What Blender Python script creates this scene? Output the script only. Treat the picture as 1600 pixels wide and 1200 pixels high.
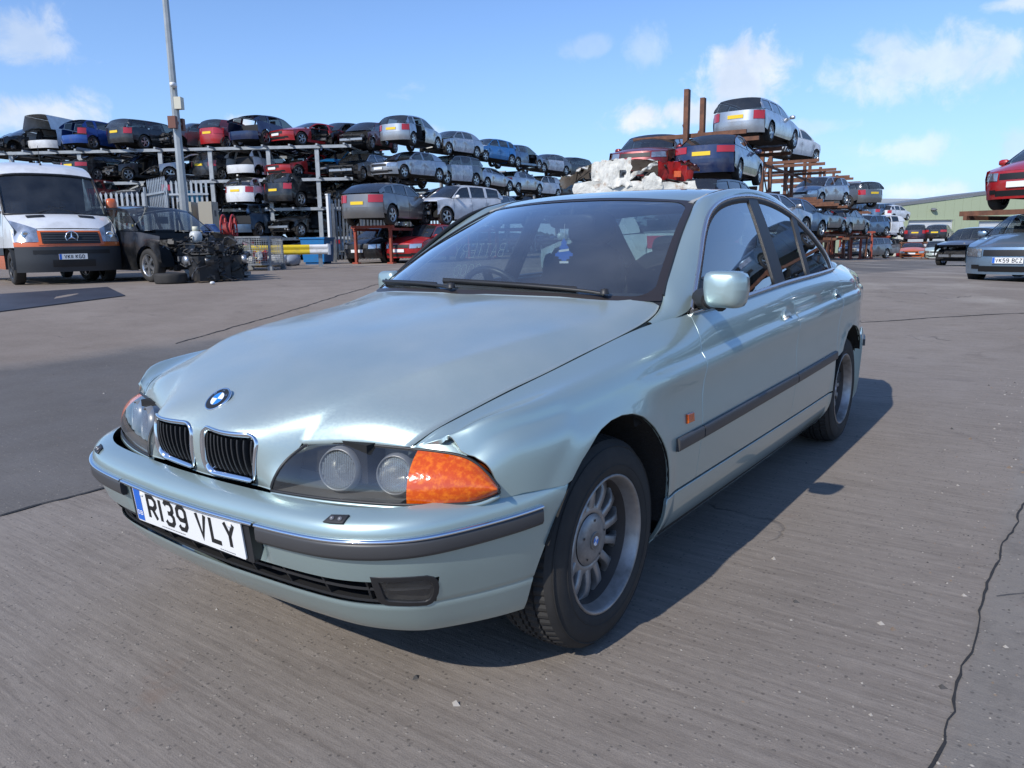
import bpy, bmesh, math, random
import numpy as np
from mathutils import Vector, Matrix, geometry
from math import radians, sin, cos, pi, hypot, atan2, sqrt

for _o in list(bpy.data.objects): bpy.data.objects.remove(_o)
SC = bpy.context.scene
COL = SC.collection

# ---------------------------------------------------------------- camera
CAM = np.array([1.87208, 1.88228, 1.19468])
_yaw, _pit, _rol, _f = 3.773549, -0.184053, -0.014849, 1191.177
_F = np.array([cos(_yaw)*cos(_pit), sin(_yaw)*cos(_pit), sin(_pit)])
_R = np.array([sin(_yaw), -cos(_yaw), 0.]); _U = np.cross(_R, _F)
_R, _U = _R*cos(_rol)+_U*sin(_rol), -_R*sin(_rol)+_U*cos(_rol)
cd = bpy.data.cameras.new("camera"); cam = bpy.data.objects.new("camera", cd); COL.objects.link(cam)
cam.matrix_world = Matrix(((_R[0], _U[0], -_F[0], CAM[0]), (_R[1], _U[1], -_F[1], CAM[1]), (_R[2], _U[2], -_F[2], CAM[2]), (0, 0, 0, 1)))
cd.sensor_fit = 'HORIZONTAL'; cd.sensor_width = 36.0; cd.lens = 36.0*_f/1600.0
cd.clip_start = 0.05; cd.clip_end = 3000
SC.camera = cam

# ---------------------------------------------------------------- light: sun and sky
SUN_AZ, SUN_EL = radians(-3.0), radians(39.5)       # azimuth from +x (the way the saloon faces), ccw
SKY_STRENGTH, SUN_STRENGTH, EXPOSURE = 0.14, 3.8, 0.1
SUN_DIR = Vector((cos(SUN_AZ)*cos(SUN_EL), sin(SUN_AZ)*cos(SUN_EL), sin(SUN_EL)))
sl = bpy.data.lights.new("sun", 'SUN'); sl.energy = SUN_STRENGTH; sl.angle = radians(0.53); sl.color = (1.0, 0.955, 0.89)
so = bpy.data.objects.new("sun", sl); COL.objects.link(so)
so.rotation_euler = SUN_DIR.to_track_quat('Z', 'Y').to_euler(); so.location = (0, 0, 60)

W = bpy.data.worlds.new("World"); SC.world = W; W.use_nodes = True
def sky_world():
    nt = W.node_tree; nt.nodes.clear(); N = nt.nodes.new; Lk = nt.links.new
    out = N('ShaderNodeOutputWorld'); bg = N('ShaderNodeBackground'); bg.inputs['Strength'].default_value = SKY_STRENGTH
    sky = N('ShaderNodeTexSky'); sky.sky_type = 'NISHITA'; sky.sun_disc = False
    sky.sun_elevation = SUN_EL; sky.sun_rotation = pi/2-SUN_AZ   # rotation runs clockwise from +y
    sky.air_density = 1.0; sky.dust_density = 0.25; sky.ozone_density = 3.0; sky.altitude = 30
    tc = N('ShaderNodeTexCoord')
    def vm(op, a, b=None, **k):
        n = N('ShaderNodeVectorMath'); n.operation = op
        for i, v in enumerate((a, b)):
            if v is None: continue
            if isinstance(v, (tuple, list)): n.inputs[i].default_value = v
            else: Lk(v, n.inputs[i])
        return n
    def m(op, a, b=0., c=None):
        n = N('ShaderNodeMath'); n.operation = op
        for i, v in enumerate((a, b, c)):
            if v is None: continue
            if isinstance(v, (int, float)): n.inputs[i].default_value = v
            else: Lk(v, n.inputs[i])
        return n.outputs[0]
    d = tc.outputs['Generated']
    sep = N('ShaderNodeSeparateXYZ'); Lk(d, sep.inputs[0])
    # fair-weather cumulus: noise on a cloud layer seen from below (direction projected on a flat layer)
    zz = m('ADD', m('MAXIMUM', sep.outputs[2], 0.0), 0.13)
    comb = N('ShaderNodeCombineXYZ'); Lk(m('DIVIDE', sep.outputs[0], zz), comb.inputs[0]); Lk(m('DIVIDE', sep.outputs[1], zz), comb.inputs[1])
    def noise(vec, sc, det, rough, dist=0.):
        n = N('ShaderNodeTexNoise'); Lk(vec, n.inputs['Vector']); n.inputs['Scale'].default_value = sc
        n.inputs['Detail'].default_value = det; n.inputs['Roughness'].default_value = rough; n.inputs['Distortion'].default_value = dist
        return n.outputs[0]
    def ramp(v, a, b):
        n = N('ShaderNodeMapRange'); n.interpolation_type = 'SMOOTHSTEP'; Lk(v, n.inputs[0])
        n.inputs[1].default_value = a; n.inputs[2].default_value = b; return n.outputs[0]
    wisp = m('MULTIPLY', ramp(noise(comb.outputs[0], .55, 9, .62, .6), .50, .86), .34)
    puff = ramp(noise(comb.outputs[0], 1.15, 10, .56, .25), .66, .80)
    fine = noise(d, 22., 8, .62, .3)
    # individual clouds of the photograph, each a lumpy patch of the sky at its own bearing
    total = None
    for (px, py, rx, ry, amp) in CLOUDS:
        v = Vector(_F+(px-800)/_f*_R+(600-py)/_f*_U).normalized()
        r = Vector((v.y, -v.x, 0)).normalized(); u = r.cross(v)
        ax = m('DIVIDE', vm('DOT_PRODUCT', d, tuple(r)).outputs['Value'], rx)
        ay = m('DIVIDE', vm('DOT_PRODUCT', d, tuple(u)).outputs['Value'], ry)
        front = m('GREATER_THAN', vm('DOT_PRODUCT', d, tuple(v)).outputs['Value'], .5)
        q = m('SUBTRACT', 1.0, m('SQRT', m('ADD', m('MULTIPLY', ax, ax), m('MULTIPLY', ay, ay))))
        q = m('ADD', q, m('MULTIPLY', m('SUBTRACT', fine, .5), 2.3))
        q = m('MULTIPLY', m('MULTIPLY', ramp(q, .0, .75), amp), front)
        total = q if total is None else m('MAXIMUM', total, q)
    cl = m('MAXIMUM', m('MAXIMUM', wisp, m('MULTIPLY', puff, .55)), total)
    cl = m('MULTIPLY', cl, ramp(sep.outputs[2], -.01, .05))
    shade = ramp(noise(d, 9., 5, .6), .3, .7)
    cc = N('ShaderNodeMix'); cc.data_type = 'RGBA'; Lk(shade, cc.inputs[0])
    cc.inputs[6].default_value = (4.6, 5.2, 6.1, 1); cc.inputs[7].default_value = (6.9, 7.1, 7.4, 1)
    tn = N('ShaderNodeMix'); tn.data_type = 'RGBA'; tn.blend_type = 'MULTIPLY'; tn.inputs[0].default_value = 1.0; Lk(sky.outputs[0], tn.inputs[6]); tn.inputs[7].default_value = (.84, 1.0, 1.26, 1)
    hz = N('ShaderNodeMix'); hz.data_type = 'RGBA'; Lk(m('MULTIPLY', m('POWER', m('SUBTRACT', 1.0, m('MAXIMUM', sep.outputs[2], 0.0)), 6.0), .80), hz.inputs[0]); Lk(tn.outputs[2], hz.inputs[6]); hz.inputs[7].default_value = (2.75, 4.25, 6.75, 1)
    mix = N('ShaderNodeMix'); mix.data_type = 'RGBA'; Lk(cl, mix.inputs[0]); Lk(hz.outputs[2], mix.inputs[6]); Lk(cc.outputs[2], mix.inputs[7])
    Lk(mix.outputs[2], bg.inputs['Color']); Lk(bg.outputs[0], out.inputs[0])
CLOUDS = [  # pixel of the photograph's cloud -> bearing ; half width, half height (radians) ; density
    (50, 60, .062, .036, .55), (70, 175, .075, .028, .8), (20, 185, .05, .02, .7), (165, 205, .035, .016, .55), (375, 195, .026, .018, .9), (510, 215, .022, .014, .9),
    (1165, 125, .075, .05, .85), (1000, 183, .05, .026, .95), (1090, 175, .075, .02, .85), (1010, 75, .035, .03, .3), (920, 75, .035, .018, .25),
    (1450, 100, .115, .042, .6), (1385, 72, .045, .022, .5), (1420, 232, .06, .022, .5), (1430, 298, .06, .018, .6), (1350, 302, .03, .012, .55), (1590, 225, .03, .03, .4), (1585, 5, .03, .012, .6), (670, 205, .03, .012, .4), (1265, 200, .06, .014, .3)]
sky_world()

vs = SC.view_settings
SC.display_settings.display_device = 'sRGB'
vs.view_transform = 'Standard'; vs.look = 'None'; vs.exposure = EXPOSURE; vs.gamma = 1.0; vs.use_curve_mapping = False
SC.cycles.max_bounces = 8; SC.cycles.transparent_max_bounces = 24; SC.cycles.glossy_bounces = 4; SC.cycles.diffuse_bounces = 3
SC.cycles.caustics_reflective = False; SC.cycles.caustics_refractive = False; SC.cycles.sample_clamp_indirect = 6.0
SC.cycles.use_denoising = True
# ---------------------------------------------------------------- materials
MAT = {}
def pbr(name, col=(.5, .5, .5), rough=.5, metal=0., coat=0., spec=.5, emit=None, bump=None, vary=None, alpha=None, coat_rough=.03, dirt=None, trans=0.):
    """one Principled material; bump=(scale,strength,detail) ; vary=(scale,col2,lo,hi) ; dirt=(scale,col,lo,hi,amount)"""
    if name in MAT: return MAT[name]
    m = bpy.data.materials.new(name); m.use_nodes = True; nt = m.node_tree; b = nt.nodes['Principled BSDF']; N = nt.nodes.new; Lk = nt.links.new
    c4 = (*col, 1) if len(col) == 3 else col
    b.inputs['Base Color'].default_value = c4; b.inputs['Roughness'].default_value = rough; b.inputs['Metallic'].default_value = metal
    b.inputs['Specular IOR Level'].default_value = spec; b.inputs['Coat Weight'].default_value = coat; b.inputs['Coat Roughness'].default_value = coat_rough
    if trans: b.inputs['Transmission Weight'].default_value = trans
    if emit: b.inputs['Emission Color'].default_value = (*emit[0], 1); b.inputs['Emission Strength'].default_value = emit[1]
    tc = None
    def obj():
        nonlocal tc
        if tc is None: tc = N('ShaderNodeTexCoord')
        return tc.outputs['Object']
    def noise(sc, det=6, r=.6):
        n = N('ShaderNodeTexNoise'); Lk(obj(), n.inputs['Vector']); n.inputs['Scale'].default_value = sc; n.inputs['Detail'].default_value = det; n.inputs['Roughness'].default_value = r
        return n.outputs[0]
    def mr(v, lo, hi, a=0., z=1.):
        n = N('ShaderNodeMapRange'); Lk(v, n.inputs[0]); n.inputs[1].default_value = lo; n.inputs[2].default_value = hi; n.inputs[3].default_value = a; n.inputs[4].default_value = z; return n.outputs[0]
    cur = None
    for q, amt in ((vary, 1.), (dirt, None)):
        if not q: continue
        f = mr(noise(q[0]), q[2], q[3], 0, 1 if amt else q[4])
        mx = N('ShaderNodeMix'); mx.data_type = 'RGBA'; Lk(f, mx.inputs[0])
        if cur is None: mx.inputs[6].default_value = c4
        else: Lk(cur, mx.inputs[6])
        mx.inputs[7].default_value = (*q[1], 1); cur = mx.outputs[2]
        if amt is None:
            Lk(mr(f, 0, 1, rough, min(1, rough+.45)), b.inputs['Roughness'])
            if coat: Lk(mr(f, 0, 1, coat, 0), b.inputs['Coat Weight'])
    if cur is not None: Lk(cur, b.inputs['Base Color'])
    if bump:
        bp = N('ShaderNodeBump'); bp.inputs['Strength'].default_value = bump[1]; bp.inputs['Distance'].default_value = bump[3] if len(bump) > 3 else .004
        Lk(noise(bump[0], bump[2]), bp.inputs['Height']); Lk(bp.outputs[0], b.inputs['Normal'])
    MAT[name] = m
    return m
def glassmat(name, tint=(.78, .86, .86), dust=.0, rough=.0, refl=1.0, dark=0.):
    """thin automotive glass: clear with Schlick reflection; dust adds a faint diffuse film; dark mixes in an opaque tint"""
    if name in MAT: return MAT[name]
    m = bpy.data.materials.new(name); m.use_nodes = True; nt = m.node_tree; nt.nodes.clear(); N = nt.nodes.new; Lk = nt.links.new
    out = N('ShaderNodeOutputMaterial'); tr = N('ShaderNodeBsdfTransparent'); tr.inputs[0].default_value = (*tint, 1)
    gl = N('ShaderNodeBsdfGlossy'); gl.inputs['Roughness'].default_value = rough; gl.inputs['Color'].default_value = (1, 1, 1, 1)
    lw = N('ShaderNodeLayerWeight'); lw.inputs['Blend'].default_value = .5
    pw = N('ShaderNodeMath'); pw.operation = 'POWER'; Lk(lw.outputs['Facing'], pw.inputs[0]); pw.inputs[1].default_value = 4.2
    ma = N('ShaderNodeMath'); ma.operation = 'MULTIPLY_ADD'; Lk(pw.outputs[0], ma.inputs[0]); ma.inputs[1].default_value = .88*refl; ma.inputs[2].default_value = .075*refl
    base = tr.outputs[0]
    if dark:
        df = N('ShaderNodeBsdfDiffuse'); df.inputs[0].default_value = (.012, .014, .016, 1); mx = N('ShaderNodeMixShader'); mx.inputs[0].default_value = dark
        Lk(base, mx.inputs[1]); Lk(df.outputs[0], mx.inputs[2]); base = mx.outputs[0]
    if dust:
        df = N('ShaderNodeBsdfDiffuse'); df.inputs[0].default_value = (.42, .43, .42, 1); mx = N('ShaderNodeMixShader')
        tc = N('ShaderNodeTexCoord'); n1 = N('ShaderNodeTexNoise'); n1.inputs['Scale'].default_value = 3.2; n1.inputs['Detail'].default_value = 5; Lk(tc.outputs['Object'], n1.inputs['Vector'])
        n2 = N('ShaderNodeTexVoronoi'); n2.inputs['Scale'].default_value = 42; Lk(tc.outputs['Object'], n2.inputs['Vector'])
        sp = N('ShaderNodeMapRange'); Lk(n2.outputs['Distance'], sp.inputs[0]); sp.inputs[1].default_value = .10; sp.inputs[2].default_value = .05; sp.inputs[3].default_value = 0; sp.inputs[4].default_value = .35
        rg = N('ShaderNodeMath'); rg.operation = 'MULTIPLY'; n3 = N('ShaderNodeTexNoise'); n3.inputs['Scale'].default_value = 12; Lk(tc.outputs['Object'], n3.inputs['Vector'])
        g3 = N('ShaderNodeMapRange'); Lk(n3.outputs[0], g3.inputs[0]); g3.inputs[1].default_value = .55; g3.inputs[2].default_value = .62; Lk(g3.outputs[0], rg.inputs[0]); Lk(sp.outputs[0], rg.inputs[1])
        f = N('ShaderNodeMapRange'); Lk(n1.outputs[0], f.inputs[0]); f.inputs[1].default_value = .3; f.inputs[2].default_value = .75; f.inputs[3].default_value = dust*.5; f.inputs[4].default_value = dust*1.6
        mxm = N('ShaderNodeMath'); mxm.operation = 'ADD'; Lk(f.outputs[0], mxm.inputs[0]); Lk(rg.outputs[0], mxm.inputs[1])
        Lk(mxm.outputs[0], mx.inputs[0]); Lk(base, mx.inputs[1]); Lk(df.outputs[0], mx.inputs[2]); base = mx.outputs[0]
    mx = N('ShaderNodeMixShader'); Lk(ma.outputs[0], mx.inputs[0]); Lk(base, mx.inputs[1]); Lk(gl.outputs[0], mx.inputs[2]); Lk(mx.outputs[0], out.inputs[0])
    MAT[name] = m
    return m

# ---------------------------------------------------------------- mesh building
class MB:
    def __init__(s): s.v = []; s.f = []; s.m = []; s.sm = []
    def add(s, V, F, m=0, smooth=False):
        o = len(s.v); s.v.extend([tuple(p) for p in V])
        for f in F: s.f.append(tuple(i+o for i in f)); s.m.append(m); s.sm.append(smooth)
        return s
    def box(s, c, d, m=0, rz=0., R=None):
        x, y, z = d[0]/2, d[1]/2, d[2]/2
        P = [(-x, -y, -z), (x, -y, -z), (x, y, -z), (-x, y, -z), (-x, -y, z), (x, -y, z), (x, y, z), (-x, y, z)]
        if R is None: R = Matrix.Rotation(rz, 3, 'Z')
        P = [tuple(R @ Vector(p)+Vector(c)) for p in P]
        return s.add(P, [(0, 3, 2, 1), (4, 5, 6, 7), (0, 1, 5, 4), (1, 2, 6, 5), (2, 3, 7, 6), (3, 0, 4, 7)], m)
    def bar(s, a, b, w, h, m=0, up=(0, 0, 1)):
        a = Vector(a); b = Vector(b); d = b-a; L_ = d.length
        if L_ < 1e-6: return s
        d /= L_; u = Vector(up)
        if abs(d.dot(u)) > .98: u = Vector((1, 0, 0))
        r = d.cross(u).normalized(); u = r.cross(d)
        P = [tuple(p+r*(i*w/2)+u*(j*h/2)) for p in (a, b) for i, j in ((-1, -1), (1, -1), (1, 1), (-1, 1))]
        return s.add(P, [(0, 3, 2, 1), (4, 5, 6, 7), (0, 1, 5, 4), (1, 2, 6, 5), (2, 3, 7, 6), (3, 0, 4, 7)][:6], m)
    def tube(s, path, r, n=8, m=0, cap=True, closed=False, ry=None, up=(0, 0, 1)):
        P = [Vector(p) for p in path]; k = len(P); V = []; F = []
        for i, p in enumerate(P):
            t = (P[(i+1) % k]-P[i-1]) if closed else (P[min(i+1, k-1)]-P[max(i-1, 0)])
            if t.length < 1e-9: t = Vector((1, 0, 0))
            t.normalize(); u = Vector(up)
            if abs(t.dot(u)) > .97: u = Vector((0, 1, 0)) if abs(t.y) < .9 else Vector((1, 0, 0))
            a = t.cross(u).normalized(); b = a.cross(t)
            rr = r[i] if isinstance(r, (list, tuple)) else r
            for j in range(n):
                w = 2*pi*j/n; V.append(p+a*(cos(w)*rr)+b*(sin(w)*(ry if ry else rr)))
        for i in range(k if closed else k-1):
            for j in range(n):
                i2 = (i+1) % k; F.append((i*n+j, i*n+(j+1) % n, i2*n+(j+1) % n, i2*n+j))
        s.add(V, F, m, True)
        if cap and not closed: s.add([V[j] for j in range(n)], [tuple(range(n))[::-1]], m); s.add([V[(k-1)*n+j] for j in range(n)], [tuple(range(n))], m)
        return s
    def lathe(s, prof, o=(0, 0, 0), axis='y', n=24, m=0, smooth=True, a0=0., a1=2*pi, sgn=1):
        """prof: list of (r, h), h along the axis"""
        V = []; full = abs(a1-a0-2*pi) < 1e-6; nn = n if full else n+1
        for (r, h) in prof:
            for j in range(nn):
                w = a0+(a1-a0)*j/n; c, d = cos(w)*r, sin(w)*r
                V.append({'y': (o[0]+c, o[1]+h*sgn, o[2]+d), 'z': (o[0]+c, o[1]+d, o[2]+h*sgn), 'x': (o[0]+h*sgn, o[1]+c, o[2]+d)}[axis])
        F = []
        for i in range(len(prof)-1):
            for j in range(n):
                j2 = (j+1) % nn; q = (i*nn+j, i*nn+j2, (i+1)*nn+j2, (i+1)*nn+j); F.append(q if sgn > 0 else q[::-1])
        return s.add(V, F, m, smooth)
    def disc(s, c, r, axis='y', n=16, m=0):
        V = []
        for j in range(n):
            w = 2*pi*j/n; a, b = cos(w)*r, sin(w)*r
            V.append({'y': (c[0]+a, c[1], c[2]+b), 'z': (c[0]+a, c[1]+b, c[2]), 'x': (c[0], c[1]+a, c[2]+b)}[axis])
        return s.add(V, [tuple(range(n))], m)
    def grid(s, P, m=0, smooth=True, flip=False, mask=None):
        P = np.asarray(P, float); a, b = P.shape[:2]; F = []
        for i in range(a-1):
            for j in range(b-1):
                if mask is not None and not mask[i, j]: continue
                q = (i*b+j, (i+1)*b+j, (i+1)*b+j+1, i*b+j+1); F.append(q[::-1] if flip else q)
        return s.add(P.reshape(-1, 3), F, m, smooth)
    def prism(s, poly, z0, z1, m=0, axis='z', smooth=False):
        """extrude a 2-D polygon along an axis: axis z -> (x,y) ; y -> (x,z) ; x -> (y,z)"""
        mk = {'z': lambda p, h: (p[0], p[1], h), 'y': lambda p, h: (p[0], h, p[1]), 'x': lambda p, h: (h, p[0], p[1])}[axis]
        n = len(poly); V = [mk(p, z0) for p in poly]+[mk(p, z1) for p in poly]
        s.add(V, [(i, (i+1) % n, n+(i+1) % n, n+i) for i in range(n)], m, smooth)
        return s.add(V, [tuple(range(n))[::-1], tuple(range(n, 2*n))], m)
    def mirror(s):
        r = MB(); r.v = [(x, -y, z) for x, y, z in s.v]; r.f = [f[::-1] for f in s.f]; r.m = list(s.m); r.sm = list(s.sm); return r
    def xf(s, M):
        s.v = [tuple(M @ Vector(p)) for p in s.v]; return s
    def join(s, o, M=None):
        v = o.v if M is None else [tuple(M @ Vector(p)) for p in o.v]; k = len(s.v); s.v.extend(v)
        s.f.extend([tuple(i+k for i in f) for f in o.f]); s.m.extend(o.m); s.sm.extend(o.sm); return s
    def mesh(s, name, mats):
        me = bpy.data.meshes.new(name); me.from_pydata(s.v, [], s.f)
        for q in (mats if isinstance(mats, (list, tuple)) else [mats]): me.materials.append(q)
        me.polygons.foreach_set('material_index', s.m); me.polygons.foreach_set('use_smooth', s.sm); me.update()
        return me
    def obj(s, name, mats, parent=None):
        return link(name, s.mesh(name, mats), parent)
def link(name, data, parent=None):
    o = bpy.data.objects.new(name, data); COL.objects.link(o)
    if parent is not None: o.parent = parent
    return o
def empty(name, loc=(0, 0, 0), rz=0., label=None, cat=None, group=None, R=None):
    o = bpy.data.objects.new(name, None); COL.objects.link(o); o.empty_display_size = .2
    o.location = loc
    if R is not None: o.rotation_euler = R
    else: o.rotation_euler = (0, 0, rz)
    tag(o, label, cat, group); return o
def tag(o, label=None, cat=None, group=None, kind=None):
    if label: o['label'] = label
    if cat: o['category'] = cat
    if group: o['group'] = group
    if kind: o['kind'] = kind
    return o

def resample(P, step):
    P = np.asarray(P, float); out = []
    for i in range(len(P)):
        a = P[i]; b = P[(i+1) % len(P)]; n = max(1, int(np.ceil(np.linalg.norm(b-a)/step)))
        for k in range(n): out.append(a+(b-a)*k/n)
    return np.array(out)
def inside(Q, P):
    Q = np.asarray(Q, float); c = np.zeros(len(Q), bool); n = len(P)
    for i in range(n):
        a = P[i]; b = P[i-1]; k = ((a[1] > Q[:, 1]) != (b[1] > Q[:, 1]))
        with np.errstate(divide='ignore', invalid='ignore'): x = (b[0]-a[0])*(Q[:, 1]-a[1])/(b[1]-a[1])+a[0]
        c ^= k & (Q[:, 0] < x)
    return c
def offset2(P, d):
    n = len(P); E = np.roll(P, -1, 0)-P; L_ = np.linalg.norm(E, axis=1)[:, None]; E = E/np.maximum(L_, 1e-9); nn = np.stack([E[:, 1], -E[:, 0]], 1)
    b = nn+np.roll(nn, 1, 0); l = np.linalg.norm(b, axis=1)[:, None]; b = b/np.maximum(l, 1e-6); k = np.maximum((b*nn).sum(1), .5)[:, None]
    return P+b*d/k
def tri2d(P, step, gridstep=None, holes=(), rows=()):
    """constrained triangulation of polygon P (ccw) with interior points"""
    gs = gridstep or step; lo = P.min(0); hi = P.max(0)
    nx = max(1, int(round((hi[0]-lo[0])/gs))); ny = max(1, int(round((hi[1]-lo[1])/gs)))
    X, Y = np.meshgrid(np.linspace(lo[0], hi[0], nx+1), np.linspace(lo[1], hi[1], ny+1)); Q = np.stack([X.ravel(), Y.ravel()], 1)
    k = inside(Q, P)
    for h in holes: k &= ~inside(Q, h)
    if len(rows):
        Q = Q[k]; Q = Q[np.min(np.abs(Q[:, 1:2]-np.array(rows)[None]), axis=1) > gs*.35]
        X, Y = np.meshgrid(np.linspace(lo[0], hi[0], nx+1), np.array(rows)); Q2 = np.stack([X.ravel(), Y.ravel()], 1); Q2 = Q2[inside(Q2, P)]; Q = np.concatenate([Q, Q2]); k = np.ones(len(Q), bool)
    Q = Q[k]; allb = np.concatenate([P]+list(holes))
    if len(Q): Q = Q[np.array([np.min(((allb-q)**2).sum(1)) for q in Q]) > (gs*.3)**2]
    V = np.concatenate([allb, Q]) if len(Q) else allb
    E = []; o = 0
    for h in [P]+list(holes):
        E += [(o+i, o+(i+1) % len(h)) for i in range(len(h))]; o += len(h)
    r = geometry.delaunay_2d_cdt([Vector(p) for p in V], E, [], 0, 1e-6)
    V2 = np.array([tuple(p) for p in r[0]]); F = [tuple(f) for f in r[2]]
    C = np.array([V2[list(f)].mean(0) for f in F]); k = inside(C, P)
    for h in holes: k &= ~inside(C, h)
    return V2, [f for f, q in zip(F, k) if q], r[3]
def panel(name, outline, Sf, step, mats, parent, flip=1, gap=.0025, depth=.012, mirror=False, gridstep=None, holes=(), thick=True, offset=0., rows=()):
    """sheet-metal panel: an outline on a parametric surface, dense triangles, rolled edges, true surface normals"""
    P = np.asarray(outline, float); A = .5*np.sum(P[:, 0]*np.roll(P[:, 1], -1)-np.roll(P[:, 0], -1)*P[:, 1])
    if A < 0: P = P[::-1]
    P = resample(P, step)
    if gap: P = offset2(P, -gap)
    hs = [resample(np.asarray(h, float), step) for h in holes]
    V2, F, _ = tri2d(P, step, gridstep, hs, rows)
    def ev(Q):
        X = Sf(Q[:, 0], Q[:, 1]); e = 2e-3
        a = Sf(Q[:, 0]+e, Q[:, 1])-Sf(Q[:, 0]-e, Q[:, 1]); b = Sf(Q[:, 0], Q[:, 1]+e)-Sf(Q[:, 0], Q[:, 1]-e)
        n = np.cross(a, b); n /= np.maximum(np.linalg.norm(n, axis=1), 1e-12)[:, None]; n = n*flip
        return X+n*offset, n
    X, Nn = ev(V2); V = [X]; NN = [Nn]; faces = [f if flip > 0 else f[::-1] for f in F]
    if thick:
        o = len(X); hh = [P]+hs
        for hi_, h in enumerate(hh):
            B, n = ev(h); k = len(B); t = np.roll(B, -1, 0)-np.roll(B, 1, 0); t /= np.maximum(np.linalg.norm(t, axis=1), 1e-9)[:, None]
            w = np.cross(t, n)*flip
            if hi_: w = -w
            R = [(B, n*.92+w*.38), (B+w*.0014-n*.0009, n*.6+w*.8), (B+w*.002-n*.003, w), (B+w*.002-n*depth, w)]
            for (p, nn) in R: V.append(p); NN.append(nn/np.linalg.norm(nn, axis=1)[:, None])
            for q in range(3):
                for i in range(k):
                    j = (i+1) % k; f = (o+q*k+i, o+q*k+j, o+(q+1)*k+j, o+(q+1)*k+i)
                    if hi_: f = f[::-1]
                    faces.append(f[::-1] if flip > 0 else f)
            o += 4*k
    V = np.concatenate(V); NN = np.concatenate(NN)
    if mirror: V = V*[1, -1, 1]; NN = NN*[1, -1, 1]; faces = [f[::-1] for f in faces]
    me = bpy.data.meshes.new(name); me.from_pydata(V.tolist(), [], faces)
    for q in (mats if isinstance(mats, (list, tuple)) else [mats]): me.materials.append(q)
    me.polygons.foreach_set('use_smooth', [True]*len(me.polygons)); me.update()
    me.normals_split_custom_set_from_vertices(NN.tolist())
    return link(name, me, parent)
def sweep(mb, pts, nrm, prof, m=0, closed=False, smooth=True, caps=True, flip=False):
    """sweep a 2-D profile [(along side, along normal)] on a path with given normals"""
    P = np.asarray(pts, float); Nn = np.asarray(nrm, float); k = len(P)
    t = (np.roll(P, -1, 0)-np.roll(P, 1, 0)) if closed else np.gradient(P, axis=0)
    t /= np.maximum(np.linalg.norm(t, axis=1), 1e-9)[:, None]; s_ = np.cross(Nn, t); s_ /= np.maximum(np.linalg.norm(s_, axis=1), 1e-9)[:, None]
    V = np.stack([P+s_*a+Nn*b for a, b in prof], 1); n = len(prof); F = []
    for i in range(k if closed else k-1):
        for j in range(n):
            a, b = i*n+j, i*n+(j+1) % n; c, d = ((i+1) % k)*n+(j+1) % n, ((i+1) % k)*n+j; F.append((a, b, c, d)[::-1] if flip else (a, b, c, d))
    mb.add(V.reshape(-1, 3), F, m, smooth)
    if caps and not closed: mb.add(V[0], [tuple(range(n)) if flip else tuple(range(n))[::-1]], m); mb.add(V[-1], [tuple(range(n))[::-1] if flip else tuple(range(n))], m)
def snorm(Sf, u, v, flip=1):
    u = np.atleast_1d(np.asarray(u, float)); v = np.atleast_1d(np.asarray(v, float)); e = 2e-3
    n = np.cross(Sf(u+e, v)-Sf(u-e, v), Sf(u, v+e)-Sf(u, v-e)); return n/np.maximum(np.linalg.norm(n, axis=1), 1e-12)[:, None]*flip

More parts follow.
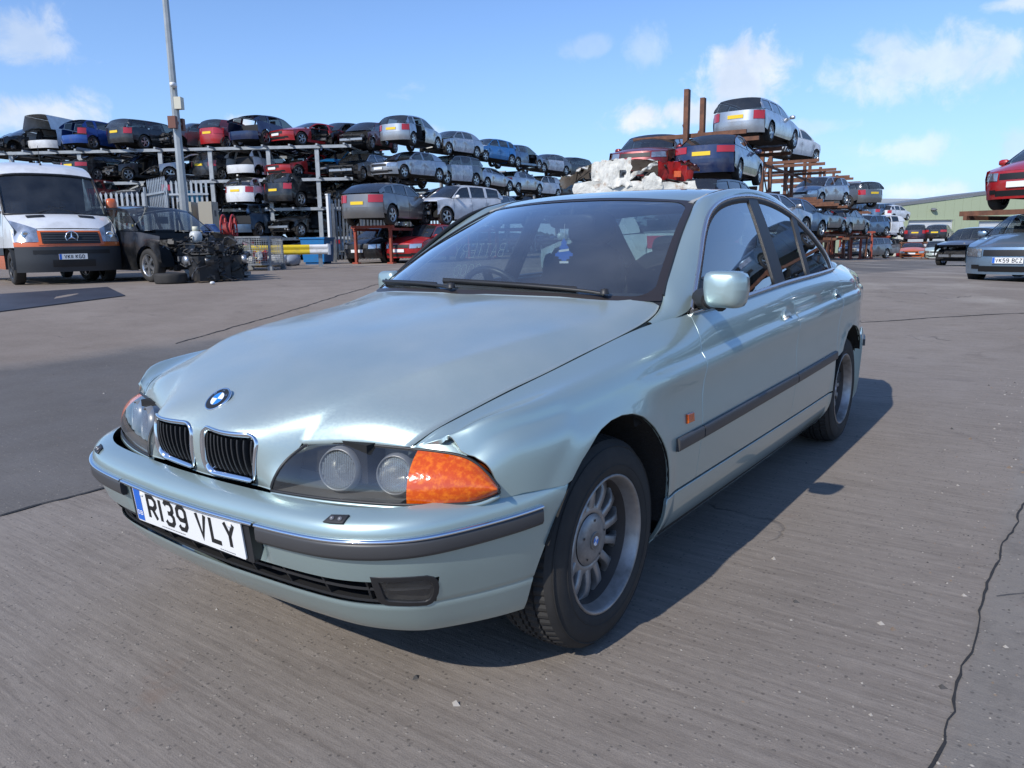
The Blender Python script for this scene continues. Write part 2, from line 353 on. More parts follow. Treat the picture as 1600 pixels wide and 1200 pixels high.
# ---------------------------------------------------------------- lettering (stroke letters, flat print)
GLY = {  # strokes on a 0..1 x 0..1 cell
    'R': [[(0, 0), (0, 1), (.7, 1), (1, .85), (1, .62), (.7, .47), (0, .47)], [(.5, .47), (1, 0)]], '1': [[(.5, 0), (.5, 1)]], 'I': [[(.5, 0), (.5, 1)]],
    '3': [[(.02, .86), (.2, 1), (.75, 1), (.98, .85), (.98, .66), (.72, .52), (.35, .52)], [(.72, .52), (1, .38), (1, .15), (.75, 0), (.2, 0), (0, .14)]],
    '9': [[(.95, .5), (.72, .42), (.28, .42), (0, .56), (0, .84), (.25, 1), (.75, 1), (1, .84), (1, .2), (.75, 0), (.22, 0), (.04, .14)]],
    'V': [[(0, 1), (.5, 0), (1, 1)]], 'L': [[(0, 1), (0, 0), (1, 0)]], 'Y': [[(0, 1), (.5, .48), (1, 1)], [(.5, .48), (.5, 0)]],
    'K': [[(0, 0), (0, 1)], [(1, 1), (0, .42)], [(.3, .6), (1, 0)]], 'G': [[(1, .8), (.78, 1), (.22, 1), (0, .82), (0, .18), (.22, 0), (.78, 0), (1, .18), (1, .45), (.55, .45)]],
    'O': [[(.25, 0), (0, .18), (0, .82), (.25, 1), (.75, 1), (1, .82), (1, .18), (.75, 0), (.25, 0)]], 'D': [[(0, 0), (0, 1), (.65, 1), (1, .78), (1, .22), (.65, 0), (0, 0)]],
    'B': [[(0, .52), (0, 0), (.7, 0), (1, .15), (1, .38), (.75, .52), (0, .52), (0, 1), (.68, 1), (.95, .86), (.95, .65), (.75, .52)]], 'C': [[(1, .8), (.78, 1), (.22, 1), (0, .82), (0, .18), (.22, 0), (.78, 0), (1, .2)]],
    'Z': [[(0, 1), (1, 1), (0, 0), (1, 0)]], '5': [[(.95, 1), (.1, 1), (.03, .55), (.3, .62), (.75, .6), (1, .44), (1, .16), (.75, 0), (.2, 0), (0, .14)]], 'E': [[(1, 1), (0, 1), (0, 0), (1, 0)], [(0, .52), (.8, .52)]],
    'A': [[(0, 0), (.5, 1), (1, 0)], [(.2, .36), (.8, .36)]], 'T': [[(0, 1), (1, 1)], [(.5, 1), (.5, 0)]], 'N': [[(0, 0), (0, 1), (1, 0), (1, 1)]], 'M': [[(0, 0), (0, 1), (.5, .35), (1, 1), (1, 0)]],
    'S': [[(1, .84), (.75, 1), (.25, 1), (0, .84), (.02, .62), (.3, .52), (.75, .48), (1, .36), (1, .16), (.75, 0), (.22, 0), (0, .14)]], 'F': [[(0, 0), (0, 1), (1, 1)], [(0, .52), (.8, .52)]], 'H': [[(0, 0), (0, 1)], [(1, 0), (1, 1)], [(0, .5), (1, .5)]],
    'P': [[(0, 0), (0, 1), (.7, 1), (1, .85), (1, .6), (.7, .45), (0, .45)]], 'U': [[(0, 1), (0, .18), (.25, 0), (.75, 0), (1, .18), (1, 1)]], 'W': [[(0, 1), (.25, 0), (.5, .7), (.75, 0), (1, 1)]], 'X': [[(0, 0), (1, 1)], [(0, 1), (1, 0)]], 'J': [[(1, 1), (1, .18), (.75, 0), (.25, 0), (0, .18)]],
    '0': [[(.25, 0), (0, .18), (0, .82), (.25, 1), (.75, 1), (1, .82), (1, .18), (.75, 0), (.25, 0)]], '2': [[(.02, .84), (.25, 1), (.75, 1), (1, .84), (1, .62), (0, .1), (0, 0), (1, 0)]], '6': [[(.95, .88), (.75, 1), (.25, 1), (0, .84), (0, .16), (.25, 0), (.75, 0), (1, .16), (1, .42), (.75, .57), (.25, .57), (.05, .5)]],
    '7': [[(0, 1), (1, 1), (.4, 0)]], '8': [[(.3, .53), (.03, .67), (.03, .86), (.25, 1), (.75, 1), (.97, .86), (.97, .67), (.7, .53), (.3, .53), (0, .38), (0, .15), (.25, 0), (.75, 0), (1, .15), (1, .38), (.7, .53)]], '4': [[(.75, 0), (.75, 1), (0, .3), (1, .3)]]}
def letters(mb, text, w, h, st, space, gap, place, m=0):
    """flat strokes; place(x,y)->3-D. returns the total width (call with place=None to measure)"""
    x = 0.
    for ch in text:
        if ch == ' ': x += gap; continue
        cw = st if ch in '1I' else w
        if place:
            for sroke in GLY.get(ch, []):
                P = np.array([(x+st/2+(p[0]-(.5 if ch in '1I' else 0))*(w-st)*(1 if ch not in '1I' else 0), st/2+p[1]*(h-st)) for p in sroke])
                n = len(P); d = np.diff(P, axis=0); d /= np.maximum(np.linalg.norm(d, axis=1), 1e-9)[:, None]; V = []; closed = np.allclose(P[0], P[-1])
                for i in range(n):
                    a = d[i-1] if i > 0 else (d[-1] if closed else d[0]); b = d[i] if i < n-1 else (d[0] if closed else d[-1])
                    nn = np.array([-(a+b)[1], (a+b)[0]]); L_ = np.linalg.norm(nn); nn = nn/max(L_, 1e-6); k = 1/max(.55, nn @ np.array([-b[1], b[0]]))
                    q = P[i].copy()
                    if not closed and i == 0: q = q-d[0]*st*.0
                    V += [q+nn*st/2*k, q-nn*st/2*k]
                mb.add([place(*p) for p in V], [(2*i, 2*i+1, 2*i+3, 2*i+2) for i in range(n-1)], m)
        x += cw+space
    return x-space
# ---------------------------------------------------------------- car surface mathematics
def ncs(xs):
    """natural cubic spline basis: returns f(x)->weights (len(x), len(xs))"""
    xs = np.asarray(xs, float); n = len(xs); h = np.diff(xs)
    A = np.zeros((n, n)); B = np.zeros((n, n)); A[0, 0] = A[-1, -1] = 1
    for i in range(1, n-1):
        A[i, i-1] = h[i-1]; A[i, i] = 2*(h[i-1]+h[i]); A[i, i+1] = h[i]
        B[i, i-1] = 6/h[i-1]; B[i, i] = -6/h[i-1]-6/h[i]; B[i, i+1] = 6/h[i]
    M = np.linalg.solve(A, B)
    def f(x):
        x = np.clip(np.asarray(x, float), xs[0]-.3, xs[-1]+.3); k = np.clip(np.searchsorted(xs, x)-1, 0, n-2)
        hk = h[k]; a = (xs[k+1]-x)/hk; b = 1-a
        W = (((a**3-a)*hk**2/6)[:, None]*M[k]) + (((b**3-b)*hk**2/6)[:, None]*M[k+1])
        W[np.arange(len(x)), k] += a; W[np.arange(len(x)), k+1] += b
        return W
    return f
class Spl:
    def __init__(s, pts):
        p = np.array(pts, float); o = np.argsort(p[:, 0]); p = p[o]; s.b = ncs(p[:, 0]); s.v = p[:, 1:]
    def __call__(s, x):
        x = np.atleast_1d(np.asarray(x, float)); r = s.b(x) @ s.v
        return r[:, 0] if r.shape[1] == 1 else r
class Pchip:
    """monotone cubic through points (no overshoot)"""
    def __init__(s, pts):
        p = np.array(sorted(pts), float); s.x, s.y = p[:, 0], p[:, 1]; h = np.diff(s.x); d = np.diff(s.y)/h; m = np.zeros(len(s.x))
        for i in range(1, len(m)-1):
            if d[i-1]*d[i] > 0: w1, w2 = 2*h[i]+h[i-1], h[i]+2*h[i-1]; m[i] = (w1+w2)/(w1/d[i-1]+w2/d[i])
        m[0], m[-1] = d[0], d[-1]; s.m = m; s.h = h
    def __call__(s, q):
        q = np.clip(np.atleast_1d(np.asarray(q, float)), s.x[0], s.x[-1]); k = np.clip(np.searchsorted(s.x, q)-1, 0, len(s.h)-1); t = (q-s.x[k])/s.h[k]
        return (1+2*t)*(1-t)**2*s.y[k]+t*(1-t)**2*s.h[k]*s.m[k]+t*t*(3-2*t)*s.y[k+1]+t*t*(t-1)*s.h[k]*s.m[k+1]
def sstep(a, b, x):
    t = np.clip((x-a)/(b-a), 0, 1); return t*t*(3-2*t)
class Curve3:
    """arc-length parametrised smooth curve through 3-D points, t in 0..1"""
    def __init__(s, pts, smooth=True, split=None):
        p = np.array(pts, float); d = np.r_[0, np.cumsum(np.linalg.norm(np.diff(p, axis=0), axis=1))]; s.L = d[-1]
        s.smooth = smooth; s.d = d/d[-1]; s.p = p
        if split: m, f = split; s.d = np.where(np.arange(len(d)) <= m, d/d[m]*f, f+(1-f)*(d-d[m])/(d[-1]-d[m]))
        if smooth: s.b = ncs(s.d)
    def __call__(s, t):
        t = np.atleast_1d(np.asarray(t, float))
        if s.smooth: return s.b(t) @ s.p
        return np.stack([np.interp(t, s.d, s.p[:, i]) for i in range(3)], 1)

# --- body side: S(x, V) ; V in metres-like units 0 (sill turn-under) .. VT (belt / bonnet gap)
_top = Spl([(-3.94, .585, .985), (-3.5, .650, 1.018), (-3.1, .715, 1.02), (-2.83, .760, 1.014), (-2.3, .795, 1.000), (-1.75, .803, .985), (-1.3, .803, .962),
            (-.9, .800, .943), (-.68, .785, .934), (-.52, .745, .917), (-.23, .722, .880), (.1, .712, .831), (.34, .690, .789), (.48, .664, .755), (.53, .645, .734), (.563, .619, .7045), (.62, .56, .655)])
_zc = Spl([(-3.94, .885), (-3.4, .892), (-2.8, .884), (-2.4, .872), (-1.75, .848), (-1.5, .842), (-.65, .803), (-.5, .797), (-.15, .784), (.2, .757), (.36, .749), (.45, .736), (.482, .722), (.508, .705), (.533, .699), (.56, .698), (.66, .66)])
def _corner(x, y0, h, x0, a, p=2.25): return y0+h*(1-np.clip((x-x0)/a, 0, .9995)**p)**(1/p)
_fx = np.r_[.26:.57:.022]
_yc = Spl([(-3.94, .640), (-3.8, .705), (-3.5, .768), (-3.3, .805), (-3.05, .853), (-2.83, .864), (-2.4, .872), (-1.5, .876), (-.6, .872), (0, .862), (.15, .852)]+[(x, _corner(x, .60, .246, .2, .37)) for x in _fx]+[(.62, .50)])
_yw = Spl([(-3.94, .655), (-3.8, .722), (-3.5, .788), (-3.3, .828), (-3.05, .875), (-2.83, .886), (-2.4, .892), (-1.5, .895), (-.6, .892), (-.1, .888), (.1, .885)]+[(x, _corner(x, .60, .283, .2, .385)) for x in _fx]+[(.62, .52)])
_SV = np.array([0, .085, .20, .315, .435, .545, .628, .640, .656, .76, .90])
_sb = ncs(_SV)
VT = .90
def S(u, v):
    u = np.asarray(u, float); v = np.asarray(v, float)
    t = _top(u); zc = _zc(u); yc = _yc(u); yw = _yw(u)
    fa = sstep(-.40, -.08, u)-.75*sstep(.16, .26, u)*(1-sstep(.42, .53, u))
    Y = np.stack([yw-.105, yw-.044, yw-.016, yw-.003, yw, yw-.005, yc+.003-.0035*fa, yc-.007+.004*fa, yc-.012+.0015*fa, (yc-.010)*.5+t[:, 0]*.5+.011, t[:, 0]], 1)
    f = np.clip((zc-.60)/.25, .2, 1.2)
    Z = np.stack([.17+0*u, .255+0*u, .365+0*u, .48+0*u, .60-.06*(1-np.minimum(f, 1)), zc-.105*f, zc-.008, zc+.001, zc+.017, (zc+.014)*.47+t[:, 1]*.53+.010, t[:, 1]], 1)
    W = _sb(v); y = (W*Y).sum(1); z = (W*Z).sum(1)
    for cx, cz, rx, rz in ((0., .328, .352, .376), (-2.83, .325, .363, .363)):
        r = np.hypot((u-cx)/rx, (z-cz)/rz); q = np.clip(1-np.abs(r-1.0)/.22, 0, 1); y = y+.008*q*q*(3-2*q)*np.clip((.78-z)/.10, 0, 1)
    return np.stack([u, y, z], 1)
# --- bumper plan contour: t 0 (centre) .. 1 (arch end) ; second parameter z
_cont = Curve3([(.824, 0, .522), (.823, .1, .522), (.818, .2, .522), (.811, .32, .523), (.799, .45, .524), (.776, .565, .526), (.727, .665, .529), (.662, .737, .533), (.583, .785, .537), (.50, .823, .541), (.42, .853, .545), (.33, .876, .549), (.24, .886, .55)])
_bd = Spl([(.10, .30), (.17, .235), (.20, .19), (.225, .155), (.245, .132), (.27, .110), (.315, .082), (.38, .045), (.44, .020), (.488, .008), (.522, 0), (.545, .003), (.560, .014), (.572, .036), (.580, .065), (.586, .10)])
def Bp(t, z):
    t = np.asarray(t, float); z = np.asarray(z, float)
    c = _cont(t); d = _cont(t+.003)-_cont(t-.003); n = np.stack([d[:, 1], -d[:, 0]], 1); n /= np.linalg.norm(n, axis=1)[:, None]
    g = 1-.45*sstep(.45, 1.0, t)
    off = _bd(z)*g
    zz = z+(c[:, 2]-.522)*sstep(.25, .5, z)
    return np.stack([c[:, 0]-n[:, 0]*off, c[:, 1]-n[:, 1]*off, zz], 1)
# --- side glass plane and window frame
def G(u, v):
    """side glass: u = x, v = z"""
    u = np.asarray(u, float); v = np.asarray(v, float); h = v-.94
    e = .018*((u+1.5)/1.2)**2
    return np.stack([u, .802-.36*h-.16*h*h-e, v], 1)
# --- headlamp glass between its bottom and top edge
_LB = Curve3([(.738, .288, .583), (.713, .43, .584), (.674, .56, .585), (.622, .675, .586), (.565, .755, .588), (.516, .800, .593), (.482, .823, .606)])
_LT = Curve3([(.650, .335, .692), (.632, .40, .702), (.603, .50, .704), (.566, .615, .702), (.533, .70, .697), (.508, .755, .683), (.482, .823, .616)])
def L(t, w):
    t = np.asarray(t, float); w = np.asarray(w, float)
    a = _LB(t); b = _LT(t); k = (4*w*(1-w))[:, None]
    bul = np.stack([.022+0*t, .014*t, .010+0*t], 1)
    return a*(1-w)[:, None]+b*w[:, None]+k*bul
# --- windscreen
_WB = Curve3([(-.395, 0, 1.005), (-.415, .25, 1.003), (-.475, .5, .995), (-.545, .63, .988), (-.635, .712, .985)])
_WT = Curve3([(-1.225, 0, 1.382), (-1.232, .2, 1.379), (-1.255, .38, 1.369), (-1.285, .49, 1.360), (-1.305, .545, 1.353)])
def WS(t, w):
    t = np.asarray(t, float); w = np.asarray(w, float)
    k = (4*w*(1-w))[:, None]
    return _WB(t)*(1-w)[:, None]+_WT(t)*w[:, None]+k*np.array([.012, 0, .022])
# ---------------------------------------------------------------- shared materials
BLACKP = pbr('black_trim_plastic', (.022, .022, .023), .48, bump=(60, .15, 3, .001))
GREYP = pbr('grey_rubbing_strip', (.055, .055, .057), .42)
RUB = pbr('tyre_rubber', (.022, .021, .020), .78, vary=(7, (.040, .036, .031), .4, .75), bump=(90, .25, 4, .001))
CHROME = pbr('chrome', (.82, .83, .85), .10, 1.0)
ALLOYB = pbr('brake_dusted_barrel', (.105, .09, .08), .6, .4)
ALLOY = pbr('dirty_alloy', (.43, .41, .39), .42, .75, dirt=(9, (.13, .115, .10), .38, .72, .75))
DARK = pbr('shade_black', (.008, .008, .008), .9)  # near-black stands in for shade behind gaps and inside hollows
GLASS = glassmat('side_glass', (.55, .64, .64), dust=.02, refl=1.5)
WGLASS = glassmat('windscreen_glass', (.70, .79, .78), dust=.10, refl=1.9)
LENS = glassmat('lamp_lens', (.92, .92, .90), dust=.045)
AMBER = pbr('amber_lens', (.62, .075, .003), .15, coat=.7, bump=(55, .5, 2, .003), vary=(75, (.80, .17, .006), .45, .65))
REFL = pbr('lamp_reflector', (.86, .86, .84), .22, .9)
LAMPB = pbr('lamp_inner_plastic', (.20, .20, .195), .35, .35)
FABRIC = pbr('charcoal_seat_fabric', (.030, .032, .036), .9, bump=(220, .3, 2, .001))
TRIMG = pbr('grey_headlining', (.35, .35, .33), .9)
DASH = pbr('dark_dashboard', (.028, .029, .031), .65)
WHITEP = pbr('white_plate', (.80, .80, .78), .35)
INK = pbr('black_print', (.012, .012, .012), .45)
BLUEB = pbr('blue_band', (.02, .13, .55), .4)
YELP = pbr('yellow_plate', (.85, .58, .03), .38)

WHITEE = pbr('white_enamel', (.85, .86, .87), .2, coat=.5); BLUEE = pbr('blue_enamel', (.02, .20, .62), .2, coat=.5)
# ================================================================ the yard: ground, buildings, fences
def terr(x, y):
    t = np.clip((np.hypot(np.asarray(x)+1.2, y)-4.5)/9.5, 0, 1); lat = (np.asarray(x)-1.872)*-.5907+(np.asarray(y)-1.882)*.8069
    return t*t*(3-2*t)*np.maximum(-1.0, .47-.040*np.maximum(0, lat-5.5))
def ground_material():
    m = bpy.data.materials.new('yard_concrete'); m.use_nodes = True; nt = m.node_tree; N = nt.nodes.new; Lk = nt.links.new; b = nt.nodes['Principled BSDF']
    tc = N('ShaderNodeTexCoord'); O = tc.outputs['Object']; sep = N('ShaderNodeSeparateXYZ'); Lk(O, sep.inputs[0])
    def noise(sc, det=6, r=.6, vec=None, dist=0.):
        n = N('ShaderNodeTexNoise'); Lk(vec or O, n.inputs['Vector']); n.inputs['Scale'].default_value = sc; n.inputs['Detail'].default_value = det; n.inputs['Roughness'].default_value = r; n.inputs['Distortion'].default_value = dist; return n.outputs[0]
    def mr(v, lo, hi, a=0., z=1., sm=False):
        n = N('ShaderNodeMapRange'); n.interpolation_type = 'SMOOTHSTEP' if sm else 'LINEAR'; Lk(v, n.inputs[0])
        for i, q in enumerate((lo, hi, a, z)): n.inputs[1+i].default_value = q
        return n.outputs[0]
    def M(op, a, c=0.):
        n = N('ShaderNodeMath'); n.operation = op
        for i, v in enumerate((a, c)):
            if isinstance(v, (int, float)): n.inputs[i].default_value = v
            else: Lk(v, n.inputs[i])
        return n.outputs[0]
    def mix(f, a, c, bl='MIX'):
        n = N('ShaderNodeMix'); n.data_type = 'RGBA'; n.blend_type = bl
        if isinstance(f, (int, float)): n.inputs[0].default_value = f
        else: Lk(f, n.inputs[0])
        for i, v in ((6, a), (7, c)):
            if isinstance(v, tuple): n.inputs[i].default_value = (*v, 1)
            else: Lk(v, n.inputs[i])
        return n.outputs[2]
    mp = N('ShaderNodeMapping'); Lk(O, mp.inputs[0]); mp.inputs['Scale'].default_value = (34, 2.2, 1)
    mp2 = N('ShaderNodeMapping'); Lk(O, mp2.inputs[0]); mp2.inputs['Scale'].default_value = (75, 6, 1)
    brush = M('ADD', M('MULTIPLY', noise(1, 4, .6, mp.outputs[0], .4), .6), M('MULTIPLY', noise(1, 4, .6, mp2.outputs[0], .3), .4))
    yw = M('ADD', sep.outputs[1], M('MULTIPLY', M('SUBTRACT', noise(2.2, 5, .65), .5), .12)); yr = M('ADD', sep.outputs[1], M('MULTIPLY', M('SUBTRACT', noise(1.1, 5, .6), .5), .9))
    tarmac = M('MULTIPLY', mr(yw, -1.99, -1.95, 1, 0), mr(yr, -6.9, -6.3, 0, 1))           # tarmac lane left of the slab
    old = mr(yr, -7.0, -6.4, 1, 0); slab2 = mr(yw, 1.72, 1.78, 0, 1)
    far = mr(M('ADD', M('MULTIPLY', sep.outputs[0], -.62), M('MULTIPLY', sep.outputs[1], -.48)), 5.1, 5.3, 0, 1)
    big = noise(.35, 7, .6); med = noise(2.1, 7, .62); fine = noise(28, 5, .7); grain = noise(210, 3, .7)
    conc = mix(mr(big, .35, .68), (.185, .156, .129), (.245, .212, .180)); conc = mix(mr(med, .38, .72, 0, .5), conc, (.140, .121, .103)); conc = mix(mr(brush, .36, .62, .0, .55), conc, (.325, .285, .245))
    tar = mix(mr(big, .3, .7), (.125, .116, .107), (.175, .161, .146)); tar = mix(mr(med, .4, .75, 0, .5), tar, (.098, .091, .084))
    oldc = mix(mr(big, .3, .7), (.225, .183, .147), (.295, .248, .205)); oldc = mix(mr(med, .4, .75, 0, .5), oldc, (.175, .145, .12))
    s2 = mix(mr(big, .35, .65), (.195, .175, .152), (.26, .236, .208)); s2 = mix(mr(noise(4.2, 8, .7), .5, .66, 0, .8), s2, (.145, .130, .115)); s2 = mix(mr(noise(1.3, 6, .6), .6, .72, 0, .6), s2, (.33, .30, .255))
    col = mix(tarmac, conc, tar); col = mix(old, col, oldc); col = mix(slab2, col, s2)
    # worn pale gravelly strip beyond, and tyre-darkened arcs
    pale = M('MULTIPLY', mr(noise(.55, 6, .6), .50, .66, 0, .8), mr(M('ADD', M('MULTIPLY', sep.outputs[0], -.78), M('MULTIPLY', sep.outputs[1], .2)), 7.5, 9.0, 0, 1, True)); col = mix(pale, col, (.36, .325, .28))
    # aggregate: pale and dark chips
    vo = N('ShaderNodeTexVoronoi'); vo.inputs['Scale'].default_value = 62; Lk(O, vo.inputs['Vector']); ch = N('ShaderNodeSeparateColor'); Lk(vo.outputs['Color'], ch.inputs[0])
    chip = M('MULTIPLY', mr(vo.outputs['Distance'], .30, .20, 0, 1), mr(ch.outputs[0], .80, .86, 0, 1)); col = mix(M('MULTIPLY', chip, .55), col, (.36, .32, .27))
    dchip = M('MULTIPLY', mr(vo.outputs['Distance'], .34, .24, 0, 1), mr(ch.outputs[1], .80, .86, 0, 1)); col = mix(M('MULTIPLY', dchip, .5), col, (.05, .045, .04))
    col = mix(mr(grain, .3, .7, 0, .38), col, mix(1.0, col, (.52, .50, .48), 'MULTIPLY')); col = mix(mr(fine, .35, .7, 0, .35), col, mix(1.0, col, (1.38, 1.36, 1.32), 'MULTIPLY'))
    # oil and water stains
    st = mr(noise(.9, 8, .66, None, 1.2), .60, .74, 0, .55); col = mix(st, col, mix(1.0, col, (.52, .50, .49), 'MULTIPLY'))
    rust = mr(noise(1.7, 6, .6, None, .6), .66, .76, 0, .4); col = mix(rust, col, (.20, .12, .075))
    # cracks
    wv = N('ShaderNodeVectorMath'); wv.operation = 'ADD'; wn = N('ShaderNodeTexNoise'); wn.inputs['Scale'].default_value = 1.7; wn.inputs['Detail'].default_value = 8; Lk(O, wn.inputs['Vector']); ws_ = N('ShaderNodeVectorMath'); ws_.operation = 'SCALE'; Lk(wn.outputs['Color'], ws_.inputs[0]); ws_.inputs['Scale'].default_value = .75; Lk(O, wv.inputs[0]); Lk(ws_.outputs[0], wv.inputs[1])
    vc = N('ShaderNodeTexVoronoi'); vc.feature = 'DISTANCE_TO_EDGE'; vc.inputs['Scale'].default_value = .30; Lk(wv.outputs[0], vc.inputs['Vector'])
    crack = M('MULTIPLY', mr(vc.outputs['Distance'], .0035, .001, 0, 1), mr(noise(.8, 3), .58, .66, 0, 1)); col = mix(M('MULTIPLY', crack, .8), col, (.03, .027, .025))
    Lk(col, b.inputs['Base Color']); Lk(mr(med, .3, .7, .74, .93), b.inputs['Roughness']); b.inputs['Specular IOR Level'].default_value = .35
    h = M('ADD', M('ADD', M('MULTIPLY', brush, .55), M('MULTIPLY', fine, .35)), M('ADD', M('MULTIPLY', grain, .25), M('MULTIPLY', chip, .2))); h = M('SUBTRACT', h, M('MULTIPLY', crack, 1.2))
    bp = N('ShaderNodeBump'); bp.inputs['Strength'].default_value = .8; bp.inputs['Distance'].default_value = .007; Lk(h, bp.inputs['Height']); Lk(bp.outputs[0], b.inputs['Normal'])
    return m
def ring_sheet():
    mb = MB(); rad = list(np.linspace(0, 16, 65))+[18, 20, 22, 25, 28, 32, 36, 42, 50, 58, 70, 84, 100, 130, 160, 260, 500, 1200]; na = 144; P = []
    for r in rad: P.append([(-1.2+r*cos(2*pi*k/na), r*sin(2*pi*k/na), float(terr(-1.2+r*cos(2*pi*k/na), r*sin(2*pi*k/na)))) for k in range(na+1)])
    mb.grid(np.array(P)); return mb
tag(ring_sheet().obj('ground', ground_material()), kind='structure')
rg = random.Random(11)
# slab joints: tarry seams between the concrete lanes, crumbled along the right-hand one
def seam(name, pts, w, mat, z=.005, jag=.012):
    P = resample(np.array(pts+pts[::-1][1:-1]) if False else np.array(pts), .06)[:]; n = int(len(P)) ; P = []
    for a, c in zip(pts[:-1], pts[1:]):
        k = max(2, int(hypot(c[0]-a[0], c[1]-a[1])/.05)); P += [(a[0]+(c[0]-a[0])*i/k, a[1]+(c[1]-a[1])*i/k) for i in range(k)]
    mb = MB(); V = []
    off = 0
    for i, (x, y) in enumerate(P):
        off = .9*off+rg.uniform(-jag, jag); ww = w*rg.uniform(.45, 1.3); a = P[max(i-1, 0)]; c = P[min(i+1, len(P)-1)]; d = Vector((c[0]-a[0], c[1]-a[1], 0)).normalized(); n = Vector((-d.y, d.x, 0))
        for s in (-1, 1): q = Vector((x, y, 0))+n*(off+s*ww/2); V.append((q.x, q.y, float(terr(q.x, q.y))+z))
    mb.add(V, [(2*i, 2*i+1, 2*i+3, 2*i+2) for i in range(len(P)-1)]); return tag(mb.obj(name, mat), kind='structure')
TAR = pbr('joint_tar', (.028, .026, .024), .8, bump=(60, .6, 4, .01))
seam('slab_joint', [(7, -1.99), (-14, -1.93)], .022, TAR); seam('slab_joint', [(3.0, 1.70), (.2, 1.72), (-2.2, 1.80), (-9, 1.84)], .007, TAR, jag=.010)
seam('slab_joint', [(-8.2, -.9), (-8.75, -.2), (-10.1, 1.5), (-13, 5)], .03, TAR); seam('slab_joint', [(-3.0, -6.6), (-9.5, -9.5), (-13, -12.0)], .025, TAR); seam('slab_joint', [(.2, 1.72), (-.15, 2.0), (-.35, 2.6)], .005, TAR, jag=.012); seam('slab_joint', [(-1.0, 1.78), (-1.3, 2.2), (-1.25, 3.0)], .005, TAR, jag=.012)
# loose grit
mb = MB(); GR = [pbr('pale_grit', (.36, .33, .29), .9), pbr('dark_grit', (.07, .065, .06), .9), pbr('brown_grit', (.20, .15, .11), .9)]
for _ in range(1500):
    r = 7*rg.random()**.6; a = rg.uniform(0, 2*pi); x, y = .3+r*cos(a), .6+r*sin(a)
    if rg.random() < .45: y = 1.78+rg.gauss(0, .22); x = rg.uniform(-6, 2.5)
    s = rg.uniform(.0015, .0055)*(1+1.5*(rg.random() < .06)); z = float(terr(x, y)); V = [(x+s*rg.uniform(.6, 1.3), y, z), (x, y+s*rg.uniform(.6, 1.3), z), (x-s*rg.uniform(.6, 1.3), y, z), (x, y-s*rg.uniform(.6, 1.3), z), (x, y, z+s*rg.uniform(.6, 1.1))]
    mb.add(V, [(0, 1, 4), (1, 2, 4), (2, 3, 4), (3, 0, 4)], rg.choice((0, 0, 1, 2)))
tag(mb.obj('loose_grit', GR), kind='stuff')
# far hedge line along the horizon
mb = MB(); LF = pbr('far_leaves', (.045, .065, .030), .9, vary=(.8, (.025, .040, .02), .4, .6))
for _ in range(9000):
    a = rg.uniform(2.6, 5.2); R = rg.uniform(215, 260); hgt = 3.2+2.2*sin(a*23)+1.6*sin(a*71); x, y = R*cos(a), R*sin(a); z = .3+abs(rg.gauss(0, .6))*hgt; s = rg.uniform(1.0, 2.4); t = Matrix.Rotation(rg.uniform(0, 3), 3, 'Z') @ Matrix.Rotation(rg.uniform(0, 3), 3, 'X'); mb.add([tuple(Vector((x, y, z))+t @ Vector(q)*s) for q in ((-1, 0, 0), (0, -.6, .3), (1, 0, 0), (0, .6, .3))], [(0, 1, 2, 3)])
tag(mb.obj('treeline', LF), kind='stuff')

